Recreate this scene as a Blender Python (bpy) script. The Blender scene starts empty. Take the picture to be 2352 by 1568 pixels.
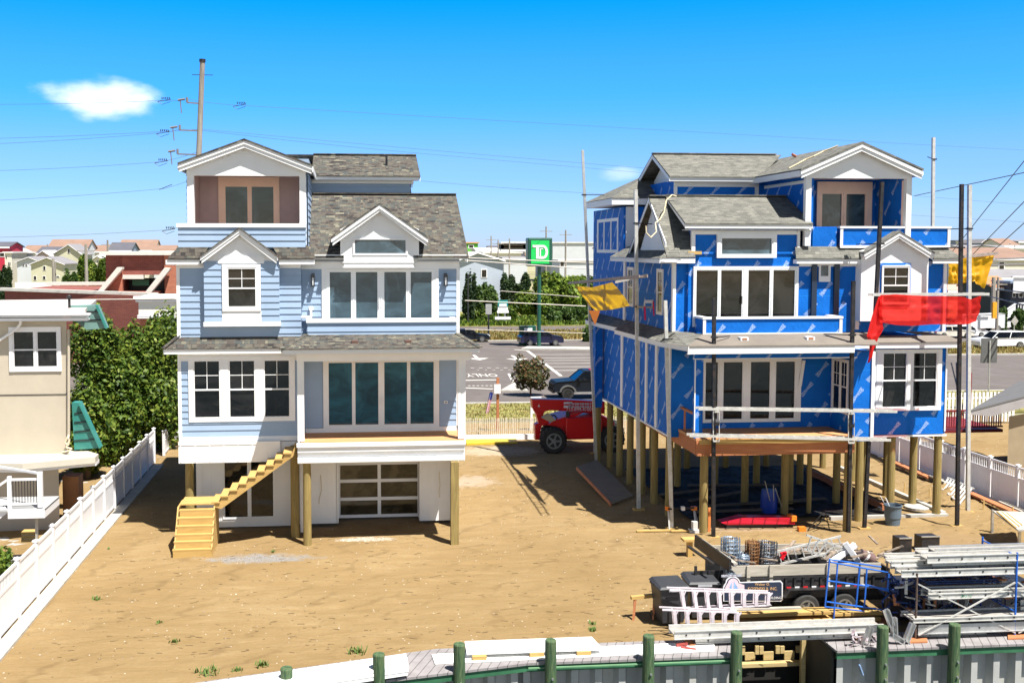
import bpy, bmesh, math, random
import numpy as np
from mathutils import Vector, Matrix
R=math.radians
scene=bpy.context.scene
COL=scene.collection
# ------------------------------------------------------------------ camera
FPX=2439.0; CXP,CYP=1022.0,720.0; IW,IH=2352.0,1568.0
YAW=R(5.5); PIT=R(3.5); CAMZ=10.5
cd=bpy.data.cameras.new('camera'); cam=bpy.data.objects.new('camera',cd); COL.objects.link(cam)
cam.location=(0,0,CAMZ); cam.rotation_euler=(R(90)-PIT,0,-YAW)
cd.sensor_fit='HORIZONTAL'; cd.sensor_width=36; cd.lens=36*FPX/IW
cd.shift_x=(IW/2-CXP)/IW; cd.shift_y=-(IH/2-CYP)/IW
cd.clip_start=0.5; cd.clip_end=6000
scene.camera=cam
# ------------------------------------------------------------------ world and sun
LDIR=Vector((-.29,.40,-1)).normalized()
sd=-LDIR
w=bpy.data.worlds.new('World'); scene.world=w; w.use_nodes=True
nt=w.node_tree; N=nt.nodes; LK=nt.links
bg=N['Background']; bg.inputs[1].default_value=0.0555
sky=N.new('ShaderNodeTexSky'); sky.sky_type='NISHITA'; sky.sun_disc=False
sky.sun_elevation=math.asin(sd.z); sky.sun_rotation=math.atan2(sd.x,sd.y)
sky.air_density=1.0; sky.dust_density=0.3; sky.ozone_density=2.0
tc=N.new('ShaderNodeTexCoord'); sx=N.new('ShaderNodeSeparateXYZ'); LK.new(tc.outputs['Generated'],sx.inputs[0])
rmp=N.new('ShaderNodeValToRGB'); LK.new(sx.outputs['Z'],rmp.inputs[0])
cr=rmp.color_ramp; cr.interpolation='EASE'
cr.elements[0].position=0.0; cr.elements[0].color=(.80,1.08,1.9,1)
cr.elements[1].position=0.62; cr.elements[1].color=(.32,.36,.43,1)
for p_,c_ in ((.02,(.70,1.02,1.85,1)),(.07,(.56,.95,1.8,1)),(.15,(.22,1.0,2.0,1)),(.235,(.0,1.02,2.2,1)),(.36,(.3,.45,.62,1))):
    e=cr.elements.new(p_); e.color=c_
mry=N.new('ShaderNodeMapRange'); mry.interpolation_type='SMOOTHSTEP'; LK.new(sx.outputs['Y'],mry.inputs[0]); mry.inputs[1].default_value=.35; mry.inputs[2].default_value=-.35
sidem=N.new('ShaderNodeMixRGB'); LK.new(mry.outputs[0],sidem.inputs[0]); LK.new(rmp.outputs[0],sidem.inputs[1]); rm2=N.new('ShaderNodeValToRGB'); LK.new(sx.outputs['Z'],rm2.inputs[0]); rm2.color_ramp.elements[0].color=(2.3,2.0,1.75,1); rm2.color_ramp.elements[1].position=.7; rm2.color_ramp.elements[1].color=(.34,.36,.4,1); LK.new(rm2.outputs[0],sidem.inputs[2])   # sun-side sky whitened to fill front walls, zenith darkened to deepen shade
mul=N.new('ShaderNodeMixRGB'); mul.blend_type='MULTIPLY'; mul.inputs[0].default_value=1
LK.new(sky.outputs[0],mul.inputs[1]); LK.new(sidem.outputs[0],mul.inputs[2])
prev=mul.outputs[0]
def pray(u,v):
    fw=Vector((math.sin(YAW)*math.cos(PIT),math.cos(YAW)*math.cos(PIT),-math.sin(PIT)))
    rt=Vector((math.cos(YAW),-math.sin(YAW),0)); up=rt.cross(fw)
    return fw+rt*((u-CXP)/FPX)+up*(-(v-CYP)/FPX)
def cloud(u,v,a,b,amount,seed):
    global prev
    d=pray(u,v).normalized(); r=Vector((d.y,-d.x,0)).normalized(); up=r.cross(d)
    def dot(vec):
        n=N.new('ShaderNodeVectorMath'); n.operation='DOT_PRODUCT'; LK.new(tc.outputs['Generated'],n.inputs[0]); n.inputs[1].default_value=vec; return n.outputs['Value']
    def mt(op,x,y):
        n=N.new('ShaderNodeMath'); n.operation=op
        for i,q in enumerate((x,y)):
            if isinstance(q,(int,float)): n.inputs[i].default_value=q
            else: LK.new(q,n.inputs[i])
        return n.outputs[0]
    x=mt('DIVIDE',dot(r),a); y=mt('DIVIDE',dot(up),b)
    ns=N.new('ShaderNodeTexNoise'); ns.inputs['Scale'].default_value=26; ns.inputs['Detail'].default_value=6
    mp=N.new('ShaderNodeMapping'); mp.inputs['Location'].default_value=(seed,0,0); mp.inputs['Scale'].default_value=(1,1,2.2)
    LK.new(tc.outputs['Generated'],mp.inputs[0]); LK.new(mp.outputs[0],ns.inputs['Vector'])
    rr=mt('ADD',mt('MULTIPLY',x,x),mt('MULTIPLY',y,y))
    m=mt('SUBTRACT',1.12,rr); m=mt('ADD',m,mt('MULTIPLY',mt('SUBTRACT',ns.outputs[0],.5),2.6))
    front=mt('GREATER_THAN',dot(d),.5)
    mr=N.new('ShaderNodeMapRange'); mr.interpolation_type='SMOOTHSTEP'; LK.new(m,mr.inputs[0]); mr.inputs[1].default_value=-.1; mr.inputs[2].default_value=1.5
    f=mt('MULTIPLY',mt('MULTIPLY',mr.outputs[0],amount),front)
    mx=N.new('ShaderNodeMixRGB'); LK.new(f,mx.inputs[0]); LK.new(prev,mx.inputs[1]); mx.inputs[2].default_value=(11.5,12.3,14.2,1); prev=mx.outputs[0]
cloud(232,226,.056,.019,.88,3.0)
cloud(1428,400,.024,.007,.35,7.0)
LK.new(prev,bg.inputs[0])
sl=bpy.data.lights.new('sun','SUN'); sl.energy=5.0; sl.angle=R(.5); sl.color=(1,.965,.9)
so=bpy.data.objects.new('sun',sl); COL.objects.link(so); so.rotation_euler=LDIR.to_track_quat('-Z','Y').to_euler()
scene.view_settings.view_transform='Standard'; scene.view_settings.look='None'; scene.view_settings.gamma=1
scene.view_settings.exposure=1.06
# ------------------------------------------------------------------ placing helpers
def at(u,v,Y):
    d=pray(u,v); return Vector((0,0,CAMZ))+d*(Y/d.y)
def gd(u,v,z=0.0):
    d=pray(u,v); return Vector((0,0,CAMZ))+d*((z-CAMZ)/d.z)
def kc(K,u,v): return ((K[0]+u/K[2])/1.148,(K[1]+v/K[2])/1.148)
K1=(420,340,2.7035); K2=(420,860,2.529); K3=(1500,340,2.2189); K4=(1500,840,2.1382); K5=(2080,360,4.612)
K6=(1540,500,3.408); K7=(1540,900,3.136); K8=(0,600,3.9208); K9=(0,1000,1.9604); K10=(1200,600,4.3545); K11=(1200,900,4.3545)
K12=(1660,1340,2.2615); K13=(2400,560,6.533); K14=(2400,800,5.6); K15=(2300,1050,3.6475); K16=(0,760,3.268); K17=(0,1180,4.9); K18=(2200,1400,4.704); K19=(1700,1400,4.704)
def q(K,u,v,Y): return at(*kc(K,u,v),Y)
def g(K,u,v,z=0.0): return gd(*kc(K,u,v),z)
# ------------------------------------------------------------------ object helpers
ORG={}
def tag(o,label=None,cat=None,group=None,kind=None):
    if label: o['label']=label
    if cat: o['category']=cat
    if group: o['group']=group
    if kind: o['kind']=kind
    return o
def thing(name,label,cat,loc=(0,0,0),group=None):
    o=bpy.data.objects.new(name,None); COL.objects.link(o); o.location=loc; o.empty_display_size=.2
    ORG[o.name]=Vector(loc); return tag(o,label,cat,group)
def copy_tree(o,loc=None,rz=None,parent=None,label=None):
    c=o.copy(); COL.objects.link(c)
    if parent is not None: c.parent=parent
    if loc is not None: c.location=loc
    if rz is not None: c.rotation_euler=(0,0,rz)
    if label: c['label']=label
    for ch in list(o.children): copy_tree(ch,parent=c)
    return c
class MB:
    def __init__(s): s.v=[]; s.f=[]
    def poly(s,*pts):
        b=len(s.v); s.v+= [tuple(p) for p in pts]; s.f.append(tuple(range(b,b+len(pts)))); return s
    def hexa(s,P):   # 8 points, bottom 4 ccw then top 4
        b=len(s.v); s.v+=[tuple(p) for p in P]
        for f in ((3,2,1,0),(4,5,6,7),(0,1,5,4),(1,2,6,5),(2,3,7,6),(3,0,4,7)): s.f.append(tuple(b+i for i in f))
        return s
    def box(s,x0,x1,y0,y1,z0,z1):
        x0,x1=sorted((x0,x1)); y0,y1=sorted((y0,y1)); z0,z1=sorted((z0,z1))
        return s.hexa([(x0,y0,z0),(x1,y0,z0),(x1,y1,z0),(x0,y1,z0),(x0,y0,z1),(x1,y0,z1),(x1,y1,z1),(x0,y1,z1)])
    def prism(s,pts,vec):
        pts=[Vector(p) for p in pts]; vec=Vector(vec); b=len(s.v); n=len(pts)
        nor=Vector((0,0,0))
        for i in range(n): nor+=pts[i].cross(pts[(i+1)%n])
        if nor.dot(vec)>0: pts=pts[::-1]
        s.v+=[tuple(p) for p in pts]+[tuple(p+vec) for p in pts]
        s.f.append(tuple(range(b,b+n))); s.f.append(tuple(range(b+2*n-1,b+n-1,-1)))
        for i in range(n):
            j=(i+1)%n; s.f.append((b+j,b+i,b+n+i,b+n+j))
        return s
    def bar(s,p,q_,w=.05,h=.05,up=(0,0,1)):
        p=Vector(p);q_=Vector(q_);d=(q_-p).normalized(); up=Vector(up)
        if abs(d.dot(up))>.98: up=Vector((0,1,0))
        a=d.cross(up).normalized()*w/2; c=a.cross(d).normalized()*h/2
        return s.hexa([p-a-c,p+a-c,q_+a-c,q_-a-c,p-a+c,p+a+c,q_+a+c,q_-a+c])
    def tube(s,p,q_,r,n=8,r2=None,cap=True):
        p=Vector(p);q_=Vector(q_);r2=r if r2 is None else r2; d=(q_-p).normalized()
        a=d.cross(Vector((0,0,1)) if abs(d.z)<.95 else Vector((1,0,0))).normalized(); c=d.cross(a)
        b=len(s.v)
        for (o,rr) in ((p,r),(q_,r2)):
            for i in range(n):
                t=2*math.pi*i/n; s.v.append(tuple(o+(a*math.cos(t)+c*math.sin(t))*rr))
        for i in range(n):
            j=(i+1)%n; s.f.append((b+i,b+j,b+n+j,b+n+i))
        if cap: s.f.append(tuple(range(b+n-1,b-1,-1))); s.f.append(tuple(range(b+n,b+2*n)))
        return s
    def path(s,pts,r,n=6):
        for i in range(len(pts)-1): s.tube(pts[i],pts[i+1],r,n)
        return s
    def lathe(s,o,prof,n=16,axis='z'):
        o=Vector(o); b=len(s.v)
        for (r,z) in prof:
            for i in range(n):
                t=2*math.pi*i/n; c,si=math.cos(t)*r,math.sin(t)*r
                if axis=='z': p=(o.x+c,o.y+si,o.z+z)
                elif axis=='y': p=(o.x+c,o.y+z,o.z+si)
                else: p=(o.x+z,o.y+c,o.z+si)
                s.v.append(p)
        m=len(prof)
        for k in range(m-1):
            for i in range(n):
                j=(i+1)%n; s.f.append((b+k*n+i,b+k*n+j,b+(k+1)*n+j,b+(k+1)*n+i))
        s.f.append(tuple(range(b+n-1,b-1,-1))); s.f.append(tuple(range(b+(m-1)*n,b+m*n)))
        return s
    def grid(s,fn,nu,nv):
        b=len(s.v)
        for j in range(nv+1):
            for i in range(nu+1): s.v.append(tuple(fn(i/nu,j/nv)))
        for j in range(nv):
            for i in range(nu):
                a=b+j*(nu+1)+i; s.f.append((a,a+1,a+nu+2,a+nu+1))
        return s
    def text(s,txt,o,ud,vd,size,depth=.01,font_align='CENTER',squash=1.0):
        cu=bpy.data.curves.new('t','FONT'); cu.body=txt; cu.size=size; cu.extrude=0; cu.align_x=font_align; cu.align_y='CENTER'; cu.resolution_u=2
        ob=bpy.data.objects.new('t',cu); me=bpy.data.meshes.new_from_object(ob)
        o=Vector(o);ud=Vector(ud).normalized();vd=Vector(vd).normalized();b=len(s.v)
        for v in me.vertices: s.v.append(tuple(o+ud*v.co.x*squash+vd*v.co.y))
        for f in me.polygons: s.f.append(tuple(b+i for i in f.vertices))
        bpy.data.objects.remove(ob); bpy.data.curves.remove(cu); bpy.data.meshes.remove(me); return s
    def build(s,name,mat,parent=None,smooth=False,bevel=0,solid=0):
        me=bpy.data.meshes.new(name); off=Vector((0,0,0))
        if parent is not None: off=ORG.get(parent.name,Vector((0,0,0)))
        V=[(x-off.x,y-off.y,z-off.z) for x,y,z in s.v]
        me.from_pydata(V,[],s.f); me.update()
        uv=me.uv_layers.new(name='UVMap'); nv=len(me.loops)
        co=np.array([v.co for v in me.vertices],dtype=np.float64) if len(V) else np.zeros((0,3))
        out=np.zeros((nv,2),dtype=np.float32)
        for p in me.polygons:
            n=p.normal
            if abs(n.z)>.97: ua=(1,0,0); va=(0,1,0)
            else:
                L=math.hypot(n.x,n.y); ua=(-n.y/L,n.x/L,0); va=(ua[1]*n.z*-1,ua[0]*n.z,0)
                va=(n.y*ua[2]-n.z*ua[1], n.z*ua[0]-n.x*ua[2], n.x*ua[1]-n.y*ua[0])
            for li in p.loop_indices:
                x,y,z=V[me.loops[li].vertex_index]; x+=off.x; y+=off.y; z+=off.z
                out[li,0]=x*ua[0]+y*ua[1]+z*ua[2]; out[li,1]=x*va[0]+y*va[1]+z*va[2]
        uv.data.foreach_set('uv',out.ravel())
        if smooth: me.polygons.foreach_set('use_smooth',[True]*len(me.polygons))
        if mat is not None: me.materials.append(mat)
        o=bpy.data.objects.new(name,me); COL.objects.link(o)
        if parent is not None: o.parent=parent; ORG[o.name]=off
        else: ORG[o.name]=off
        if bevel:
            m=o.modifiers.new('b','BEVEL'); m.width=bevel; m.segments=2; m.limit_method='ANGLE'
        if solid:
            m=o.modifiers.new('s','SOLIDIFY'); m.thickness=solid; m.offset=0
        return o
# ------------------------------------------------------------------ materials
class NT:
    def __init__(s,name):
        s.m=bpy.data.materials.new(name); s.m.use_nodes=True; s.t=s.m.node_tree; s.b=s.t.nodes['Principled BSDF']
    def n(s,ty,**kw):
        x=s.t.nodes.new('ShaderNode'+ty)
        for k,v in kw.items():
            if k.startswith('i_'): x.inputs[k[2:].replace('_',' ')].default_value=v
            else: setattr(x,k,v)
        return x
    def l(s,a,b): s.t.links.new(a,b)
    def math(s,op,a,b=0.0,clamp=False):
        x=s.t.nodes.new('ShaderNodeMath'); x.operation=op; x.use_clamp=clamp
        for i,qq in enumerate((a,b)):
            if isinstance(qq,(int,float)): x.inputs[i].default_value=qq
            else: s.l(qq,x.inputs[i])
        return x.outputs[0]
    def mix(s,f,a,b,bt='MIX'):
        x=s.t.nodes.new('ShaderNodeMixRGB'); x.blend_type=bt
        for i,qq in enumerate((f,a,b)):
            if isinstance(qq,(int,float)): x.inputs[i].default_value=qq
            elif isinstance(qq,tuple): x.inputs[i].default_value=qq if len(qq)==4 else (*qq,1)
            else: s.l(qq,x.inputs[i])
        return x.outputs[0]
    def bump(s,h,st=.3,d=.02):
        x=s.n('Bump'); x.inputs['Strength'].default_value=st; x.inputs['Distance'].default_value=d; s.l(h,x.inputs['Height']); s.l(x.outputs[0],s.b.inputs['Normal'])
    def noise(s,scale,detail=4,vec=None,rough=.6,dist=0):
        x=s.n('TexNoise'); x.inputs['Scale'].default_value=scale; x.inputs['Detail'].default_value=detail; x.inputs['Roughness'].default_value=rough; x.inputs['Distortion'].default_value=dist
        if vec is not None: s.l(vec,x.inputs['Vector'])
        return x.outputs[0]
    def coord(s,which='Object',scale=(1,1,1),rot=(0,0,0),loc=(0,0,0)):
        c=s.n('TexCoord'); m=s.n('Mapping'); m.inputs['Scale'].default_value=scale; m.inputs['Rotation'].default_value=rot; m.inputs['Location'].default_value=loc
        s.l(c.outputs[which],m.inputs[0]); return m.outputs[0]
    def ramp(s,f,stops,interp='LINEAR'):
        x=s.n('ValToRGB'); s.l(f,x.inputs[0]); c=x.color_ramp; c.interpolation=interp
        c.elements[0].position=stops[0][0]; c.elements[0].color=(*stops[0][1],1); c.elements[1].position=stops[-1][0]; c.elements[1].color=(*stops[-1][1],1)
        for p_,cc in stops[1:-1]: e=c.elements.new(p_); e.color=(*cc,1)
        return x.outputs[0]
MC={}
def pm(name,rgb,rough=.6,var=.12,scale=2.0,bump=.0,metal=0,stretch=(1,1,1),dirt=None,fine=0):
    if name in MC: return MC[name]
    s=NT(name); co=s.coord('Object',stretch)
    nz=s.noise(scale,6,co)
    lo=tuple(c*(1-var) for c in rgb); hi=tuple(min(1,c*(1+var)) for c in rgb)
    c=s.ramp(nz,[(.3,lo),(.7,hi)])
    if dirt:
        n2=s.noise(dirt[1],8,co,.75); f=s.ramp(n2,[(.5,(0,0,0)),(.72,(1,1,1))]); c=s.mix(s.math('MULTIPLY',f,dirt[2]),c,dirt[0])
    s.l(c,s.b.inputs['Base Color']); s.b.inputs['Roughness'].default_value=rough; s.b.inputs['Metallic'].default_value=metal
    if bump: s.bump(s.noise(fine or scale*8,6,co),bump,.01)
    MC[name]=s.m; return s.m
def wood(name,a,b,rough=.75,axis='x',sc=1.0):
    if name in MC: return MC[name]
    s=NT(name); st={'x':(1.2,14,14),'z':(14,14,1.2),'y':(14,1.2,14)}[axis]
    co=s.coord('Object',tuple(k*sc for k in st)); n1=s.noise(1.0,8,co,.65,1.5); c=s.ramp(n1,[(.3,a),(.7,b)])
    c2=s.coord('Object',(.8,.8,.8)); n2=s.noise(2.0,4,c2); c=s.mix(s.math('MULTIPLY',n2,.35),c,tuple(k*.55 for k in a))
    kn=s.n('TexVoronoi'); kn.inputs['Scale'].default_value=1.0; s.l(s.coord('Object',tuple(k*.25*sc for k in st)),kn.inputs['Vector'])
    kf=s.ramp(kn.outputs['Distance'],[(.04,(1,1,1)),(.1,(0,0,0))]); c=s.mix(s.math('MULTIPLY',kf,.5),c,tuple(k*.35 for k in a))
    s.l(c,s.b.inputs['Base Color']); s.b.inputs['Roughness'].default_value=rough; s.bump(n1,.25,.01); MC[name]=s.m; return s.m
def shingle(name,stops,mortar,bw=.27,bh=.135,sky=.0):
    s=NT(name); co=s.coord('UV')
    b=s.n('TexBrick'); s.l(co,b.inputs['Vector']); b.inputs['Scale'].default_value=1; b.inputs['Brick Width'].default_value=bw; b.inputs['Row Height'].default_value=bh
    b.inputs['Mortar Size'].default_value=.004; b.inputs['Mortar Smooth'].default_value=.2; b.inputs['Color1'].default_value=(0,0,0,1); b.inputs['Color2'].default_value=(1,1,1,1); b.inputs['Mortar'].default_value=(.5,.5,.5,1)
    b.offset=.37; b.squash=1
    b2=s.n('TexBrick'); s.l(s.coord('UV',loc=(.11,0,0)),b2.inputs['Vector']); b2.inputs['Scale'].default_value=1; b2.inputs['Brick Width'].default_value=bw*.63; b2.inputs['Row Height'].default_value=bh
    b2.inputs['Mortar Size'].default_value=0; b2.inputs['Color1'].default_value=(0,0,0,1); b2.inputs['Color2'].default_value=(1,1,1,1); b2.offset=.29
    t=s.math('ADD',s.math('MULTIPLY',b.outputs['Color'],.62),s.math('MULTIPLY',b2.outputs['Color'],.38))
    c=s.ramp(t,stops); nz=s.noise(60,3,s.coord('UV')); c=s.mix(s.math('MULTIPLY',nz,.35),c,mortar)
    sy=s.n('SeparateXYZ'); s.l(co,sy.inputs[0]); row=s.math('FRACT',s.math('DIVIDE',sy.outputs['Y'],bh))
    but=s.ramp(row,[(.0,(1,1,1)),(.13,(0,0,0))]); c=s.mix(s.math('MULTIPLY',but,.75),c,mortar)
    c=s.mix(b.outputs['Fac'],c,mortar)
    s.l(c,s.b.inputs['Base Color']); s.b.inputs['Roughness'].default_value=.9
    h=s.math('ADD',s.math('MULTIPLY',s.math('SUBTRACT',1,row),.6),s.math('MULTIPLY',t,.5)); s.bump(h,.6,.02)
    return s.m
def glass(name,rgb=(.012,.016,.02),rough=.04,var=.5):
    s=NT(name); co=s.coord('Object',(.7,.7,1.4)); nz=s.noise(1.3,4,co,dist=1.0)
    c=s.ramp(nz,[(.35,tuple(max(0,k*(1-var)) for k in rgb)),(.7,tuple(k*(1+var) for k in rgb))]); n2=s.noise(.6,5,s.coord('Object',(1,1,.8)),.6,1.5); c=s.mix(s.ramp(n2,[(.5,(0,0,0)),(.63,(1,1,1))]),c,tuple(k*1.8+.007*(1-i*.2) for i,k in enumerate(rgb))); s.l(c,s.b.inputs['Base Color']); s.b.inputs['Roughness'].default_value=rough  # second noise paints blotchy reflections onto the panes
    s.b.inputs['IOR'].default_value=1.45; s.bump(s.noise(.8,2,co),.03,.02); return s.m
WHITE=pm('white paint',(.80,.80,.80),.45,.03,1.5)
WHITE2=pm('white vinyl',(.80,.79,.80),.35,.04,1.2)
PEACH=pm('bounce tinted trim',(.95,.70,.57),.5,.05,2)  # white trim tinted peach to imitate warm light bounced off the deck
MAUVE=pm('recess siding',(.50,.38,.39),.6,.06,3)  # recess wall takes the warm bounce into its colour as well
BLUE1=pm('pale blue siding',(.29,.385,.52),.55,.06,.9,.05)
SH1=shingle('brown grey shingles',[(.1,(.02,.018,.018)),(.3,(.075,.06,.05)),(.5,(.12,.105,.082)),(.66,(.05,.062,.062)),(.8,(.13,.12,.09)),(1,(.25,.23,.165))],(.03,.028,.026))
SH2=shingle('light grey shingles',[(.15,(.115,.113,.098)),(.5,(.165,.16,.138)),(.8,(.205,.20,.17)),(1,(.25,.24,.20))],(.05,.05,.045),.33,.135)
GL=glass('dark window glass',(.008,.008,.008),.05,.9); GL2=glass('teal window glass',(.008,.055,.08),.06); GL3=glass('slate window glass',(.045,.08,.105),.1,.25); GLG=glass('brown garage glass',(.05,.042,.026),.07,.6)  # slate panes hold a reflection in their base colour
def wrapmat():
    s=NT('blue house wrap'); uv=s.coord('UV')
    nz=s.noise(.8,4,s.coord('Object')); base=s.ramp(nz,[(.3,(.004,.115,.48)),(.7,(.006,.155,.60))])
    # staggered diagonal marks
    sp=s.n('SeparateXYZ'); s.l(uv,sp.inputs[0]); U,V=sp.outputs['X'],sp.outputs['Y']
    row=s.math('FLOOR',s.math('DIVIDE',V,.78)); off=s.math('MULTIPLY',s.math('MODULO',row,2),.55)
    fu=s.math('SUBTRACT',s.math('FRACT',s.math('DIVIDE',s.math('ADD',U,off),1.15)),.5); fv=s.math('SUBTRACT',s.math('FRACT',s.math('DIVIDE',V,.78)),.5)
    du=s.math('MULTIPLY',fu,1.15); dv=s.math('MULTIPLY',fv,.78); ang=R(50)
    a=s.math('ADD',s.math('MULTIPLY',du,math.cos(ang)),s.math('MULTIPLY',dv,math.sin(ang))); b=s.math('SUBTRACT',s.math('MULTIPLY',dv,math.cos(ang)),s.math('MULTIPLY',du,math.sin(ang)))
    m=s.math('MULTIPLY',s.math('LESS_THAN',s.math('ABSOLUTE',a),.33),s.math('LESS_THAN',s.math('ABSOLUTE',b),s.math('ADD',.04,s.math('MULTIPLY',s.math('ABSOLUTE',a),.16))))
    br=s.noise(1,3,s.coord('UV',(34,20,1),(0,0,-.87)),.7); brk=s.ramp(br,[(.42,(0,0,0)),(.5,(1,1,1))]); m=s.math('MULTIPLY',m,brk)
    c=s.mix(s.math('MULTIPLY',m,.5),base,(.62,.72,.82))
    seam=s.math('LESS_THAN',s.math('ABSOLUTE',s.math('SUBTRACT',s.math('FRACT',s.math('DIVIDE',V,2.7)),.22)),.004); c=s.mix(s.math('MULTIPLY',seam,.6),c,(.02,.25,.7))
    s.l(c,s.b.inputs['Base Color']); s.b.inputs['Roughness'].default_value=.6; s.b.inputs['Specular IOR Level'].default_value=.15; s.bump(s.math('ADD',s.noise(2.2,6,s.coord('Object',(1,1,.6)),.7,1.2),s.math('MULTIPLY',s.noise(9,3,s.coord('Object',(1,1,.25)),.6),.4)),.6,.05); return s.m
WRAP=wrapmat()
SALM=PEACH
PILE=wood('treated pile wood',(.20,.14,.045),(.38,.29,.10),axis='z',sc=.5)
LUM=wood('yellow lumber',(.44,.27,.08),(.60,.40,.14),axis='x',sc=.6)
LUMZ=wood('yellow lumber upright',(.56,.36,.12),(.74,.52,.21),axis='z',sc=.6)
PLY=wood('orange plywood',(.55,.26,.11),(.66,.34,.15),axis='x',sc=.3)
RIM=wood('red brown treated board',(.38,.13,.05),(.55,.22,.09),axis='x',sc=.5)
GREYW=wood('weathered grey wood',(.34,.30,.24),(.56,.51,.43),axis='x',sc=.6)
ALU=pm('aluminium',(.58,.58,.57),.38,.15,4,metal=.75,dirt=((.30,.27,.24),9,.35))
ALUW=pm('pale aluminium',(.56,.55,.52),.5,.15,4,metal=.25,dirt=((.26,.23,.19),7,.5))
BLK=pm('black plastic',(.02,.021,.024),.45,.3,3)
DKM=pm('dark steel',(.03,.03,.034),.5,.4,5,metal=.5,dirt=((.14,.08,.05),6,.5))
# ------------------------------------------------------------------ facade helpers
def Ffront(Y): return lambda u,z,n: (u,Y-n,z)
def Fleft(X): return lambda u,z,n: (X-n,-u,z)       # u=-y
def Fright(X): return lambda u,z,n: (X+n,u,z)
def fbox(mb,F,u0,u1,z0,z1,n0,n1):
    P=[F(a,b,c) for (a,b,c) in ((u0,z0,n0),(u1,z0,n0),(u1,z0,n1),(u0,z0,n1),(u0,z1,n0),(u1,z1,n0),(u1,z1,n1),(u0,z1,n1))]
    a=Vector(P[1])-Vector(P[0]); b=Vector(P[3])-Vector(P[0]); c=Vector(P[4])-Vector(P[0])
    if a.cross(b).dot(c)<0: P=[P[0],P[3],P[2],P[1],P[4],P[7],P[6],P[5]]
    return mb.hexa(P)
def siding(mb,F,u0,u1,z0,z1,rv=.235,t=.034):
    z=z0
    while z<z1-.01:
        zz=min(z+rv,z1); a=t; b=t-(t-.004)*(zz-z)/rv
        mb.poly(F(u0,z,a),F(u1,z,a),F(u1,zz,b),F(u0,zz,b)); mb.poly(F(u0,z,0),F(u1,z,0),F(u1,z,a),F(u0,z,a))
        mb.poly(F(u0,z,0),F(u0,z,a),F(u0,zz,b),F(u0,zz,0)); mb.poly(F(u1,z,a),F(u1,z,0),F(u1,zz,0),F(u1,zz,b))
        z=zz
def frame(mb,F,u0,u1,z0,z1,w,n0,n1,wb=None):
    wb=w if wb is None else wb
    fbox(mb,F,u0,u0+w,z0,z1,n0,n1); fbox(mb,F,u1-w,u1,z0,z1,n0,n1); fbox(mb,F,u0+w,u1-w,z1-w,z1,n0,n1); fbox(mb,F,u0+w,u1-w,z0,z0+wb,n0,n1)
def window(par,F,u0,u1,z0,z1,cols,trim=.09,kind='dh',mat=None,gmat=None,name='window',proud=.055,grid=True,sash=.045,label=None):
    """casing box u0..u1, cols = list of (ua,ub) glass extents"""
    mat=mat or WHITE; gmat=gmat or GL
    f=MB(); us=[u0]
    zt=z1-trim; zb=z0+trim
    ed=[u0]+[x for c in cols for x in c]+[u1]
    for i in range(0,len(ed),2): fbox(f,F,ed[i],ed[i+1],z0,z1,0,proud)
    for (a,b) in cols: fbox(f,F,a,b,zt,z1,0,proud-.004); fbox(f,F,a,b,z0,zb,0,proud-.004)
    W=f.build(name,mat,par)
    if label: W['label']=label
    s=MB(); gl=MB(); mu=MB()
    for (a,b) in cols:
        frame(s,F,a+.001,b-.001,zb+.001,zt-.001,sash,.004,proud-.015)
        fbox(gl,F,a+sash,b-sash,zb+sash,zt-sash,.003,.012)
        if kind=='dh':
            zm=(zb+zt)/2-.02; fbox(s,F,a+sash,b-sash,zm-.025,zm+.025,.013,proud-.012)
            if grid:
                c=(a+b)/2; fbox(mu,F,c-.012,c+.012,zm+.026,zt-sash,.013,.024); zc=(zm+zt-sash)/2
                fbox(mu,F,a+sash,c-.0125,zc-.012,zc+.012,.013,.024); fbox(mu,F,c+.0125,b-sash,zc-.012,zc+.012,.013,.024)
    s.build('sash',mat,W); gl.build('pane',gmat,W)
    if mu.v: mu.build('muntin',mat,W)
    return W
def gable_boards(mb,F,ul,ua,ur,zl,za,n0,n1,h=.2,zr=None):
    zr=zl if zr is None else zr
    for (p,qv) in (((ul,zl),(ua,za)),((ur,zr),(ua,za))):
        A=[F(p[0],p[1],n1),F(qv[0],qv[1],n1),F(qv[0],qv[1]-h,n1),F(p[0],p[1]-h,n1)]
        d=Vector(F(0,0,n0))-Vector(F(0,0,n1)); mb.prism(A,d)
# ================================================================== LEFT HOUSE
LH=thing('house','finished pale blue lap sided house with wooden stairs and glass garage door','house',(-.8,39,0))
Y1=38.8
X0=lambda K,u,Y: q(K,u,0,Y).x
def L(*a): return a
# --- bodies and plain walls
m=MB(); m.box(-5.88,-1.56,38.82,50,3.4,10.45); m.box(-1.56,4.28,39.22,50,3.4,10.3); m.box(-5.88,4.28,38.82,50,3.36,3.6)
m.box(-5.5,-1.26,41.0,47,10.3,13.9); m.box(-1.27,2.76,43.5,47.5,10.4,13.6)
m.box(-5.48,-5.36,38.9,41.1,10.6,13.3); m.box(-1.4,-1.28,38.9,41.1,10.6,13.3)
m.build('wall_core',BLUE1,LH)
s=MB(); F=Ffront(38.8)
zb=q(K2,400,735,38.8).z
siding(s,F,-5.9,q(K2,188,0,38.8).x,zb,6.9)
siding(s,F,q(K2,188,0,38.8).x,-1.56,zb,q(K2,0,635,38.8).z)
siding(s,F,q(K2,903,0,38.8).x,-1.56,q(K2,0,635,38.8).z,6.9)
siding(s,F,-5.9,-1.5,7.2,10.15)
F2=Ffront(39.2)
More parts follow.
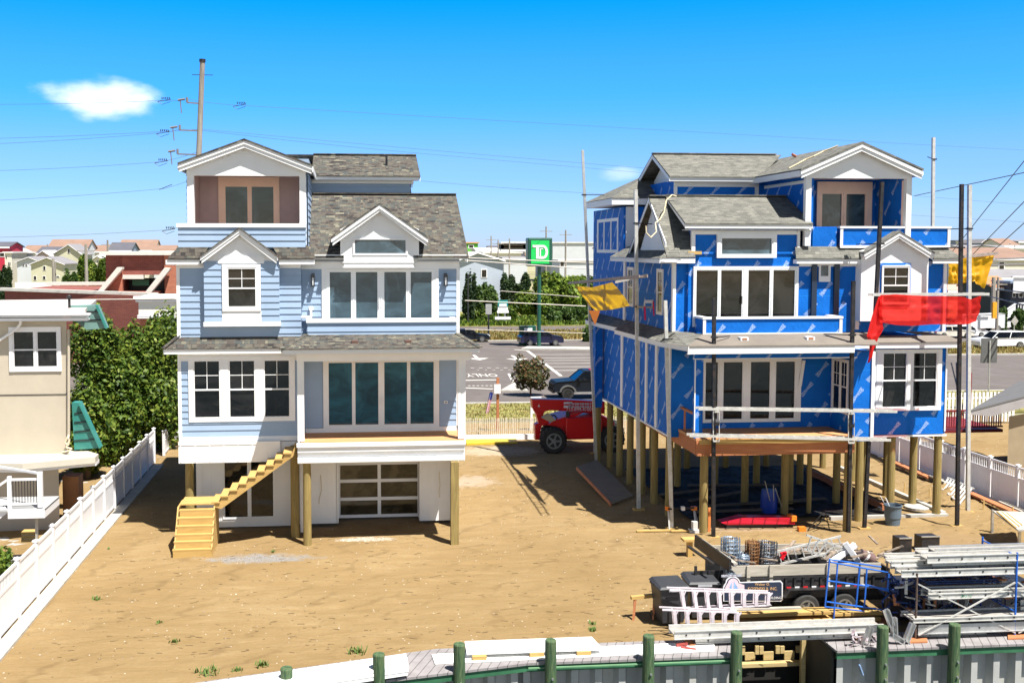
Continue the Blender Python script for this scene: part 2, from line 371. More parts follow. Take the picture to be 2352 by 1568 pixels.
siding(s,F2,-1.5,q(K1,1150,0,39.2).x,7.3,10.1); siding(s,F2,q(K1,1990,0,39.2).x,4.3,7.3,10.1)
siding(s,F2,q(K2,1868,0,39.2).x,4.3,3.9,6.75); siding(s,F2,-1.5,q(K2,1087,0,39.2).x,3.9,6.75)
siding(s,Ffront(43.48),-1.26,2.76,12.3,13.3)
siding(s,Fleft(-5.9),-50,-38.82,3.6,10.1); siding(s,Fright(4.3),39.22,50,3.6,10.1); siding(s,Fright(2.78),43.5,47,12.3,13.3)
siding(s,Fright(-1.24),38.9,43.5,10.5,13.2); siding(s,Fleft(-5.52),-47,-38.9,10.5,13.2)
s.build('siding',BLUE1,LH)
# --- 2F bay
bx0,bx1=q(K1,303,0,38.55).x,q(K1,846,0,38.55).x; bz0=q(K1,0,1410,38.55).z; bzt=q(K1,0,1378,38.55).z
bay=MB(); bay.box(bx0+.01,bx1-.01,38.57,38.81,bz0+.02,10.3); B=bay.build('bay',BLUE1,LH)
FB=Ffront(38.55); s=MB(); c0=q(K1,432,0,38.55).x; c1=q(K1,714,0,38.55).x
siding(s,FB,bx0,c0,bzt,10.05); siding(s,FB,c1,bx1,bzt,10.05); s.build('siding',BLUE1,B)
s=MB(); fbox(s,FB,bx0-.03,bx1+.03,bz0,bzt,-.5,.045); fbox(s,FB,c0,c1,bzt,q(K1,0,1300,0.0001+38.55).z,0,.03)
zg=q(K1,0,905,38.55).z
fbox(s,FB,c0-.12,c1+.12,q(K1,0,960,38.55).z,zg,0,.035)
# gable infill
s.prism([FB(bx0,10.051,.0),FB(bx1,10.051,.0),FB(bx1,10.2,0),FB((bx0+bx1)/2,11.0,0),FB(bx0,10.2,0)],(0,.5,0))
s.build('trim',WHITE,B)
window(B,FB,q(K1,435,0,38.55).x,q(K1,712,0,38.55).x,q(K1,0,1300,38.55).z,q(K1,0,965,38.55).z,[(q(K1,470,0,38.55).x,q(K1,682,0,38.55).x)],trim=.12,proud=.07,label='four over one window in the white bay panel')
# bay gable roof
ga=q(K1,570,702,38.33); gl_=q(K1,290,905,38.33); gr=q(K1,845,905,38.33)
r=MB()
for gx in (gl_,gr):
    r.prism([(ga.x,38.27,ga.z),(ga.x,39.2,ga.z),(gx.x,39.2,gx.z),(gx.x,38.27,gx.z)],(0,0,-.05))
r.build('roof',SH1,B)
s=MB(); gable_boards(s,Ffront(38.36),gl_.x,ga.x,gr.x,gl_.z-.05,ga.z-.05,-.0,.05,.12); gable_boards(s,Ffront(38.4),gl_.x+.05,ga.x,gr.x-.05,gl_.z-.14,ga.z-.14,-.0,.06,.13)
s.prism([(gl_.x,38.36,gl_.z-.07),(gl_.x,38.55,gl_.z-.07),(ga.x,38.55,ga.z-.07),(ga.x,38.36,ga.z-.07)],(0,0,-.02)); s.prism([(gr.x,38.36,gr.z-.07),(gr.x,38.55,gr.z-.07),(ga.x,38.55,ga.z-.07),(ga.x,38.36,ga.z-.07)],(0,0,-.02))
s.build('fascia',WHITE,B)
# --- pent roof under the top parapet
r=MB(); xl=q(K1,30,0,38).x; xr=-1.0
ba_,bb_=X0(K1,292,38.42),X0(K1,843,38.42)
r.poly((xl,38.42,10.17),(ba_,38.42,10.17),(ba_+.25,38.62,10.62),(-5.75,38.62,10.62)); r.poly((bb_,38.42,10.17),(xr,38.42,10.17),(-1.3,38.62,10.62),(bb_-.25,38.62,10.62));
r.poly((xl,38.42,10.17),(-5.75,38.62,10.62),(-5.75,39.6,10.62),(xl,39.6,10.17))
r.poly((xl,38.42,10.17),(xl,38.42,10.11),(ba_,38.42,10.11),(ba_,38.42,10.17)); r.poly((bb_,38.42,10.17),(bb_,38.42,10.11),(xr,38.42,10.11),(xr,38.42,10.17)); r.poly((xr,38.42,10.17),(xr,38.6,10.5),(-1.3,38.62,10.62)); r.poly((ba_,38.42,10.11),(xl,38.42,10.11),(xl,39.2,10.11),(ba_,39.2,10.11)); r.poly((xr,38.42,10.11),(bb_,38.42,10.11),(bb_,39.2,10.11),(xr,39.2,10.11))
r.build('pent_roof',SH1,LH)
s=MB()
for (a,b) in ((30,275),(845,1100)):
    xa,xb=q(K1,a,0,38.46).x,q(K1,b,0,38.46).x; s.box(xa,xb,38.46,38.49,9.93,10.10); s.box(xa,xb,38.49,38.8,9.97,9.99)
s.box(xl+.03,xl+.05,38.49,39.5,9.93,10.10)
s.box(-5.93,bx0,38.76,38.80,9.8,9.97); s.box(bx1,-1.5,38.76,38.80,9.8,9.97)
# lower pent fascia + frieze left
x0=q(K2,25,0,38.53).x; x1=q(K2,812,0,38.53).x; z1=q(K2,0,153,38.53).z; z0=q(K2,0,187,38.53).z
s.box(x0,x1,38.5,38.53,z0,z1); s.box(x0,x1,38.54,38.8,z0+.02,z0+.04); s.box(-5.9,-1.5,38.765,38.8,z0-.28,z0+.02); s.box(x0,x0+.03,38.54,39.5,z0,z1)
lfz=z1
# porch fascia
px0=q(K2,820,0,36.7).x; px1=q(K2,2133,0,36.7).x; pz1=q(K2,0,163,36.7).z; pz0=q(K2,0,193,36.7).z
s.box(px0,px1,36.7,36.73,pz0,pz1); s.box(px0,px0+.03,36.74,38.6,pz0,pz1); s.box(px1-.03,px1,36.74,39.6,pz0,pz1); s.box(px0,px1,36.74,39.2,pz0+.01,pz0+.03)
# beam
bz=q(K2,0,243,37.3).z; s.box(-1.62,q(K2,2080,0,37.3).x,37.2,37.42,bz,pz0); s.box(-1.55,-1.35,37.42,38.78,bz,pz0)
# corner boards
for (xx,yy,za,zz) in ((-5.93,38.76,zb,6.8),(-5.93,38.76,7.2,9.8),(4.2,39.16,7.3,9.9),(4.2,39.16,3.9,6.7)): s.box(xx,xx+.12,yy,yy+.1,za,zz)
# base boards and battens band
s.box(-5.92,-1.5,38.75,38.8,q(K2,0,775,38.78).z,zb)
bz0_,bz1_=2.78,q(K2,0,778,38.6).z; bxr=q(K2,800,0,38.6).x
s.box(-5.92,bxr,38.6,38.7,bz0_,bz1_)
for k in range(7): xx=-5.86+k*(bxr+5.86)/7; s.box(xx,xx+.04,38.585,38.6,bz0_+.05,bz1_-.12)
s.box(-5.92,bxr,38.58,38.6,bz1_-.1,bz1_)
s.box(bxr+.01,-1.56,38.74,38.8,2.9,zb-.2)
s.build('trim',WHITE,LH)
# lower roofs
r=MB(); tz=7.38
r.poly((x0-.02,38.46,lfz+.03),(x1+.1,38.46,lfz+.03),(-1.3,38.83,tz),(-5.88,38.83,tz)); r.poly((x0-.02,38.46,lfz+.03),(-5.88,38.83,tz),(-5.88,40,tz),(x0-.02,40,lfz+.03)); r.poly((x0-.02,38.46,lfz-.01),(x1+.1,38.46,lfz-.01),(x1+.1,38.46,lfz+.03),(x0-.02,38.46,lfz+.03))
ty=38.18; tL=q(K2,980,65,ty).x; tR=q(K2,1985,60,ty).x; tZ=q(K2,0,62,ty).z
r.poly((px0-.03,36.64,pz1+.03),(px1+.03,36.64,pz1+.03),(tR,ty,tZ),(tL,ty,tZ)); r.poly((px0-.03,36.64,pz1+.03),(tL,ty,tZ),(tL,39,tZ),(px0-.03,38.8,pz1+.03)); r.poly((px1+.03,36.64,pz1+.03),(px1+.03,40,pz1+.03),(tR,40,tZ),(tR,ty,tZ)); r.poly((px0-.03,36.64,pz1-.01),(px1+.03,36.64,pz1-.01),(px1+.03,36.64,pz1+.03),(px0-.03,36.64,pz1+.03))
r.poly((px0,36.7,pz1-.01),(px0,39.2,pz1-.01),(px1,39.2,pz1-.01),(px1,36.7,pz1-.01))
# ridge caps over hips
for (A,Bp) in (((px0-.03,36.64,pz1+.03),(tL,ty,tZ)),((px1+.03,36.64,pz1+.03),(tR,ty,tZ)),((x0-.02,38.46,lfz+.03),(-5.88,38.83,tz))): r.bar(A,Bp,.2,.03)
lr=r.build('lower_roof',SH1,LH)
s=MB()
for (a,b) in ((1282,1325),(1638,1680)):
    A=q(K2,a,98,37.3);Bq=q(K2,b,98,37.3); zz=pz1+.03+(tZ-pz1-.03)*(37.3-36.64)/(ty-36.64); s.box(A.x,Bq.x,37.15,37.45,zz-.05,zz+.05)
s.build('roof_vent',pm('brown vent',(.12,.06,.045),.6),lr)
# --- first floor triple window and doors
X=lambda K,u,Y: q(K,u,0,Y).x
Zk=lambda K,v,Y: q(K,600,v,Y).z
window(LH,Ffront(38.83),X(K2,190,38.8),X(K2,902,38.8),Zk(K2,632,38.8),Zk(K2,200,38.8),[(X(K2,222,38.8),X(K2,404,38.8)),(X(K2,458,38.8),X(K2,638,38.8)),(X(K2,692,38.8),X(K2,870,38.8))],trim=.12,proud=.09,label='triple four over one window above the stairs')
Dz0=Zk(K2,668,39.2); Dz1=Zk(K2,225,39.2)
d=window(LH,Ffront(39.2),X(K2,1090,39.2),X(K2,1866,39.2),3.86,Dz1,[(X(K2,1118,39.2),X(K2,1292,39.2)),(X(K2,1296,39.2),X(K2,1468,39.2)),(X(K2,1490,39.2),X(K2,1660,39.2)),(X(K2,1664,39.2),X(K2,1838,39.2))],trim=.08,kind='fix',gmat=GL2,name='sliding_door',sash=.05,label='four panel sliding door on the porch')
h=MB(); 
for u in (1474,1484): xx=X(K2,u,39.1); h.box(xx-.012,xx+.012,39.09,39.13,4.7,5.0)
h.build('handle',WHITE,d)
y2=39.2
d=window(LH,Ffront(y2),X(K1,1175,y2),X(K1,1968,y2),7.6,Zk(K1,1000,y2),[(X(K1,1196,y2),X(K1,1372,y2)),(X(K1,1384,y2),X(K1,1562,y2)),(X(K1,1588,y2),X(K1,1768,y2)),(X(K1,1778,y2),X(K1,1952,y2))],trim=.05,kind='fix',gmat=GL3,name='sliding_door',sash=.06,label='four panel sliding door behind the balcony')
h=MB()
for u in (1562,1580): xx=X(K1,u,y2-.08); h.box(xx-.012,xx+.012,y2-.1,y2-.06,8.35,8.7)
h.build('handle',WHITE,d)
s=MB(); s.box(-1.5,4.3,39.1,39.19,Zk(K1,1000,y2)+.005,10.16); s.box(X(K1,1150,y2),X(K1,1175,y2)-.003,39.13,39.19,7.5,10.0); s.box(X(K1,1968,y2)+.003,X(K1,1990,y2),39.13,39.19,7.5,10.0)
# dormer wall boards
s.box(X(K1,1310,38.7),X(K1,1810,38.7),38.7,39.1,Zk(K1,995,38.7),10.3)
s.box(X(K1,1285,38.72),X(K1,1850,38.72),38.72,39.3,10.25,11.2)
for v in (925,960): s.box(X(K1,1300,38.68),X(K1,1815,38.68),38.675,38.7,Zk(K1,v+30,38.7),Zk(K1,v+24,38.7))
ap=q(K1,1570,560,38.7)
s.prism([(X(K1,1285,38.72),38.72,11.2),(X(K1,1850,38.72),38.72,11.2),(ap.x,38.72,ap.z-.1)],(0,1.2,0))
s.build('dormer_wall',WHITE,LH)
window(LH,Ffront(38.72),X(K1,1375,38.7),X(K1,1770,38.7),Zk(K1,900,38.7),Zk(K1,778,38.7),[(X(K1,1384,38.7),X(K1,1760,38.7))],trim=.035,kind='fix',gmat=GL3,sash=.03,proud=.05,label='long low window in the gabled dormer')
# dormer roof
da=q(K1,1570,527,38.4); dl=q(K1,1225,770,38.4); dr=q(K1,1916,770,38.4)
r=MB()
for gx in (dl,dr): r.prism([(da.x,38.38,da.z),(da.x,42.2,da.z),(gx.x,40.2,gx.z),(gx.x,38.38,gx.z)],(0,0,-.06))
r.build('dormer_roof',SH1,LH)
s=MB(); gable_boards(s,Ffront(38.45),dl.x,da.x,dr.x,dl.z-.06,da.z-.06,0,.05,.14); gable_boards(s,Ffront(38.5),dl.x+.05,da.x,dr.x-.05,dl.z-.16,da.z-.16,0,.06,.15)
for gx in (dl,dr): s.prism([(gx.x,38.45,gx.z-.09),(gx.x,40.2,gx.z-.09),(da.x,40.2,da.z-.09),(da.x,38.45,da.z-.09)],(0,0,-.02))
# main eave fascia
e0=10.22
for (a,b) in ((1100,1312),(1842,2190)): xa,xb=X(K1,a,38.9),X(K1,b,38.9); s.box(xa,xb,38.86,38.89,Zk(K1,930,38.9),Zk(K1,900,38.9)+.02); s.box(xa,xb,38.9,39.2,10.0,10.02)
s.build('fascia',WHITE,LH)
# main roof
r=MB(); RX=4.62; sl_=(12.7-e0)/(43.3-38.82)
def rz(y): return e0+(y-38.82)*sl_
xa,xb=X(K1,1312,38.2),X(K1,1842,38.2)
r.prism([(-1.25,38.82,e0),(xa,38.82,e0),(xa,39.3,rz(39.3)),(xb,39.3,rz(39.3)),(xb,38.82,e0),(RX,38.82,e0),(RX,43.3,12.7),(-1.25,43.3,12.7)],(0,0,-.06))
r.prism([(-1.25,43.3,12.7),(RX,43.3,12.7),(RX,48.5,e0),(-1.25,48.5,e0)],(0,0,-.06)); r.bar((-1.2,43.3,12.72),(RX,43.3,12.72),.3,.04)
r.build('main_roof',SH1,LH)
s=MB(); s.prism([(4.28,39.25,10.25),(4.28,47.8,10.2),(4.28,43.3,12.6)],(-.1,0,0)); s.build('gable_end',BLUE1,LH)
s=MB(); gable_boards(s,Fright(4.55),38.84,43.3,48.4,10.16,12.62,0,.03,.16); s.build('rake_board',WHITE,LH)
# balcony parapet 2F
s=MB(); F=Ffront(38.15); pa,pb=X(K1,1045,38.1),X(K1,2115,38.1); pt=Zk(K1,1357,38.1); pc_=Zk(K1,1385,38.1)
s.box(pa+.02,pb-.02,38.17,38.27,7.2,pc_); siding(s,F,pa,pb,7.3,pc_); s.box(pa+.02,pa+.1,38.27,39.15,7.3,pc_); s.box(pb-.1,pb-.02,38.27,39.2,7.3,pc_); siding(s,Fleft(pa),-39.1,-38.15,7.3,pc_)
pp=s.build('parapet',BLUE1,LH); s=MB(); s.box(pa-.04,pb+.04,38.08,38.34,pc_,pt); s.box(pa-.06,pa+.14,38.34,39.1,pc_,pt-.02); s.box(pb-.14,pb+.06,38.34,39.1,pc_,pt-.02); s.box(-1.75,pa+.1,39.0,39.1,pt-.02,pt+.06); s.build('cap',WHITE,pp)
s=MB(); s.box(pa,pb,38.27,39.2,7.4,7.5); s.build('balcony_floor',pm('grey deck',(.4,.4,.4)),LH)
# parapet 3F
s=MB(); ya=38.62; pa,pb=X(K1,122,ya),X(K1,1036,ya); pt=Zk(K1,674,ya); pc_=Zk(K1,702,ya)
s.box(pa+.02,pb-.02,ya+.02,ya+.12,10.5,pc_); siding(s,Ffront(ya),pa,pb,10.55,pc_); s.box(pa+.02,pa+.1,ya+.12,40,10.5,pc_); siding(s,Fright(pb),ya,41,10.6,pc_)
pp=s.build('parapet',BLUE1,LH); s=MB(); s.box(pa-.05,pb+.03,ya-.07,ya+.16,pc_,pt); s.box(pa-.05,pa+.14,ya+.16,40.2,pc_,pt); s.build('cap',WHITE,pp)
s=MB(); s.box(-5.5,-1.3,38.75,41,10.55,10.65); s.build('balcony_floor',PLY,LH)
# 3F gabled loggia
pz=Zk(K1,335,38.75)
for k,(a,b) in enumerate(((193,240),(996,1043))):
    s=MB(); s.box(X(K1,a,38.75),X(K1,b,38.75),38.72,39.0,10.6,pz); s.build('post',WHITE,LH)
s=MB(); s.box(-5.36,-1.4,40.94,41.0,10.6,13.3); s.box(-5.37,-5.34,39.0,41.0,10.6,13.2); s.build('recess_wall',MAUVE,LH)
s=MB(); s.box(-5.35,-5.31,39.02,40.9,10.66,10.9)
A=q(K1,608,125,38.7); zl=Zk(K1,275,38.7)
s.prism([(X(K1,190,38.7),38.7,pz),(X(K1,1040,38.7),38.7,pz),(X(K1,1040,38.7),38.7,zl+.05),(A.x,38.7,A.z),(X(K1,190,38.7),38.7,zl+.05)],(0,.2,0)); s.box(-5.4,-1.35,38.9,41,13.28,13.34)
s.build('gable_wall',WHITE,LH)
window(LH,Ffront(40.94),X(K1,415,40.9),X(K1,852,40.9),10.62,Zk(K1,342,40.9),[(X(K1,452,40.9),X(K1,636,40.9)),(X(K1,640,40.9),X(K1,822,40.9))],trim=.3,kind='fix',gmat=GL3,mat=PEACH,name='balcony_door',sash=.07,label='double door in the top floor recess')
ra=q(K1,605,68,38.4); rl=q(K1,130,240,38.4); rr_=q(K1,1092,255,38.4)
r=MB()
for gx in (rl,rr_): r.prism([(ra.x,38.38,ra.z),(ra.x,46.5,ra.z),(gx.x,46.5,gx.z),(gx.x,38.38,gx.z)],(0,0,-.07))
r.build('top_gable_roof',SH1,LH)
s=MB(); gable_boards(s,Ffront(38.46),rl.x,ra.x,rr_.x,rl.z-.06,ra.z-.06,0,.05,.13,rr_.z-.06); gable_boards(s,Ffront(38.5),rl.x+.04,ra.x,rr_.x-.04,rl.z-.16,ra.z-.16,0,.05,.16,rr_.z-.16)
for gx in (rl,rr_): s.prism([(gx.x,38.47,gx.z-.12),(gx.x,46,gx.z-.12),(ra.x,46,ra.z-.12),(ra.x,38.47,ra.z-.12)],(0,0,-.02)); s.box(gx.x-.02,gx.x+.02,38.5,46.4,gx.z-.25,gx.z-.05)
s.build('fascia',WHITE,LH)
# 3F side roof
r=MB(); ex=X(K1,1850,43); r.prism([(-1.2,42.95,13.42),(ex+.06,42.95,13.42),(ex+.06,45.5,14.46),(-1.2,45.5,14.46)],(0,0,-.05)); r.prism([(-3.4,45.5,14.46),(ex+.06,45.5,14.46),(ex+.06,48.1,13.42),(-3.4,48.1,13.42)],(0,0,-.05)); r.bar((-1.2,45.5,14.48),(ex+.06,45.5,14.48),.3,.04)
r.build('top_roof',SH1,LH)
s=MB(); s.box(X(K1,1100,43),ex,43.0,43.04,Zk(K1,358,43),13.38); s.box(-1.2,ex-.02,43.04,43.5,Zk(K1,358,43)+.0,Zk(K1,358,43)+.02); s.box(X(K1,1055,43.4),X(K1,1812,43.4),43.38,43.44,Zk(K1,385,43.4),Zk(K1,358,43.4)+.02); gable_boards(s,Fright(ex+.03),43,45.5,48,13.36,14.4,0,.03,.15); s.build('fascia',WHITE,LH)
s=MB(); p_=q(K1,1620,232,44.2); s.tube(p_-Vector((0,0,.2)),p_+Vector((0,0,.28)),.045); s.build('vent_pipe',DKM,LH)
# sconces, hose box, outlet
for i,(K,u,v,yy) in enumerate(((K1,1095,1078,39.05),(K1,2042,1076,39.05))):
    p_=q(K,u,v,yy); s=MB(); s.box(p_.x-.06,p_.x+.06,yy+.06,yy+.13,p_.z-.2,p_.z+.24); s.box(p_.x-.07,p_.x+.07,yy-.12,yy+.06,p_.z+.15,p_.z+.2); 
    for a,b in ((-.06,-.12),(.045,-.12),(-.06,.03),(.045,.03)): s.box(p_.x+a,p_.x+a+.015,yy+b+.01,yy+b+.025,p_.z-.2,p_.z+.15)
    s.box(p_.x-.07,p_.x+.07,yy-.12,yy+.06,p_.z-.23,p_.z-.2); o=s.build('wall_lantern',BLK,LH); s=MB(); s.tube((p_.x,yy-.03,p_.z-.18),(p_.x,yy-.03,p_.z+.1),.03); s.build('bulb',WHITE,o)
p_=q(K1,1082,1290,39.1); s=MB(); s.box(p_.x-.08,p_.x+.08,39.08,39.17,p_.z,p_.z+.12); s.box(p_.x-.04,p_.x+.04,39.08,39.17,p_.z-.25,p_.z); s.build('utility_box',WHITE,LH)
p_=q(K2,1911,505,39.15); s=MB(); s.box(p_.x-.07,p_.x+.07,39.12,39.17,p_.z-.05,p_.z+.05); o=s.build('outlet_box',WHITE,LH); s=MB(); s.box(p_.x-.03,p_.x+.03,39.105,39.12,p_.z-.02,p_.z+.02); s.build('outlet',BLK,o)
# porch: back wall tint strip, deck, posts
s=MB(); s.box(-1.5,4.28,37.28,39.2,3.62,3.72); s.build('porch_deck',PLY,LH)
s=MB(); F=Ffront(37.2); a,b=X(K2,915,37.2),X(K2,2040,37.2)
s.box(a,b,37.2,37.28,Zk(K2,848,37.2),Zk(K2,812,37.2)); s.box(a-.03,b+.02,37.14,37.3,Zk(K2,812,37.2),Zk(K2,788,37.2)); s.box(a,b,37.3,37.36,2.95,3.62); s.box(a,b,37.2,37.28,Zk(K2,918,37.2),Zk(K2,888,37.2)); s.box(a,a+.05,37.28,38.7,2.95,3.6); s.box(b-.05,b,37.36,39.2,2.95,3.6)
s.box(-1.4,4.2,39.13,39.19,3.72,3.88)
s.build('deck_fascia',WHITE,LH)
for (u,w_) in ((917,962),(1993,2042)):
    s=MB(); xa,xb=X(K2,u,37.35),X(K2,w_,37.35); s.box(xa,xb,37.3,37.55,3.74,bz); s.build('porch_post',WHITE,LH)
# ground floor
s=MB(); yw=40.0
gx=lambda u,Y=yw: q(K2,u,1100,Y).x
def vbat(mb,xa,xb,yy,z0,z1,n):
    for k in range(n): xx=xa+(xb-xa)*k/max(1,n-1); mb.box(xx-.012,xx+.012,yy-.012,yy,z0,z1)
s.box(-5.5,gx(422),yw,yw+.1,.05,3.35); vbat(s,-5.3,gx(410),yw,.05,3.3,3)
s.box(gx(422),gx(775),yw,yw+.1,.05,.35); s.box(gx(775),gx(880),yw,yw+.1,.05,3.35); s.box(-5.5,gx(880),yw,yw+.1,3.0,3.36)
s.box(-1.6,-1.5,38.8,yw,.1,3.3)
s.box(gx(935,39.9),gx(1185,39.9),39.9,40.0,.12,3.35); vbat(s,gx(945,39.9),gx(1180,39.9),39.9,.12,3.3,5); s.box(gx(1180,39.9),gx(1186,39.9)+.05,39.9,40.9,.12,3.35)
s.box(gx(1745,40),gx(1945,40),39.95,40.05,.12,3.35); vbat(s,gx(1750,40),gx(1940,40),39.95,.12,3.3,5); s.box(gx(1745,40)-.06,gx(1745,40),39.95,40.9,.12,3.35)
s.box(4.15,4.3,39.2,39.35,.0,3.35); s.box(4.2,4.28,39.35,50,.1,3.35); s.box(-5.5,-5.4,40.1,50,.1,3.35); s.box(gx(1945,40)-.05,4.2,39.96,40.04,.1,3.35)
s.box(gx(1186,39.9)+.05,gx(1745,40)-.06,40.8,40.9,3.02,3.36); s.build('ground_floor_wall',WHITE,LH)
# garage door
yd=40.75; GD=MB(); a,b=gx(1188,yd),gx(1745,yd); zs=[q(K2,1450,v,yd).z for v in (1272,1148,1030,912)]
us=[gx(1207,yd),gx(1456,yd),gx(1478,yd),gx(1722,yd)]
GD.box(a,us[0],yd,yd+.06,zs[0],3.2); GD.box(us[1],us[2],yd,yd+.06,zs[0],3.2); GD.box(us[3],b,yd,yd+.06,zs[0],3.2)
gv=[q(K2,1450,v,yd).z for v in (1252,1158,1137,1038,1017,922)]
for (c,dd) in ((zs[0],gv[0]),(gv[1],gv[2]),(gv[3],gv[4]),(gv[5],3.2)):
    for (e,f) in ((us[0],us[1]),(us[2],us[3])): GD.box(e,f,yd+.003,yd+.057,c,dd)
go=GD.build('garage_door',WHITE2,LH); s=MB(); s.box(us[0],us[3],yd+.03,yd+.04,gv[0],gv[5]); s.build('pane',GLG,go)
# ground slider
yw2=40.0; a,b,mid0,mid1=gx(425),gx(772),gx(590),gx(608)
window(LH,Ffront(40.03),gx(422),gx(775),.35,3.0,[(gx(428),mid0+.04),(mid1-.02,gx(768))],trim=.03,kind='fix',name='sliding_door',sash=.05,proud=.06,label='dark sliding door behind the wooden stairs')
# piles
def pile(par,x,y,r,z1,sq=False,n=14):
    s=MB()
    if sq: s.box(x-r,x+r,y-r,y+r,-.2,z1)
    else: s.tube((x,y,-.2),(x,y,z1),r,n,r*.94)
    return s.build('pile',PILE,par,smooth=False)
pile(LH,-5.62,39.15,.16,3.36); pile(LH,-1.78,38.55,.16,3.36); pile(LH,-1.3,37.5,.15,3.05); pile(LH,3.92,37.12,.14,2.96,True)
pile(LH,4.0,44,.15,3.3)
# hanging wires
s=MB(); P=[q(K2,u,v,39.85) for u,v in ((1075,990),(1083,1090),(1066,1150),(1066,1180))]; s.path(P,.012,5); P=[q(K2,u,v,39.85) for u,v in ((1866,965),(1872,1060),(1865,1100),(1870,1140))]; s.path(P,.012,5); s.build('cable',pm('cream cable',(.6,.5,.35)),LH)
s=MB(); s.path([q(K1,u,v,40.9) for u,v in ((2000,100),)]*1+[],.01) if False else None
# --- stairs (free standing straight run on a landing block)
ST=thing('stairs','raw yellow lumber staircase with a short lower flight at the blue sided house','stairs',(-4.5,37,0))
Yf=37.35; Yb=38.45
steps=[(q(K2,u,v,Yf).x,q(K2,u,v,Yf).z) for u,v in ((405,1168),(462,1128),(522,1088),(583,1045),(645,1003),(705,962),(766,922),(825,882),(882,842))]
for side in (Yf,Yb):
    s=MB(); p0=q(K2,372,1205,Yf); pe=q(K2,900,862,Yf)
    pts=[(p0.x,side,p0.z-.0),(q(K2,412,1218,Yf).x,side,q(K2,412,1218,Yf).z),(pe.x,side,pe.z)]+[(q(K2,905,800,Yf).x,side,q(K2,905,800,Yf).z)]
    zz=[]
    for i in range(len(steps)-1,-1,-1):
        x_,z_=steps[i]; xl_=x_-.24
        zz+= [(x_,side,z_-.04),(xl_,side,z_-.04)]
    s.prism([(x,y,z) for x,y,z in (pts+zz)],(0,.05,0)); s.build('stringer',LUM,ST)
for (x_,z_) in steps:
    s=MB(); s.box(x_-.29,x_+.0,Yf-.05,Yb+.08,z_-.04,z_); s.build('tread',LUM,ST)
# lower flight facing the camera
lp=q(K2,372,1180,Yf); n=6; zt=q(K2,250,1180,Yf).z; xa,xb=q(K2,140,1180,37.3).x,q(K2,368,1180,37.3).x
tr=[(1180,37.45),(1212,37.3)]
s=MB(); s.box(xa,xb,37.3,38.4,zt-.045,zt); s.build('landing',LUM,ST)
vf=[1215,1268,1322,1378,1425,1478]; 
for k in range(6):
    yk=37.25-.17*k; zk=q(K2,250,vf[k]+2,yk).z; w0,w1=xa-.06*k*.4,xb+.02
    s=MB(); s.box(w0-.02,w1,yk-.12,yk+.16,zk-.04,zk); s.box(w0,w1-.02,yk-.117,yk-.09,zk-.30,zk-.035); s.build('tread',LUM,ST)
yk=37.25-.17*5
for xx in (xa-.1,xb-.03):
    s=MB(); s.prism([(xx,yk-.02,0),(xx,yk-.02,.3),(xx,37.3,zt-.1),(xx,38.4,zt-.1),(xx,38.4,0)],(.05,0,0)); s.build('stringer',LUM,ST)
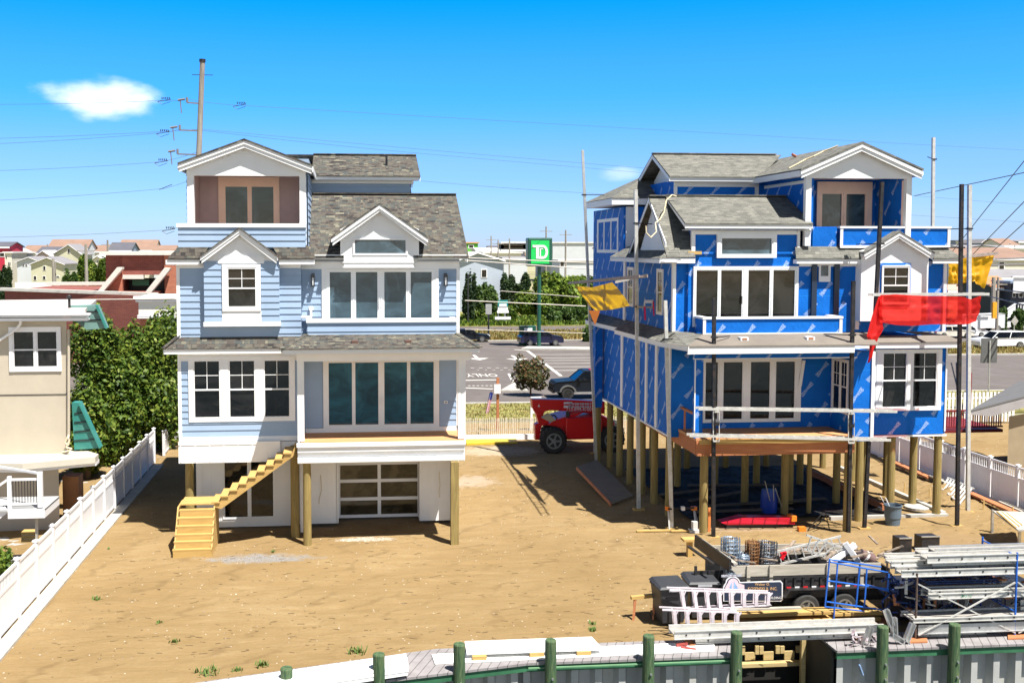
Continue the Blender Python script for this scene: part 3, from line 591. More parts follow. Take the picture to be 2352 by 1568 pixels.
# ================================================================== GROUND, ROADS, WATER
def flat(name,pts,z,mat,kind='structure'):
    m=MB(); m.poly(*[(p[0],p[1],z) for p in pts]); return tag(m.build(name,mat),kind=kind)
def sandmat():
    s=NT('sand soil'); co=s.coord('Object'); cs=s.coord('Object',(.5,1.7,1))
    big=s.noise(.22,5,co); mid=s.noise(1.4,7,cs,.7,.6); fin=s.noise(9,6,co,.7)
    t=s.math('ADD',s.math('ADD',s.math('MULTIPLY',big,.45),s.math('MULTIPLY',mid,.40)),s.math('MULTIPLY',fin,.22))
    c=s.ramp(t,[(.32,(.215,.14,.06)),(.47,(.248,.166,.074)),(.57,(.275,.188,.088)),(.72,(.34,.248,.13))])
    st=s.noise(3.2,8,s.coord('Object',(.35,2.6,1)),.8,1.2); f=s.ramp(st,[(.55,(0,0,0)),(.72,(1,1,1))]); c=s.mix(s.math('MULTIPLY',f,.22),c,(.17,.10,.045))
    wv=s.n('TexWave'); wv.inputs['Scale'].default_value=.55; wv.inputs['Distortion'].default_value=7; wv.inputs['Detail'].default_value=5; wv.inputs['Detail Scale'].default_value=1.4; s.l(s.coord('Object',(.35,1,1),(0,0,.25)),wv.inputs['Vector']); tf=s.ramp(wv.outputs['Color'],[(.0,(1,1,1)),(.12,(0,0,0))]); tf=s.math('MULTIPLY',tf,s.ramp(s.noise(.5,4,co),[(.45,(0,0,0)),(.6,(1,1,1))])); c=s.mix(s.math('MULTIPLY',tf,.35),c,(.13,.08,.035))
    vo=s.n('TexVoronoi'); vo.inputs['Scale'].default_value=7; s.l(co,vo.inputs['Vector']); pick=s.ramp(vo.outputs['Color'],[(.0,(0,0,0)),(1,(1,1,1))])
    ss=s.n('SeparateXYZ'); s.l(vo.outputs['Color'],ss.inputs[0]); peb=s.math('MULTIPLY',s.math('LESS_THAN',vo.outputs['Distance'],.16),s.math('GREATER_THAN',ss.outputs['X'],.86)); c=s.mix(peb,c,s.mix(s.math('GREATER_THAN',ss.outputs['Y'],.5),(.06,.04,.03),(.62,.56,.48)))
    # gravel patch and chalky spill
    sp=s.n('SeparateXYZ'); s.l(co,sp.inputs[0])
    def blob(x,y,a,b,st_):
        dx=s.math('DIVIDE',s.math('SUBTRACT',sp.outputs['X'],x),a); dy=s.math('DIVIDE',s.math('SUBTRACT',sp.outputs['Y'],y),b)
        r=s.math('ADD',s.math('MULTIPLY',dx,dx),s.math('MULTIPLY',dy,dy)); r=s.math('ADD',r,s.math('MULTIPLY',s.math('SUBTRACT',s.noise(2.2,6,co,.75),.5),3.2))
        return s.math('MULTIPLY',s.ramp(r,[(.25,(1,1,1)),(.85,(0,0,0))]),st_)
    grv=s.ramp(s.noise(22,4,co,.8),[(.4,(.12,.125,.13)),(.6,(.36,.35,.34))])
    for (u,v,a,b,st_,cc) in ((600,1282,2.3,.62,.8,grv),(835,1238,1.3,.35,.7,s.ramp(s.noise(14,4,co,.8),[(.42,(.30,.24,.16)),(.55,(.62,.6,.56))])),(1075,1105,1.6,1.5,.45,(.42,.36,.30)),(1150,1035,3.0,1.6,.5,(.52,.44,.34)),(1700,1215,2.2,.5,.5,(.34,.25,.17)),(2120,1240,4,1.3,.4,(.24,.16,.09))):
        p=gd(u,v); c=s.mix(blob(p.x,p.y,a,b,st_),c,cc)
    s.l(c,s.b.inputs['Base Color']); s.b.inputs['Roughness'].default_value=.95; s.b.inputs['Specular IOR Level'].default_value=.15
    h=s.math('ADD',s.math('ADD',s.math('MULTIPLY',mid,.7),s.math('MULTIPLY',fin,.3)),s.math('MULTIPLY',st,.35)); s.bump(h,.9,.09); return s.m
SAND=sandmat()
GRASS=pm('dry grass ground',(.20,.19,.05),.95,.45,.8,.6,dirt=((.42,.30,.12),1.6,.8),fine=30)
TANG=pm('dry grass',(.42,.31,.13),.95,.3,1.2,.6,dirt=((.14,.16,.04),2.5,.7),fine=40)
ASPH=pm('asphalt',(.115,.096,.086),.9,.14,.5,.25,dirt=((.17,.155,.15),.35,.6),fine=60)
CONC=pm('concrete',(.42,.40,.36),.85,.15,2,.2,dirt=((.25,.23,.2),3,.5))
PAINT=pm('road paint',(.62,.60,.55),.7,.1,6,dirt=((.16,.15,.14),9,.5))
EARTH=pm('open ground',(.26,.24,.13),.95,.35,.03,.2,dirt=((.12,.14,.05),.06,.7))
m=MB(); m.poly((-1500,28,-.10),(1500,28,-.10),(1500,5000,-.10),(-1500,5000,-.10)); tag(m.build('ground',EARTH),kind='structure')
rs=np.random.RandomState(4)
from mathutils import noise as mno
def hgt(x,y):
    h=.035*mno.noise((x*.5,y*.5,0))+.02*mno.noise((x*1.9,y*1.9,3))+.012*mno.noise((x*5,y*5,7))+.026*mno.noise((x*.3+y*.15,y*3.2-x*.2,11))*max(0,mno.noise((x*.2,y*.25,5))+.35)
    e=min(1,max(0,(y-27.2)/1.2)); h*=e
    for (mx,my,rx,ry,a) in MND: h+=a*math.exp(-((x-mx)/rx)**2-((y-my)/ry)**2)*(1+1.1*mno.noise((x*3.1,y*3.1,2))+.5*mno.noise((x*8,y*8,4)))
    return h
MND=[(14.6,36.6,1.0,.35,.16),(16.6,36.4,1.4,.35,.14),(19.2,36.9,1.1,.4,.13),(22.6,37.0,.9,.45,.14),(21.6,38.5,.9,.5,.1),(24.3,40.5,1,1.2,.16),(25.6,42.5,.9,2,.25),(12.7,37.1,.9,.4,.12),(-2.6,38.6,.8,.3,.05),(9.3,38.8,1.5,.4,.05),(24.4,37.2,.6,1.6,.12)]
m=MB(); x0,x1,y0,y1=-15.,41.,27.0,63.; nx,ny=300,400
def gp(u,v):
    x=x0+(x1-x0)*u; ys_=y0 if x>2.4 else y0-.27*(2.4-x); y=ys_+(y1-ys_)*v**1.35; return (x,y,hgt(x,y)*(0 if y<27.05 else 1))
m.grid(gp,nx,ny)
cut=[]
m.f=[f for f in m.f if not (10.05<sum(m.v[i][0] for i in f)/4<12.75 and sum(m.v[i][1] for i in f)/4<28.05)]
tag(m.build('sand_lot',SAND,smooth=True),kind='structure')
WAT=NT('creek water'); WAT.b.inputs['Base Color'].default_value=(.012,.02,.02,1); WAT.b.inputs['Roughness'].default_value=.05; WAT.bump(WAT.noise(2.5,4,WAT.coord('Object')),.3,.05)
m=MB(); m.poly((-400,-300,-1.9),(400,-300,-1.9),(400,28.2,-1.9),(-400,28.2,-1.9)); tag(m.build('water',WAT.m),kind='structure')
# roads beyond the lots
m=MB(); m.poly((-400,28.25,-.11),(-9.3,28.25,-.11),(-9.3,20,-.11),(-400,20,-.11)); tag(m.build('ground',CONC),kind='structure')
yr=lambda v: gd(787,v).y
m=MB(); m.box(-60,200,70.9,119,-.05,.0); m.box(40,260,119.01,142,-.05,-.002); tag(m.build('road',ASPH),kind='structure')
flat('far_road',[(-200,133),(300,133),(300,142),(-200,142)],-.02,ASPH)
tag(MB().box(-40,39.9,64.2,70.6,-.05,.05).build('grass_verge',GRASS),kind='structure')
tag(MB().box(-60,39.8,119.2,132.8,-.05,.04).build('dry_verge',TANG),kind='structure')
tag(MB().box(-60,200,142.2,175,-.05,.04).build('far_verge',GRASS),kind='structure')
tag(MB().box(39.95,200,64.2,73.6,-.05,.05).build('grass_verge',GRASS),kind='structure')
tag(MB().box(40,200,99,110.5,-.05,.06).build('grass_median',TANG),kind='structure')
tag(MB().box(-40,39.9,70.6,70.9,-.05,.12).build('kerb',CONC),kind='structure')
tag(MB().box(40,200,98.7,99,-.05,.14).build('kerb',CONC),kind='structure')
tag(MB().box(39.95,200,73.6,73.9,-.05,.08).build('kerb',CONC),kind='structure')
tag(MB().box(-60,39.9,118.9,119.2,-.05,.14).build('kerb',CONC),kind='structure')
m=MB(); m.prism([g(K11,u,v,.0) for u,v in ((522,575),(660,495),(830,560),(840,578))],(0,0,.12)); tag(m.build('pavement',CONC),kind='structure')
m=MB(); m.prism([g(K10,u,v,.0) for u,v in ((760,1400),(830,1375),(1590,1385),(1610,1412))],(0,0,.15)); tag(m.build('pavement',CONC),kind='structure')
# paint
def stripe(mb,K,a,b,w=.14):
    A=g(K,*a,.006);B=g(K,*b,.006); mb.bar(A,B,w,.004)
m=MB(); stripe(m,K11,(680,92),(830,105),.3); stripe(m,K11,(830,105),(1215,395),.3)
for (v,a) in ((150,900),(190,945),(218,985),(252,1040),(290,1085),(332,1140)): stripe(m,K11,(a,v),(1780,v-3),.16)
stripe(m,K11,(120,445),(480,440),.35); stripe(m,K11,(120,532),(435,545),.3); stripe(m,K11,(615,368),(680,490),.2)
for k in range(6): stripe(m,K11,(180+k*95,302),(220+k*95,303),.16)
for k in range(5): stripe(m,K11,(250+k*90,325),(280+k*90,326),.12)
for k in range(6): stripe(m,K11,(150+k*50,505),(175+k*50,508),.2)
p=g(K11,305,385,.006); m.text('ONLY',p,(-1,0,0),(0,-1,0),2.9,squash=.34)
for (u,v,dx) in ((250,185,1),(700,190,-1)):
    a=g(K11,u,v,.006); m.poly(a+Vector((-1.1,-.5,0)),a+Vector((1.1,-.5,0)),a+Vector((0,-2.3,0))); m.poly(a+Vector((-.15,-.5,0)),a+Vector((.15,-.5,0)),a+Vector((.15,2.5,0)),a+Vector((-.15,2.5,0)))
tag(m.build('road_marking',PAINT),kind='structure')
# concrete kerb by the left fence
m=MB()
for k in range(14):
    ya=26.5+k*1.83; m.box(-9.16,-8.74,ya+.01,ya+1.82,-.05,.07)
tag(m.build('kerb',CONC),kind='structure')
m=MB(); m.box(-60,-9.3,20,62,-.08,-.02); tag(m.build('ground',pm('neighbour paving',(.34,.33,.31),.9,.1,.5)),kind='structure')
# ================================================================== DOCK AND BULKHEAD
def deckmat():
    s=NT('grey composite decking'); co=s.coord('Object'); sp=s.n('SeparateXYZ'); s.l(co,sp.inputs[0])
    t=s.math('FRACT',s.math('DIVIDE',s.math('ADD',sp.outputs['X'],s.math('MULTIPLY',sp.outputs['Y'],-.42)),.235)); gap=s.math('LESS_THAN',t,.07)
    c=s.ramp(s.noise(2.5,5,co),[(.3,(.21,.19,.19)),(.7,(.30,.28,.28))]); s.l(s.mix(gap,c,(.04,.04,.04)),s.b.inputs['Base Color']); s.b.inputs['Roughness'].default_value=.7
    s.bump(s.math('SUBTRACT',1,gap),.6,.02); return s.m
DECK=deckmat(); GRN=pm('green treated stringer',(.03,.13,.06),.6,.3,2)
def dock(name,poly,label):
    D=thing(name,label,'dock',(poly[0][0],poly[0][1],0)); m=MB(); m.prism([(x,y,.02) for x,y in poly],(0,0,.06)); m.build('deck_boards',DECK,D); return D
D1=dock('dock',[(4.56,25.86),(10.12,25.86),(10.12,27.05),(2.4,27.05),(.5,26.55),(-4.5,25.2),(-4.5,24.05)],'grey boarded dock walkway under white boards, left of the gap')
m=MB(); m.box(4.56,10.1,25.9,25.98,-.16,.015); m.bar((4.56,25.94,-.07),(-4.4,24.15,-.07),.08,.17); m.build('stringer',GRN,D1)
m=MB(); m.box(4.6,10.1,25.82,25.86,-.06,-.03); m.build('batten',pm('pale green batten',(.16,.32,.17)),D1)
D2=dock('dock',[(12.72,25.9),(22,25.9),(22,27.05),(12.72,27.05)],'grey boarded dock walkway under the ladder rack, right of the gap')
m=MB(); m.box(12.75,22,25.94,26.02,-.16,.015); m.build('stringer',GRN,D2)
VIN=pm('grey vinyl sheet pile',(.42,.42,.40),.6,.15,1.2,dirt=((.22,.2,.12),1.2,.5)); YWD=wood('wet yellow timber',(.40,.29,.12),(.60,.46,.22),axis='x',sc=.6)
def sheetpile(mb,x0,x1,y,y2,z0,z1,pitch=.62,dep=.22,vert=False):
    n=int((x1-x0)/pitch); L_=[]
    for k in range(n+1):
        xa=x0+k*pitch; L_+=[(xa,0),(xa+pitch*.28,0),(xa+pitch*.42,dep),(xa+pitch*.86,dep)]
    for i in range(len(L_)-1):
        (a,da_),(b,db_)=L_[i],L_[i+1]; fa_=(a-x0)/(x1-x0); fb2=(b-x0)/(x1-x0)
        ya=y+(y2-y)*fa_+da_; yb=y+(y2-y)*fb2+db_; mb.poly((a,ya,z0),(b,yb,z0),(b,yb,z1),(a,ya,z1))
BK=thing('bulkhead','corrugated grey sheet pile bulkhead below the dock','bulkhead',(4,26.1,-2))
m=MB(); sheetpile(m,4.5,10.0,26.02,26.02,-3,.0); m.build('sheet_wall',VIN,BK)
m=MB(); sheetpile(m,-4.5,4.5,24.25,26.02,-3,.0); m.build('sheet_wall',VIN,BK)
m=MB(); sheetpile(m,12.8,22,26.05,26.05,-3,.0); m.build('sheet_wall',VIN,BK)
m=MB(); q12=lambda u,v: q(K12,u,v,28.05)
for (ua,ub) in ((640,690),(750,800),(872,925),(995,1045),(1115,1165)):
    a=q12(ua,900); b=q12(ub,818); xm=(a.x+b.x)/2; m.box(a.x,xm-.01,28.05,28.12,-.8,b.z); m.box(xm+.01,b.x,28.05,28.12,-.8,b.z-.015); m.box(b.x+.01,b.x+.3,28.07,28.12,-.75,b.z-.42)
m.build('timber_sheeting',YWD,BK); m=MB(); m.box(9.5,12.9,28.3,28.36,-3,-.02); m.build('slip_back',pm('slip void black',(.012,.010,.008),.9),BK)  # black sheet painted in for the dark void behind the timber boards
m=MB(); a=q(K12,680,950,27.85); b=q(K12,1170,910,27.85); m.box(9.4,b.x,27.85,28.04,a.z,b.z); m.build('waler',YWD,BK)
m=MB(); m.box(10.0,10.1,26.2,28.1,-3,0); m.box(12.72,12.8,26.2,28.1,-3,0); m.build('slip_side',pm('dark wet timber',(.05,.045,.035),.7),BK)
m=MB(); m.box(12.5,12.62,27.5,27.62,-3,-.1); m.build('corner_post',YWD,BK)
def pilemat():
    s=NT('green weathered dock pile'); co=s.coord('Object',(6,6,1.2)); n=s.noise(1.2,8,co,.7,1); c=s.ramp(n,[(.3,(.02,.045,.02)),(.48,(.045,.095,.04)),(.6,(.10,.14,.06)),(.75,(.17,.085,.035))]); s.l(c,s.b.inputs['Base Color']); s.b.inputs['Roughness'].default_value=.8; s.bump(n,.5,.03); return s.m
DPM=pilemat(); STEEL=pm('galvanised bolt',(.5,.5,.5),.4,.1,3,metal=.8)
DL=['leftmost half hidden green dock pile at the white board bundle','green dock pile crossing the bundle of white boards','green dock pile at the left end of the white panels','green and orange stained dock pile in front of the white panels','green dock pile right of the white panels','green dock pile at the left side of the dock gap','green dock pile at the right side of the dock gap','green dock pile in front of the scaffold rack']
for k,(u,vt) in enumerate(((658,1532),(870,1500),(1055,1477),(1265,1468),(1490,1458),(1692,1450),(2028,1437),(2193,1432))):
    Y=25.72 if k>2 else (24.75,25.05,25.5)[k]; p=at(u,vt,Y); t=thing('dock_pile',DL[k],'pile',(p.x,Y,-3),'timber piles along the dock edge')
    m=MB(); m.lathe((p.x,Y,-3),[(.155,0),(.15,1.5),(.145,p.z+2.97),(.13,p.z+3)],18); m.build('post',DPM,t,smooth=False)
    m=MB(); 
    for zz in (p.z-1.35,p.z-.95): m.tube((p.x+.02,Y-.19,zz),(p.x+.02,Y-.13,zz),.028,8)
    m.build('bolt',STEEL,t)
# white boards lying on the dock
WB=pm('white trim board',(.82,.82,.80),.5,.03,2)
def board(name,label,P,h,mat,z,cat='board',group=None,parts=None):
    m=MB(); m.prism([(p[0],p[1],z) for p in P],(0,0,h)); return tag(m.build(name,mat),label,cat,group)
K20=(420,1500,1.8375)
for k,(lab,dz,off) in enumerate((('bottom white board of the long bundle at the dock edge',.15,0),('middle white board of the long bundle at the dock edge',.24,.03),('top white board of the long bundle at the dock edge',.33,.0))):
    A=g(K20,1195,408,.4); Bq=g(K20,1203,465,.4); d=Vector((-5.2,-1.45,0)); board('white_board',lab,[A+Vector((off,0,0)),Bq+Vector((off,0,0)),Bq+d,A+d],.075,WB,dz,group='long white boards bundled on the dock')
P=[g(K20,u,v,.22) for u,v in ((1480,355),(2095,333),(2150,392),(1490,415))]; board('white_sheet','wide white panel raised on yellow wood blocks on the dock',P,.04,WB,.22,'sheet')
P=[g(K20,u,v,.12) for u,v in ((1320,410),(2690,348),(2690,392),(1335,455))]; board('white_sheet','long narrow white panel under the raised one on the dock',P,.03,WB,.09,'sheet')
for k,(u,v,lab) in enumerate(((1552,432,'left yellow wood block under the raised white panel'),(1830,415,'middle yellow wood block under the raised white panel'),(2058,408,'right yellow wood block under the raised white panel'))):
    p=g(K20,u,v,.16); tag(MB().box(p.x-.18,p.x+.18,p.y-.02,p.y+.1,.125,.215).build('wood_block',LUM),lab,'wood block','yellow blocks under the white panel')
# ================================================================== FENCES
def vinyl_fence(X,ys,h,label,sgn,low=0):
    t=thing('fence',label,'fence',(X,ys[0],0))
    for y in ys:
        m=MB(); m.box(X-.065,X+.065,y-.065,y+.065,low,h+.05); m.box(X-.09,X+.09,y-.09,y+.09,h+.05,h+.08); m.hexa([(X-.07,y-.07,h+.08),(X+.07,y-.07,h+.08),(X+.07,y+.07,h+.08),(X-.07,y+.07,h+.08),(X-.01,y-.01,h+.12),(X+.01,y-.01,h+.12),(X+.01,y+.01,h+.12),(X-.01,y+.01,h+.12)]); m.build('post',WHITE2,t)
    for a,b in zip(ys[:-1],ys[1:]):
        m=MB(); m.box(X-.025,X+.025,a+.066,b-.066,h-.09,h); m.box(X-.025,X+.025,a+.066,b-.066,h-.52,h-.43); m.box(X-.025,X+.025,a+.066,b-.066,low+.06,low+.16)
        n=13
        for k in range(n):
            yy=a+.1+(b-a-.2)*(k+.5)/n; m.box(X-.012,X+.012,yy-.055,yy+.055,low+.16,h-.52); m.box(X-.01,X+.01,yy-.02,yy+.02,h-.43,h-.09)
        m.build('panel',WHITE2,t)
    return t
vinyl_fence(-9.25,[30.7+1.83*k for k in range(-3,13)],1.66,'white vinyl picket topped fence receding along the left lot line',1)
vinyl_fence(-9.1,[54.6,56.4,58.2,60.0],1.2,'short low white fence at the far end of the left lot line',1)
vinyl_fence(26.9,[39.7+1.83*k for k in range(-4,12)],1.78,'tall white vinyl privacy fence along the right lot line',-1)
# picket fence at the street end
SL=pm('sun bleached pickets',(.62,.55,.42),.8,.25,8); t=thing('picket_fence','low slatted sand fence between the two houses at the street','fence',(10,58.6,0))
m=MB(); rr=random.Random(3); 
for k in range(86): xx=6.3+k*.115+rr.uniform(-.015,.015); hh=1.02+rr.uniform(-.04,.05); m.bar((xx,58.6,0),(xx+rr.uniform(-.03,.03),58.6,hh),.05,.02,(0,1,0))
m.build('pickets',SL,t)
for zz in (.3,.85): m=MB(); m.box(6.3,16.2,58.615,58.64,zz,zz+.03); m.build('rail',pm('grey wire',(.4,.4,.4)),t)
tag(MB().box(5.8,12.2,57.3,57.5,0,.28).build('low_wall',WHITE2),'long low white board lying in front of the sand fence','board')
p=g(K11,420,1140,.1); a=g(K11,130,1170,.1); b=g(K11,715,1150,.1); c=g(K11,700,1115,.1); d=g(K11,125,1122,.1)
board('yellow_board','flat bright yellow board lying near the sand fence',[a,b,c,d],.1,pm('yellow coating',(.62,.44,.03),.5,.05),.0,'board')
t=thing('picket_fence','white picket fence in front of the red deck beyond the right lot','fence',(30,60,0))
m=MB()
for k in range(60): xx=26+k*.24; m.box(xx,xx+.14,60,60.03,.1,1.9)
m.build('pickets',WHITE2,t); m=MB(); m.box(26,40.5,60.031,60.08,1.5,1.6); m.build('rail',WHITE2,t)
# ================================================================== RIGHT HOUSE
RH=thing('house','unfinished house in blue wrap raised on round timber piles','house',(18,40,0))
XL=12.45
def X4(K,u,Y): return q(K,u,600,Y).x
def Z4(K,v,Y,u=1200): return q(K,u,v,Y).z
WH=WHITE
# cores (wrap)
m=MB()
m.box(12.46,18.75,39.25,50,3.3,7.3); m.box(19.0,23.35,39.02,50,3.3,7.0); m.box(18.75,19.0,39.25,50,3.3,7.0)
m.box(13.0,23.3,39.05,50,7.3,10.3); m.box(12.46,13.0,39.2,50,7.3,10.2)
m.build('wall',WRAP,RH)
xa=X4(K3,1415,38.9); xb=X4(K3,1980,38.9)
m=MB(); m.box(xa,xb,41.2,47.5,10.3,13.4); m.box(xa,xa+.1,38.95,41.2,10.4,13.3)
m.box(X4(K3,612,43.5),xa,43.5,48,10.4,13.35); m.box(X4(K3,630,38.9)+.75,X4(K3,1350,38.9),39.0,41.0,10.3,11.25)
m.build('upper_wall',WRAP,RH)
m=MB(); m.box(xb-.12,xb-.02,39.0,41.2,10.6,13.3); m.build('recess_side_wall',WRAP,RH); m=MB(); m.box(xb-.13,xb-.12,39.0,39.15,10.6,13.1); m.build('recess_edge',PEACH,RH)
# rear hip block, set to the left
hx=12.62
m=MB(); m.box(12.43,16,46.3,52,3.45,12.35)
m.build('rear_wall',WRAP,RH)
m=MB(); m.box(12.52,X4(K3,400,46.25),46.24,46.3,q(K6,400,560,46.2).z,12.35); m.build('rear_panel',WH,RH)
window(RH,Fleft(12.46),-51.2,-47.2,10.3,11.9,[(-51,-49.9),(-49.8,-48.6),(-48.5,-47.4)],trim=.1,kind='fix',proud=.05,gmat=GL3,label='triple side window high on the rear block')
r=MB(); e=12.72; fx,fy=11.75,45.75; bx_,by_=12.0,51.2
A=(fx,fy,e);Bb=(15.5,fy,e);T1=(14.2,48.3,14.0);T2=(15.5,48.3,14.0);Cc=(bx_-.25,by_,e)
r.poly(A,Bb,T2,T1); r.poly(Cc,A,T1); r.poly((15.5,by_,e),Cc,T1,T2)
r.poly(A,(fx,fy,e-.03),(15.5,fy,e-.03),Bb); r.poly((fx,fy,e-.03),Cc,(15.5,by_,e-.03),(15.5,fy,e-.03)); r.build('rear_roof',SH2,RH)
s=MB(); s.box(fx,15.4,fy+.03,fy+.06,12.42,12.70); s.bar((fx+.02,fy+.06,12.56),(Cc[0]+.03,by_,12.56),.03,.28); s.poly((fx+.03,fy+.07,12.45),(15,fy+.07,12.45),(15,by_,12.45),(Cc[0],by_,12.45)); s.build('rear_fascia',WH,RH)
# main roof (mirrored plan) with gable end to the left
YR,ZR=41.2,12.56
sl2=(ZR-10.22)/(YR-38.72); mz=lambda y: 10.22+(y-38.72)*sl2
r=MB(); gx=12.05; ux=X4(K3,770,38.2)
r.prism([(gx,39.4,mz(39.4)),(gx,38.72,10.22),(ux,38.72,10.22),(ux,39.05,mz(39.05)),(X4(K3,1352,38.9),39.05,mz(39.05)),(X4(K3,1352,38.9),38.72,10.22),(17.1,38.72,10.22),(17.6,39.5,mz(39.5)),(17.6,YR,ZR),(gx,YR,ZR)],(0,0,-.06))
r.prism([(gx,YR,ZR),(17.6,YR,ZR),(17.6,44.3,10.2),(gx,44.3,10.2)],(0,0,-.06)); r.bar((gx,YR,ZR+.03),(14.5,YR,ZR+.03),.3,.04); r.build('main_roof',SH2,RH)
s=MB(); s.prism([(gx+.25,39.5,10.2),(gx+.25,43.4,10.2),(gx+.25,YR,ZR-.15)],(.1,0,0)); s.build('gable_end',WH,RH)
s=MB(); gable_boards(s,Fleft(gx+.03),-44.3,-YR,-38.9,10.2,ZR-.06,0,.03,.17,10.72); s.build('rake_board',WH,RH)
# skirt roof along left at second floor eave
r=MB(); r.poly((11.75,38.72,10.14),(12.6,38.72,10.14),(12.6,39.4,10.75),(12.6,39.4,10.75)); r.poly((11.75,46.1,10.14),(11.75,38.72,10.14),(12.6,39.0,10.6),(12.6,46.1,10.6)); r.poly((11.75,38.72,10.14),(12.6,38.72,10.14),(12.6,39.0,10.6))
r.poly((11.75,46.1,10.1),(12.6,46.1,10.1),(12.6,38.72,10.1),(11.75,38.72,10.1)); r.build('side_skirt_roof',SH2,RH)
s=MB(); s.box(11.78,ux,38.74,38.77,9.95,10.13); s.box(11.78,11.81,38.77,46.1,9.95,10.13); s.box(11.82,12.46,38.2,46,10.0,10.02); s.box(12.46,ux,38.78,39.0,10.0,10.02); s.build('eave_fascia',WH,RH)
s=MB(); s.box(12.9,X4(K3,770,38.9)+.05,38.85,39.05,10.28,10.4); s.build('roof_batten',LUM,RH)
# transom shed dormer
t0,t1=q(K3,575,415,43.2),q(K3,1222,392,43.2); f0,f1=X4(K3,680,38.65),X4(K3,1426,38.65); fz=Z4(K3,552,38.65); bz=ZR+.03
r=MB(); r.prism([(f0,38.62,fz),(f1,38.62,fz),(f1,YR,bz),(f0,YR,bz)],(0,0,-.06)); r.bar((f0,YR,bz+.02),(f1,YR,bz+.02),.3,.04); r.build('dormer_roof',SH2,RH)
s=MB(); s.box(f0,f1,38.65,38.69,Z4(K3,583,38.65),fz-.05); s.prism([(f0+.02,38.69,Z4(K3,583,38.65)),(f0+.02,38.69,fz-.06),(f0+.02,YR-.1,bz-.07),(f0+.02,YR-.1,bz-.2)],(.03,0,0)); s.box(f0,f1,38.7,39.0,11.18,11.2)
u0,u1=X4(K3,718,38.95),X4(K3,1352,38.95); s.box(u0,u0+.14,38.92,39.05,10.3,11.17); s.box(u1-.1,u1,38.92,39.05,10.3,11.17); s.box(u0+.14,u1-.1,38.95,38.98,Z4(K3,618,38.95),11.17)
s.build('dormer_trim',WH,RH)
window(RH,Ffront(38.98),X4(K3,865,38.95),X4(K3,1213,38.95),Z4(K3,754,38.95),Z4(K3,618,38.95),[(X4(K3,886,38.95),X4(K3,1193,38.95))],trim=.1,kind='fix',gmat=GL3,proud=.12,label='long low window with white frame in the blue dormer')
# second floor slider, corner boards
Yd=39.04
d=window(RH,Ffront(Yd),X4(K3,730,Yd),X4(K3,1345,Yd),7.55,Z4(K3,803,Yd),[(X4(K3,740,Yd),X4(K3,880,Yd)),(X4(K3,884,Yd),X4(K3,1022,Yd)),(X4(K3,1044,Yd),X4(K3,1184,Yd)),(X4(K3,1190,Yd),X4(K3,1332,Yd))],trim=.1,kind='fix',name='sliding_door',sash=.05,proud=.08,label='four panel sliding door behind the blue balcony')
s=MB(); h=X4(K3,1018,38.9); s.box(h,h+.03,38.92,38.96,8.4,8.7); s.build('handle',DKM,d)
s=MB(); a=X4(K3,612,39.15); s.box(a,a+.12,39.13,39.3,7.2,10.0); s.box(12.42,12.46,39.16,39.3,7.2,10.0)
a=X4(K3,1688,39); s.box(a,a+.14,38.98,39.05,7.4,10.0); a=X4(K3,2205,38.95); s.box(a,a+.12,38.98,39.1,7.3,10.0)
s.build('corner_board',WH,RH)
# white gabled panel
ya=38.6; p0,p1=X4(K3,1716,ya),X4(K3,2110,ya); pb=Z4(K3,1128,ya)
s=MB(); s.box(p0,p1,ya,39.05,pb,10.2); ap=q(K3,1940,625,ya); s.prism([(p0,ya,10.201),(p1,ya,10.201),(p1,ya,10.4),(ap.x,ya,ap.z),(p0,ya,10.4)],(0,.4,0)); B2=s.build('white_bay',WH,RH)
s=MB(); a,b=X4(K3,1828,ya-.02),X4(K3,2008,ya-.02); s.box(a,b,ya-.02,ya-.001,Z4(K3,1040,ya),Z4(K3,785,ya)); s.build('window_wrap',WRAP,B2)
window(B2,Ffront(ya-.02),X4(K3,1834,ya),X4(K3,1998,ya),Z4(K3,1030,ya),Z4(K3,798,ya),[(X4(K3,1838,ya),X4(K3,1994,ya))],trim=.05,proud=.06,label='four over one window in the white gabled bay')
a_=q(K3,1937,597,38.32); l_=q(K3,1730,722,38.32); r__=q(K3,2140,722,38.32)
r=MB()
for gx_ in (l_,r__): r.prism([(a_.x,38.3,a_.z),(a_.x,39.2,a_.z),(gx_.x,39.2,gx_.z),(gx_.x,38.3,gx_.z)],(0,0,-.05))
r.build('roof',SH2,B2)
s=MB(); gable_boards(s,Ffront(38.37),l_.x,a_.x,r__.x,l_.z-.05,a_.z-.05,0,.05,.12); gable_boards(s,Ffront(38.41),l_.x+.05,a_.x,r__.x-.05,l_.z-.14,a_.z-.14,0,.06,.13)
for gx_ in (l_,r__): s.prism([(gx_.x,38.38,gx_.z-.08),(gx_.x,38.6,gx_.z-.08),(a_.x,38.6,a_.z-.08),(a_.x,38.38,a_.z-.08)],(0,0,-.02))
s.build('fascia',WH,B2)
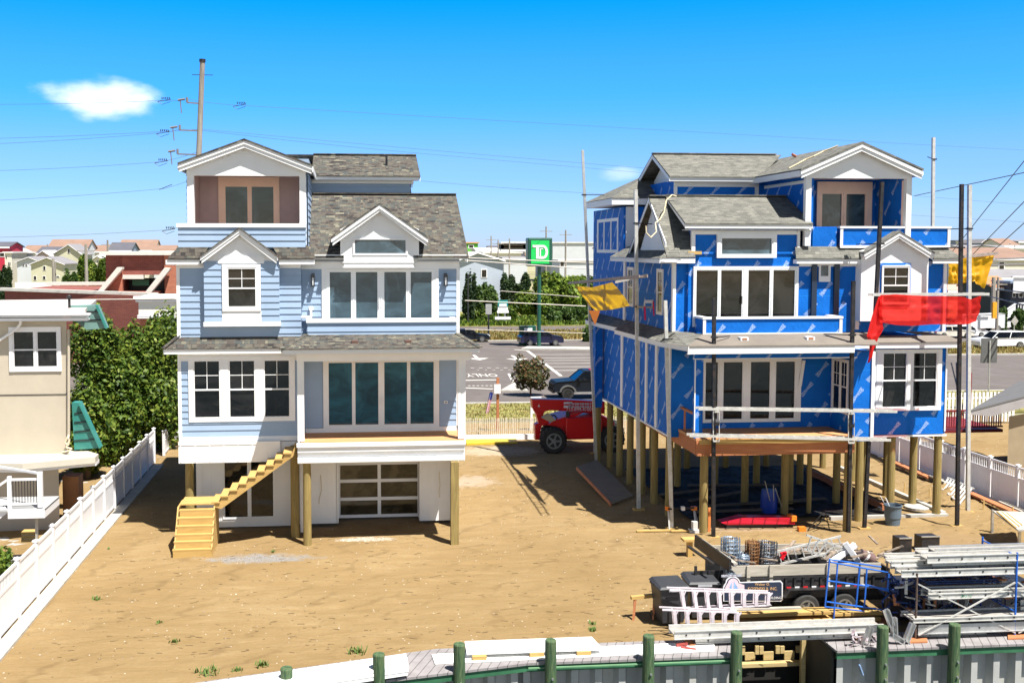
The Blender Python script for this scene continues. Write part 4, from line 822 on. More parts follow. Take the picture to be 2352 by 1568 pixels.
# skirt roofs right of dormer
r=MB()
def skirt(a,b,ta,tb):
    r.poly((a,38.62,10.14),(b,38.62,10.14),(tb,38.95,10.58),(ta,38.95,10.58)); r.poly((a,38.62,10.10),(b,38.62,10.10),(b,38.62,10.14),(a,38.62,10.14)); r.poly((a,38.64,10.1),(a,39.3,10.1),(b,39.3,10.1),(b,38.64,10.1))
sa,sb,sc,sd_=X4(K3,1330,38.66),X4(K3,1738,38.66),X4(K3,2135,38.66),X4(K3,2305,38.66)
skirt(sa,sb,sa+.1,sb+.4); skirt(sc,sd_,sc-.4,sd_-.5); r.poly((sd_,38.62,10.14),(sd_,41,10.14),(sd_-.5,41,10.58),(sd_-.5,38.95,10.58))
r.build('skirt_roof',SH2,RH)
s=MB(); s.box(sa+.05,sb,38.66,38.69,9.93,10.09); s.box(sc,sd_-.03,38.66,38.69,9.93,10.09); s.box(sa+.05,sa+.08,38.69,39.0,9.93,10.09); s.box(sd_-.06,sd_-.03,38.69,41,9.93,10.09); s.box(sa+.1,sb,38.7,39,9.96,9.98); s.box(sc,sd_-.1,38.7,39,9.96,9.98); s.box(X4(K3,1352,39),X4(K3,1470,39),38.98,39.03,9.82,9.96);s.box(X4(K3,1535,39),X4(K3,1688,39),38.98,39.03,9.82,9.96); s.build('skirt_fascia',WH,RH)
window(RH,Ffront(39.04),X4(K3,1468,39),X4(K3,1536,39),Z4(K3,895,39),Z4(K3,765,39),[(X4(K3,1474,39),X4(K3,1530,39))],trim=.18,kind='fix',gmat=GL3,sash=.04,label='small square window left of the white gabled bay')
for u in (1446,1578):
    s=MB(); a=X4(K3,u,38.9); s.box(a-.1,a+.1,38.93,39.03,7.4,9.9); s.build('downpipe',pm('dark pipe',(.015,.03,.06),.4),RH)
# parapets
def para(par,Y,a,b,zb_,zt,ret0,ret1,cap=.08,w=.12):
    s=MB(); s.box(a+.02,b-.02,Y,Y+w,zb_,zt-.08)
    if ret0: s.box(a+.02,a+.02+w,Y+w,ret0,zb_,zt-.08)
    if ret1: s.box(b-.02-w,b-.02,Y+w,ret1,zb_,zt-.08)
    o=s.build('parapet',WRAP,par); s=MB(); s.box(a-.04,b+.04,Y-.05,Y+w+.05,zt-.08,zt)
    if ret0: s.box(a-.04,a+w+.08,Y+w+.05,ret0,zt-.08,zt)
    if ret1: s.box(b-w-.08,b+.04,Y+w+.05,ret1,zt-.08,zt)
    s.box(a-.02,a+.09,Y-.03,Y,zb_,zt-.08); s.box(b-.09,b+.02,Y-.03,Y,zb_,zt-.08); s.box(a-.02,b+.02,Y-.04,Y,zb_-.1,zb_)
    s.build('cap',WH,o); return o
para(RH,38.0,X4(K3,795,38),X4(K3,1608,38),7.38,Z4(K3,1098,38),39.0,39.0)
para(RH,38.85,X4(K3,1590,38.85),X4(K3,2228,38.85),10.62,Z4(K3,568,38.85),41,41)
s=MB(); s.box(xa+.05,X4(K3,1590,38.65),38.95,39.02,10.3,11.3); s.box(X4(K3,1408,38.65),X4(K3,1590,38.65),39.0,39.1,10.3,11.33); s.build('side_parapet',WRAP,RH)
s=MB(); s.box(xa,xb,39.05,41.2,10.5,10.6); s.build('balcony_floor',PLY,RH)
# top gabled loggia
pz=Z4(K5,512,38.8)
for (u,w_) in ((208,275),(1430,1495)):
    s=MB(); s.box(X4(K5,u,38.8),X4(K5,w_,38.8),38.78,39.0,10.6,pz); s.build('post',WH,RH)
s=MB(); A=q(K5,890,140,38.78); zl=Z4(K5,440,38.78); x0,x1=X4(K5,212,38.78),X4(K5,1498,38.78)
s.prism([(x0,38.78,pz),(x1,38.78,pz),(x1,38.78,zl),(A.x,38.78,A.z),(x0,38.78,zl)],(0,.2,0)); s.box(x0+.05,x1-.05,38.98,41.2,pz+.1,pz+.16); s.build('gable_wall',WH,RH)
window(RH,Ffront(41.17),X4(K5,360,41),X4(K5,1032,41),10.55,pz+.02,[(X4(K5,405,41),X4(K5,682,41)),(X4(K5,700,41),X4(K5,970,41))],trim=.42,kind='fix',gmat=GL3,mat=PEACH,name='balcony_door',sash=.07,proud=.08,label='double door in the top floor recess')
s=MB(); a=X4(K5,1262,40.9); s.box(a-.08,a+.08,40.95,41.15,10.6,pz); s.build('dark_post',BLK,RH)
a_=q(K5,898,62,38.48); l_=q(K5,150,392,38.48); r__=q(K5,1640,392,38.48)
r=MB()
for gx_ in (l_,r__): r.prism([(a_.x,38.46,a_.z),(a_.x,46.5,a_.z),(gx_.x,46.5,gx_.z),(gx_.x,38.46,gx_.z)],(0,0,-.07))
r.build('top_gable_roof',SH2,RH)
s=MB(); gable_boards(s,Ffront(38.53),l_.x,a_.x,r__.x,l_.z-.07,a_.z-.07,0,.05,.14); gable_boards(s,Ffront(38.57),l_.x+.04,a_.x,r__.x-.04,l_.z-.18,a_.z-.18,0,.05,.17)
for gx_ in (l_,r__): s.prism([(gx_.x,38.55,gx_.z-.13),(gx_.x,46,gx_.z-.13),(a_.x,46,a_.z-.13),(a_.x,38.55,a_.z-.13)],(0,0,-.02)); s.box(gx_.x-.02,gx_.x+.02,38.57,46.4,gx_.z-.28,gx_.z-.06)
s.box(xa-.03,xa,38.95,43.4,13.0,13.12); s.build('fascia',WH,RH)
# top side roof
r=MB(); ex=13.45; r.prism([(ex,42.95,13.48),(17.3,42.95,13.48),(19.25,45.5,14.62),(ex,45.5,14.62)],(0,0,-.05)); r.prism([(ex,45.5,14.62),(19.25,45.5,14.62),(17.3,48.1,13.48),(ex,48.1,13.48)],(0,0,-.05)); r.bar((ex,45.5,14.64),(19,45.5,14.64),.3,.04)
r.build('top_roof',SH2,RH)
s=MB(); s.box(ex,17.2,43.0,43.04,13.28,13.44); s.box(ex,17.2,43.04,43.5,13.28,13.3); gable_boards(s,Fleft(ex+.02),-48,-45.5,-42.98,13.43,14.57,0,.03,.16); s.prism([(ex+.6,43.5,13.3),(ex+.6,47.6,13.3),(ex+.6,45.5,14.4)],(.05,0,0)); a=X4(K3,612,43.45); s.box(a,a+.14,43.44,43.5,12.5,13.28); s.box(17.3,17.45,43.44,43.5,12.3,13.28); s.box(a+.14,17.3,43.46,43.5,13.08,13.28); s.build('top_fascia',WH,RH)
s=MB(); p_=q(K5,60,215,43.6); s.tube(p_+Vector((-.08,0,0)),p_+Vector((.1,0,-.1)),.06); s.build('vent_pipe',pm('copper pipe',(.35,.12,.06),.4),RH)
for (pts,K) in (([(0,395),(90,350),(200,290),(300,250),(420,190),(600,120)],K5),):
    s=MB()
    P=[]
    for (u,v) in pts:
        # lay the hose on the roof plane: solve depth so that it sits on the left slope
        best=None
        for k in range(200):
            Y=38.2+k*.04; p_=q(K,u,v,Y); t=(p_.x-l_.x)/(a_.x-l_.x); zr=l_.z+(a_.z-l_.z)*t
            if best is None or abs(p_.z-zr)<best[0]: best=(abs(p_.z-zr),p_,zr)
        p_=best[1].copy(); p_.z=best[2]+.03; P.append(p_)
    s.path(P,.028,6); s.build('hose',pm('cream hose',(.62,.52,.33),.5),RH)
# porch roof (membrane) and wrap-around pent roof at first floor
MEMB=pm('brown roofing felt',(.17,.145,.12),.85,.15,1.2,.1); DSH=SH2
py=36.65; fzt=Z4(K4,152,36.7,900); fzb=Z4(K4,198,36.7,900); fa=X4(K4,662,36.7); fb_=X4(K4,1600,36.7)
r=MB(); r.poly((fa,py,fzt),(fb_+.9,py,fzt),(19.6,38.02,7.36),(X4(K3,795,38)+.0,38.02,7.36)); r.poly((fa,py,fzt-.03),(fb_+.9,py,fzt-.03),(fb_+.9,py,fzt),(fa,py,fzt)); r.poly((fa,py,fzt-.03),(fa,39.2,fzt-.03),(fb_+.9,39.2,fzt-.03),(fb_+.9,py,fzt-.03))
pr=r.build('porch_roof',MEMB,RH)
for (u,v) in ((980,106),(1352,104)):
    p_=q(K4,u,v,37.4); zz=fzt+(7.36-fzt)*(37.4-py)/(38.02-py); s=MB(); s.box(p_.x-.15,p_.x+.15,37.2,37.5,zz-.05,zz+.07); o=s.build('roof_vent',WH,pr); s=MB(); s.box(p_.x-.09,p_.x+.09,37.19,37.2,zz-.02,zz+.05); s.build('opening',RIM,o)
r=MB(); hx_=X4(K3,795,38)
r.poly((fa,py,fzt),(hx_,38.02,7.36),(hx_-.75,39.3,7.38),(12.46,39.3,7.38)) ; r.poly((fa,py,fzt),(12.46,39.3,7.38),(11.9,39.3,fzt),(11.8,38.0,fzt))
L0=[(fa,py),(11.75,38.6),(11.6,44.6),(12.0,45.6),(11.85,48),(11.75,50.8)]
for i in range(1,len(L0)-1): r.poly((L0[i+1][0],L0[i+1][1],fzt),(L0[i][0],L0[i][1],fzt),(12.48,L0[i][1]+.2,7.38),(12.48,L0[i+1][1]+.2,7.38))
r.build('side_pent_roof',SH2,RH)
s=MB(); s.box(fa,fb_,py+.03,py+.06,fzb,fzt-.03)
for i in range(len(L0)-1): s.bar((L0[i][0]+.03,L0[i][1],fzt-.1),(L0[i+1][0]+.03,L0[i+1][1],fzt-.1),.03,.18)
s.poly(*[(x,y,fzt-.17) for x,y in L0],(12.5,50.8,fzt-.17),(12.5,39,fzt-.17),(fa+.2,39,fzt-.17))
s.build('lower_fascia',WH,RH)
s=MB(); s.box(X4(K4,700,37.4),X4(K4,1615,37.3),37.3,37.5,fzb-.22,fzb-.01); s.build('porch_beam',WRAP,RH); s=MB(); s.box(X4(K4,700,37.4),X4(K4,1615,37.3),37.28,37.52,fzb-.26,fzb-.22); s.build('beam_trim',WH,RH)
# wing roof
yw=38.25; wz=Z4(K4,135,38.66,2000); wzb=Z4(K4,165,38.66,2000); wa,wb_=X4(K4,1590,38.2),X4(K4,2240,38.2)
r=MB(); r.poly((wa,38.6,wz+.03),(wb_,38.6,wz+.03),(23.35,39.0,7.15),(wa,39.0,7.15)); r.poly((wb_,38.6,wz+.03),(wb_,45,wz+.03),(23.35,45,7.15),(23.35,39,7.15)); r.poly((wa,38.6,wz),(wb_,38.6,wz),(wb_,38.6,wz+.03),(wa,38.6,wz+.03)); r.build('wing_roof',MEMB,RH)
s=MB(); s.box(wa,wb_,38.64,38.68,wzb,wz); s.box(wb_-.04,wb_,38.68,45,wzb,wz); s.box(wa,wb_-.05,38.69,39.0,wzb+.02,wzb+.04); s.build('wing_fascia',WH,RH)
# wing window
yq=38.98
window(RH,Ffront(39.0),X4(K4,1590,yq),X4(K4,2088,yq),Z4(K4,516,yq,1900),Z4(K4,172,yq,1900),[(X4(K4,1600,yq),X4(K4,1722,yq)),(X4(K4,1755,yq),X4(K4,1896,yq)),(X4(K4,1925,yq),X4(K4,2066,yq))],trim=.11,proud=.1,label='triple four over one window in the blue wing')
s=MB(); s.box(19.0,23.4,38.97,39.0,Z4(K4,664,39,1900),Z4(K4,655,39,1900)); s.box(23.3,23.36,38.985,39.01,3.4,6.7); s.build('bottom_strip',WH,RH)
# first floor door and side window on the return wall
yz=39.24
d=window(RH,Ffront(yz),X4(K4,752,yz),X4(K4,1300,yz),3.85,Z4(K4,225,yz,900),[(X4(K4,757,yz),X4(K4,840,yz)),(X4(K4,858,yz),X4(K4,978,yz)),(X4(K4,1010,yz),X4(K4,1132,yz)),(X4(K4,1152,yz),X4(K4,1272,yz))],trim=.08,kind='fix',name='sliding_door',sash=.05,proud=.08,label='four panel sliding door on the unfinished porch')
s=MB(); s.bar(q(K4,1325,235,39.12),q(K4,1303,380,39.1),.12,.03,(0,1,0)); s.build('loose_board',WH,RH)
m=MB(); m.box(18.78,19.0,37.5,39.25,3.35,6.7); m.box(19.0,19.62,37.5,39.02,3.35,6.7); m.build('porch_side_wall',WRAP,RH)
window(RH,Fleft(18.78),-39.1,-37.75,4.3,6.35,[(-39.0,-38.45),(-38.38,-37.85)],trim=.08,proud=.05,label='pair of windows facing the porch')
s=MB(); s.box(18.70,18.78,37.46,37.58,3.7,6.7); s.box(19.5,19.62,37.44,37.5,3.35,6.7); s.build('porch_corner_board',WH,RH)
# deck
s=MB(); da,db=12.75,18.72; s.box(da,db,37.2,39.25,3.52,3.62); s.build('porch_deck',PLY,RH)
s=MB(); s.box(da,db+.02,37.14,37.2,2.98,3.5); s.box(da+.02,da+.07,37.2,45,3.0,3.5); s.box(da,db,37.25,37.3,3.0,3.5); s.build('rim_board',RIM,RH)
s=MB(); s.box(da+.1,db+.05,37.02,37.13,3.42,3.58); s.build('ledger_board',LUM,RH)
s=MB(); s.box(da+.1,18.7,37.4,49.9,3.22,3.28); s.box(19.0,23.3,39.1,49.9,3.22,3.27); s.build('floor_underside',pm('joist wood',(.12,.07,.035),.8),RH)
s=MB()
for k in range(14): yy=39.2+k*.75; s.box(da+.12,18.7,yy,yy+.05,2.98,3.21)
s.build('joist_set',RIM,RH)
a0,a1=X4(K4,702,37.4),X4(K4,748,37.4); s=MB(); s.box(a0,a1,37.3,37.5,3.6,fzb-.27); s.build('porch_post',WRAP,RH)
s=MB(); s.box(a0-.02,a0+.02,37.27,37.3,3.7,fzb-.27); s.build('post_strip',WH,RH)
s=MB(); s.bar((12.85,40.2,3.5),(12.85,40.2,4.5),.09,.09); s.bar((12.85,40.2,4.45),(12.9,37.5,4.42),.09,.09); s.bar((12.85,38.8,3.5),(12.85,38.8,4.45),.05,.09); s.build('guard_rail',RIM,RH)
# first floor side walls detail
s=MB()
for yy in (39.3,41.0,42.4,43.6): s.box(12.40,12.46,yy,yy+.25,3.35,6.8)
s.box(12.42,12.50,46.25,46.6,3.4,6.8); s.box(12.36,12.46,39.2,50,3.3,3.36); s.build('side_trim',WH,RH)
window(RH,Fleft(12.46),-45.6,-44.6,8.0,9.7,[(-45.5,-44.7)],trim=.08,name='window',label='rear side window on the second floor')
window(RH,Fleft(12.46),-41.2,-40.4,7.9,9.7,[(-41.12,-40.48)],trim=.08,name='window',label='front side window on the second floor')
window(RH,Fleft(12.49),-48.4,-47.4,5.5,6.7,[(-48.3,-47.5)],trim=.08,name='window',kind='fix',gmat=GL3,label='small side window on the first floor')
s=MB(); s.box(12.40,12.46,45.9,46.2,7.3,10.0); s.build('side_corner_board',WH,RH)
s=MB(); s.box(12.0,12.35,49.6,50.0,2.9,6.8); s.build('rear_column',WRAP,RH)
# piles
def rp(x,y,z1=3.3,r=.17): return pile(RH,x,y,r,z1)
P=[(13.25,37.72,3.0),(18.5,37.1,3.0),(19.85,38.9,3.3),(21.35,39.3,3.3)]
for (u,v) in ((2150,1185),(2095,1162),(2035,1138),(1985,1118)): pp_=gd(u,v); P.append((pp_.x,pp_.y,3.28))
for k,yy in enumerate((40.3,42.3,44.1,46.0,47.8,49.6)): P.append((12.75,yy,3.3)); 
for yy in (41.5,45.0,48.8): 
    for xx in (14.6,16.3,18.2,20.2): P.append((xx,yy,3.3))
P+= [(17.3,39.9,3.3),(18.3,39.9,3.3),(12.2,49.8,2.9),(22.9,45.5,3.3),(22.9,48.5,3.3)]
for x,y,z_ in P[:]:
    rp(x,y,z_,.155 if (x,y)!=(18.3,39.9) else .1)
# ================================================================== LEFT NEIGHBOUR
BEI=pm('cream painted panel',(.47,.41,.32),.7,.06,1.2,.08,dirt=((.5,.42,.3),2.5,.3)); TEAL=pm('teal metal panel',(.03,.20,.17),.5,.15,1.5,dirt=((.12,.3,.26),2,.5))
NH=thing('house','cream flat roofed neighbour house with teal side panels beyond the white fence','house',(-13,40,0))
yw=40.0; c_=lambda u,v,Y=yw: q(K16,u,v,Y)
xr=c_(578,600).x; zt=c_(300,285).z; zm=c_(300,915).z; zb_=c_(300,1410).z
bk=lambda x,y:x*y/40.0-.35
TEAL2=pm('sunlit teal panel',(.15,.27,.25),.5,.12,1.5)  # paler copy of the teal with sunlight put into its colour
m=MB(); m.hexa([(-20,yw,2.7),(xr,yw,2.7),(bk(xr,46.5),46.5,2.7),(-20,46.5,2.7),(-20,yw,zt),(xr,yw,zt),(bk(xr,46.5),46.5,zt),(-20,46.5,zt)]); m.build('wall',BEI,NH); m=MB(); m.hexa([(-20,yw+.4,0),(xr-.5,yw+.4,0),(bk(xr,50)-.9,50,0),(-20,50,0),(-20,yw+.4,2.75),(xr-.5,yw+.4,2.75),(bk(xr,50)-.9,50,2.75),(-20,50,2.75)]); m.build('lower_wall',pm('cream lower wall',(.42,.38,.33),.8,.06,1),NH)
m=MB(); m.box(-20,xr+.0,yw-.02,yw-.001,zm-.012,zm+.012); m.box(xr-.02,xr+.0,yw-.025,yw-.001,zb_,zm-.013); m.build('panel_joint',DKM,NH)
m=MB(); zr0=c_(300,212,39.5).z; xa_=c_(735,200,39.6).x; xb_=q(K16,830,118,47).x; m.prism([(-20,39.6,zr0-.02),(xa_,39.6,zr0-.02),(xb_,47.0,zr0-.02),(-20,47.0,zr0-.02)],(0,0,.14)); m.build('roof',pm('white roof coating',(.55,.51,.46),.7,.07,1.5,.1),NH)
m=MB(); xg=c_(775,230,39.4).x
for k,(a,b) in enumerate(((217,233),(238,250),(258,285))): m.box(-20,xg-.05*k,39.4+.05*k,39.6,c_(300,b,39.4).z,c_(300,a,39.4).z)
m.box(-20,xg-.15,39.6,yw+.05,c_(300,283,39.4).z,c_(300,270,39.4).z); m.build('gutter',WHITE2,NH)
window(NH,Ffront(yw),c_(80,500).x,c_(528,500).x,c_(300,715).z,c_(300,332).z,[(c_(112,500).x,c_(300,500).x),(c_(316,500).x,c_(500,500).x)],trim=.14,grid=False,mat=WHITE2,label='twin sash window with wide white frame')
m=MB(); m.path([c_(180,280,39.7),c_(175,310,39.75),c_(140,350,39.8),c_(0,445,39.8),c_(-90,500,39.8)],.05,8); m.build('downpipe',WHITE2,NH)
m=MB(); m.path([c_(592,355,39.9),c_(592,1260,39.9),c_(585,1300,39.8)],.05,8); m.build('downpipe',BEI,NH)
m=MB(); m.path([c_(u,v,39.8) for u,v in ((580,1280),(560,1330),(590,1350),(600,1300),(570,1370),(620,1380),(590,1400),(530,1412))],.03,6); m.build('coiled_cable',pm('cream cable',(.6,.5,.35)),NH)
def plate(K,pts,Y,th,mat,name,par):
    m=MB(); m.prism([q(K,u,v,Y) for u,v in pts],(0,th,0)); return m.build(name,mat,par)
up=plate(K16,((600,150),(830,145),(915,345),(745,357),(650,285),(600,240)),40.7,.5,TEAL2,'upper_side_roof',NH)
lo=plate(K16,((618,985),(680,985),(860,1375),(640,1390)),40.4,.5,TEAL,'lower_side_roof',NH)
for par,Y,L_ in ((up,40.68,(((640,200),(850,200)),((640,272),(888,272)))),(lo,40.38,(((640,1078),(715,1072)),((638,1155),(745,1148)),((640,1235),(785,1222)),((640,1312),(818,1300))))):
    m=MB()
    for a,b in L_: m.bar(q(K16,*a,Y),q(K16,*b,Y),.02,.04)
    m.build('seam',DKM,par)
m=MB(); m.bar(q(K16,830,143,40.6),q(K16,918,345,40.6),.08,.08); m.bar(q(K16,680,983,40.3),q(K16,862,1375,40.3),.08,.06); m.build('edge_trim',TEAL,NH)
m=MB(); p=q(K16,598,160,40.5); m.tube((p.x,40.5,p.z-.25),(p.x,40.5,p.z+.3),.05,8); m.lathe((p.x,40.5,p.z+.3),[(.09,0),(.09,.1),(.02,.16)],10); m.build('roof_vent_pipe',DKM,NH)
# awning slab
zs=2.95; SP=[g(K17,u,v,zs) for u,v in ((0,165),(290,205),(1230,120),(1272,80),(1100,30),(0,60))]; SP[0].x-=4; SP[-1].x-=4
m=MB(); m.prism(SP,(0,0,-.22)); m.build('awning',pm('cream awning',(.52,.48,.40),.6,.05),NH)
m=MB(); inn=[Vector((p.x,p.y+.12,zs)) for p in SP]; m.prism([Vector((p.x,p.y,zs-.221)) for p in inn],(0,0,-.12)); m.build('awning_gutter',WHITE2,NH)
m=MB(); p=g(K17,860,700,.0); m.box(xr-.5,xr+.1,yw+.9,yw+1.6,0,1.9); m.build('brown_door',pm('brown door',(.22,.09,.03),.6,.3),NH)
# deck landing with railing
DK=thing('deck','white landing with black balusters beside the cream house','deck',(-10.3,33.5,0)); Yd_=33.3
Q=lambda u,v: q(K17,u,v,Yd_)
m=MB(); m.box(-13,Q(570,0).x,Yd_-.1,Yd_+1.6,Q(300,790).z-.05,Q(300,785).z); m.build('floor',pm('grey deck',(.4,.4,.4)),DK)
m=MB(); m.box(Q(95,0).x,Q(570,0).x,Yd_-.12,Yd_-.06,Q(300,900).z,Q(300,795).z); m.box(Q(570,0).x-.06,Q(570,0).x,Yd_-.06,Yd_+1.6,Q(300,900).z,Q(300,795).z); m.build('skirt',WHITE2,DK)
for (a,b,v0,v1) in ((85,130,368,790),(475,535,318,770)):
    m=MB(); m.box(Q(a,0).x,Q(b,0).x,Yd_-.05,Yd_+.09,Q(300,v1).z,Q(300,v0).z); m.build('post',WHITE2,DK)
m=MB(); m.box(Q(130,0).x,Q(475,0).x,Yd_,Yd_+.06,Q(300,425).z,Q(300,398).z); m.box(Q(130,0).x,Q(475,0).x,Yd_,Yd_+.06,Q(300,735).z,Q(300,715).z); m.bar(Q(85,420),Q(-120,560),.06,.07); m.bar(Q(85,790),Q(-120,960),.06,.2); m.bar((Q(500,0).x,Yd_+.1,Q(300,345).z),(Q(60,0).x-.9,Yd_+1.5,Q(300,345).z),.06,.07); m.build('rail',WHITE2,DK)
m=MB()
for k in range(9): xx=Q(130,0).x+(Q(475,0).x-Q(130,0).x)*(k+.5)/9; m.box(xx-.009,xx+.009,Yd_+.02,Yd_+.04,Q(300,715).z,Q(300,425).z)
m.build('balusters',BLK,DK)
m=MB(); m.box(Q(415,0).x,Q(445,0).x,Yd_+.1,Yd_+.2,0,Q(300,800).z); m.build('leg',GREYW,DK)
HT=thing('hot_tub','covered round edged hot tub behind the white fence','hot tub',(-11.6,33,0))
a=g(K17,0,1300,.9); m=MB(); m.box(-13.5,-9.75,31.9,33.9,0,.8); m.build('body',pm('pale tub side',(.55,.52,.47)),HT,bevel=.08); m=MB(); m.box(-13.6,-9.7,31.8,34,.8,.92); m.build('cover',pm('grey cover',(.22,.19,.19),.7,.08),HT,bevel=.04)
p=g(K17,365,1215,.92); CB=thing('crate','small yellow brown wooden crate on the hot tub cover','crate',(p.x,p.y,.92)); m=MB()
for z in (.92,1.04,1.16): m.box(p.x-.22,p.x+.22,p.y-.02,p.y+.36,z,z+.09)
m.build('slats',LUM,CB); m=MB(); m.box(p.x-.18,p.x+.18,p.y+.0,p.y+.3,.93,1.22); m.build('inner_box',GREYW,CB)
# right neighbour shed
RN=thing('shed','tan wall and overhanging grey roof cut off by the right edge','shed',(30,46,0))
q5=lambda u,v,Y: q(K15,u,v,Y)
xw=29.3; m=MB(); m.hexa([(xw,44,0),(40,44,0),(40,49.5,0),(xw*49.5/44+.1,49.5,0),(xw,44,3.1),(40,44,4.6),(40,49.5,2.4),(xw*49.5/44+.1,49.5,2.2)]); m.build('wall',pm('tan stucco',(.30,.235,.15),.9,.08,2,.1),RN)
A=q5(930,120,43.6);Bv=q5(1475,-15,43.6); m=MB(); m.prism([A,(Bv.x+4,43.6,Bv.z+1.0),(Bv.x+4,50,Bv.z-.15),(A.x+4.2,50,A.z-1.15)],(0,0,-.08)); m.build('roof',pm('grey shed roof',(.13,.125,.12),.8),RN)
m=MB(); m.prism([A-Vector((0,0,.1)),(Bv.x+4,43.6,Bv.z+.88),(Bv.x+4,43.6,Bv.z+.5),(q5(1145,170,43.6).x,43.6,q5(1145,172,43.6).z),(q5(930,165,43.6).x,43.6,q5(930,152,43.6).z)],(0,.4,0)); m.build('soffit',pm('grey soffit',(.33,.31,.31),.7),RN)
# red deck beyond fence
RD=thing('deck','dark red stained deck railing beyond the right fence','deck',(30,52,0)); RED=pm('red stain',(.20,.02,.02),.6,.2,2)
m=MB(); m.box(27.3,33,50,54,1.3,1.45); m.build('floor',RED,RD)
for y in (50.0,): 
    m=MB(); m.box(27.3,33,y,y+.08,2.35,2.45); m.box(27.3,33,y,y+.08,1.55,1.62); m.build('rail',RED,RD); m=MB()
    for k in range(46): m.box(27.3+k*.124,27.34+k*.124,y+.02,y+.06,1.62,2.35)
    m.build('balusters',RED,RD)
m=MB(); 
for xx in (28.6,31.2): m.box(xx,xx+.14,50.1,50.25,1.3,4.3)
m.build('canopy_posts',RED,RD)
# ================================================================== BRICK BANK
def brick(name,c1,c2,mo,w=.42,h=.14):
    s=NT(name); b=s.n('TexBrick'); s.l(s.coord('UV'),b.inputs['Vector']); b.inputs['Scale'].default_value=1; b.inputs['Brick Width'].default_value=w; b.inputs['Row Height'].default_value=h; b.inputs['Mortar Size'].default_value=.012
    b.inputs['Color1'].default_value=(*c1,1); b.inputs['Color2'].default_value=(*c2,1); b.inputs['Mortar'].default_value=(*mo,1); nz=s.noise(.4,5,s.coord('Object')); s.l(s.mix(s.math('MULTIPLY',nz,.4),b.outputs['Color'],tuple(k*.5 for k in c1)),s.b.inputs['Base Color']); s.b.inputs['Roughness'].default_value=.85; return s.m
BR=brick('dark red brick',(.22,.055,.04),(.30,.08,.055),(.24,.14,.11)); BR2=brick('orange red brick',(.42,.13,.07),(.52,.18,.10),(.4,.24,.17))
COP=pm('pale stone coping',(.62,.60,.54),.7,.08)
BB=thing('brick_building','low red brick bank with pale coping and tower behind the left house','building',(-25,100,0)); e8=lambda u,v,Y: q(K8,u,v,Y)
a,b=e8(48,640,104),e8(1440,690,96); m=MB(); m.hexa([(a.x,104,0),(b.x,96,0),(b.x+1,118,0),(a.x+1,118,0),(a.x,104,a.z-.1),(b.x,96,b.z-.1),(b.x+1,118,b.z-.1),(a.x+1,118,a.z-.1)]); m.build('wall',BR,BB)
m=MB(); m.bar((a.x-.3,103.9,a.z+.05),(b.x+1.5,95.8,b.z+.0),.6,.28); m.bar((a.x,118,a.z+.1),(b.x-4,118,a.z+.1),.5,.35); m.build('coping',COP,BB)
m=MB(); t0,t1=e8(1262,400,105),e8(1702,400,105); m.box(t0.x,t1.x,105,112,e8(0,492,105).z,e8(0,288,105).z); m.box(t0.x-1.6,t0.x,105.3,112,0,e8(0,275,105).z)
m.build('tower',BR,BB); m=MB(); m.box(t1.x,t1.x+6,104.8,112,0,e8(0,285,105).z); m.prism([e8(1080,658,104.6),e8(1262,440,104.6),e8(1262,658,104.6)],(0,1,0)); m.build('tower_buttress',BR2,BB)
m=MB(); m.box(t0.x-2,t1.x+7,104.4,112.4,e8(0,286,104.4).z,e8(0,248,104.4).z); m.box(t0.x,t1.x-2,104.8,105.5,e8(0,535,104.8).z,e8(0,492,104.8).z); m.build('tower_coping',COP,BB)
for (P_,) in (([(1010,655),(1210,410),(1262,410),(1262,430),(1068,658)],),([(1497,672),(1700,415),(1755,420),(1750,440),(1560,672)],)):
    plate(K8,P_,103.5,1.0,COP,'sloped_coping',BB)
m=MB(); m.box(t0.x,t1.x,108,108.2,4,e8(0,535,105).z); m.build('dark_opening',BLK,BB); m=MB(); p0,p1=e8(1368,540,106),e8(1540,600,106); m.box(p0.x,p1.x,106,106.2,p1.z,p0.z); m.build('green_panel',pm('bank green',(.02,.14,.07)),BB)
m=MB(); c0,c1=e8(1430,712,90),e8(1840,940,90); m.box(c0.x,c1.x+6,90,95,c1.z,c0.z); m.build('white_canopy',pm('cream canopy',(.70,.68,.62),.6,.03),BB)
m=MB()
for (v0,v1,pr) in ((712,745,.35),(752,775,.2),(912,925,.1),(932,945,.1)): m.box(c0.x-pr,c1.x+6,90-pr,90,e8(0,v1,90).z,e8(0,v0,90).z)
m.build('canopy_trim',WHITE2,BB)
m=MB(); c0,c1=e8(1448,945,91),e8(1610,945,91); m.box(c0.x,c1.x,91,94,0,c0.z); m.build('brick_pier',BR2,BB); m=MB(); m.box(c1.x,c1.x+8,92,94,0,c0.z); m.build('dark_window',GL,BB)
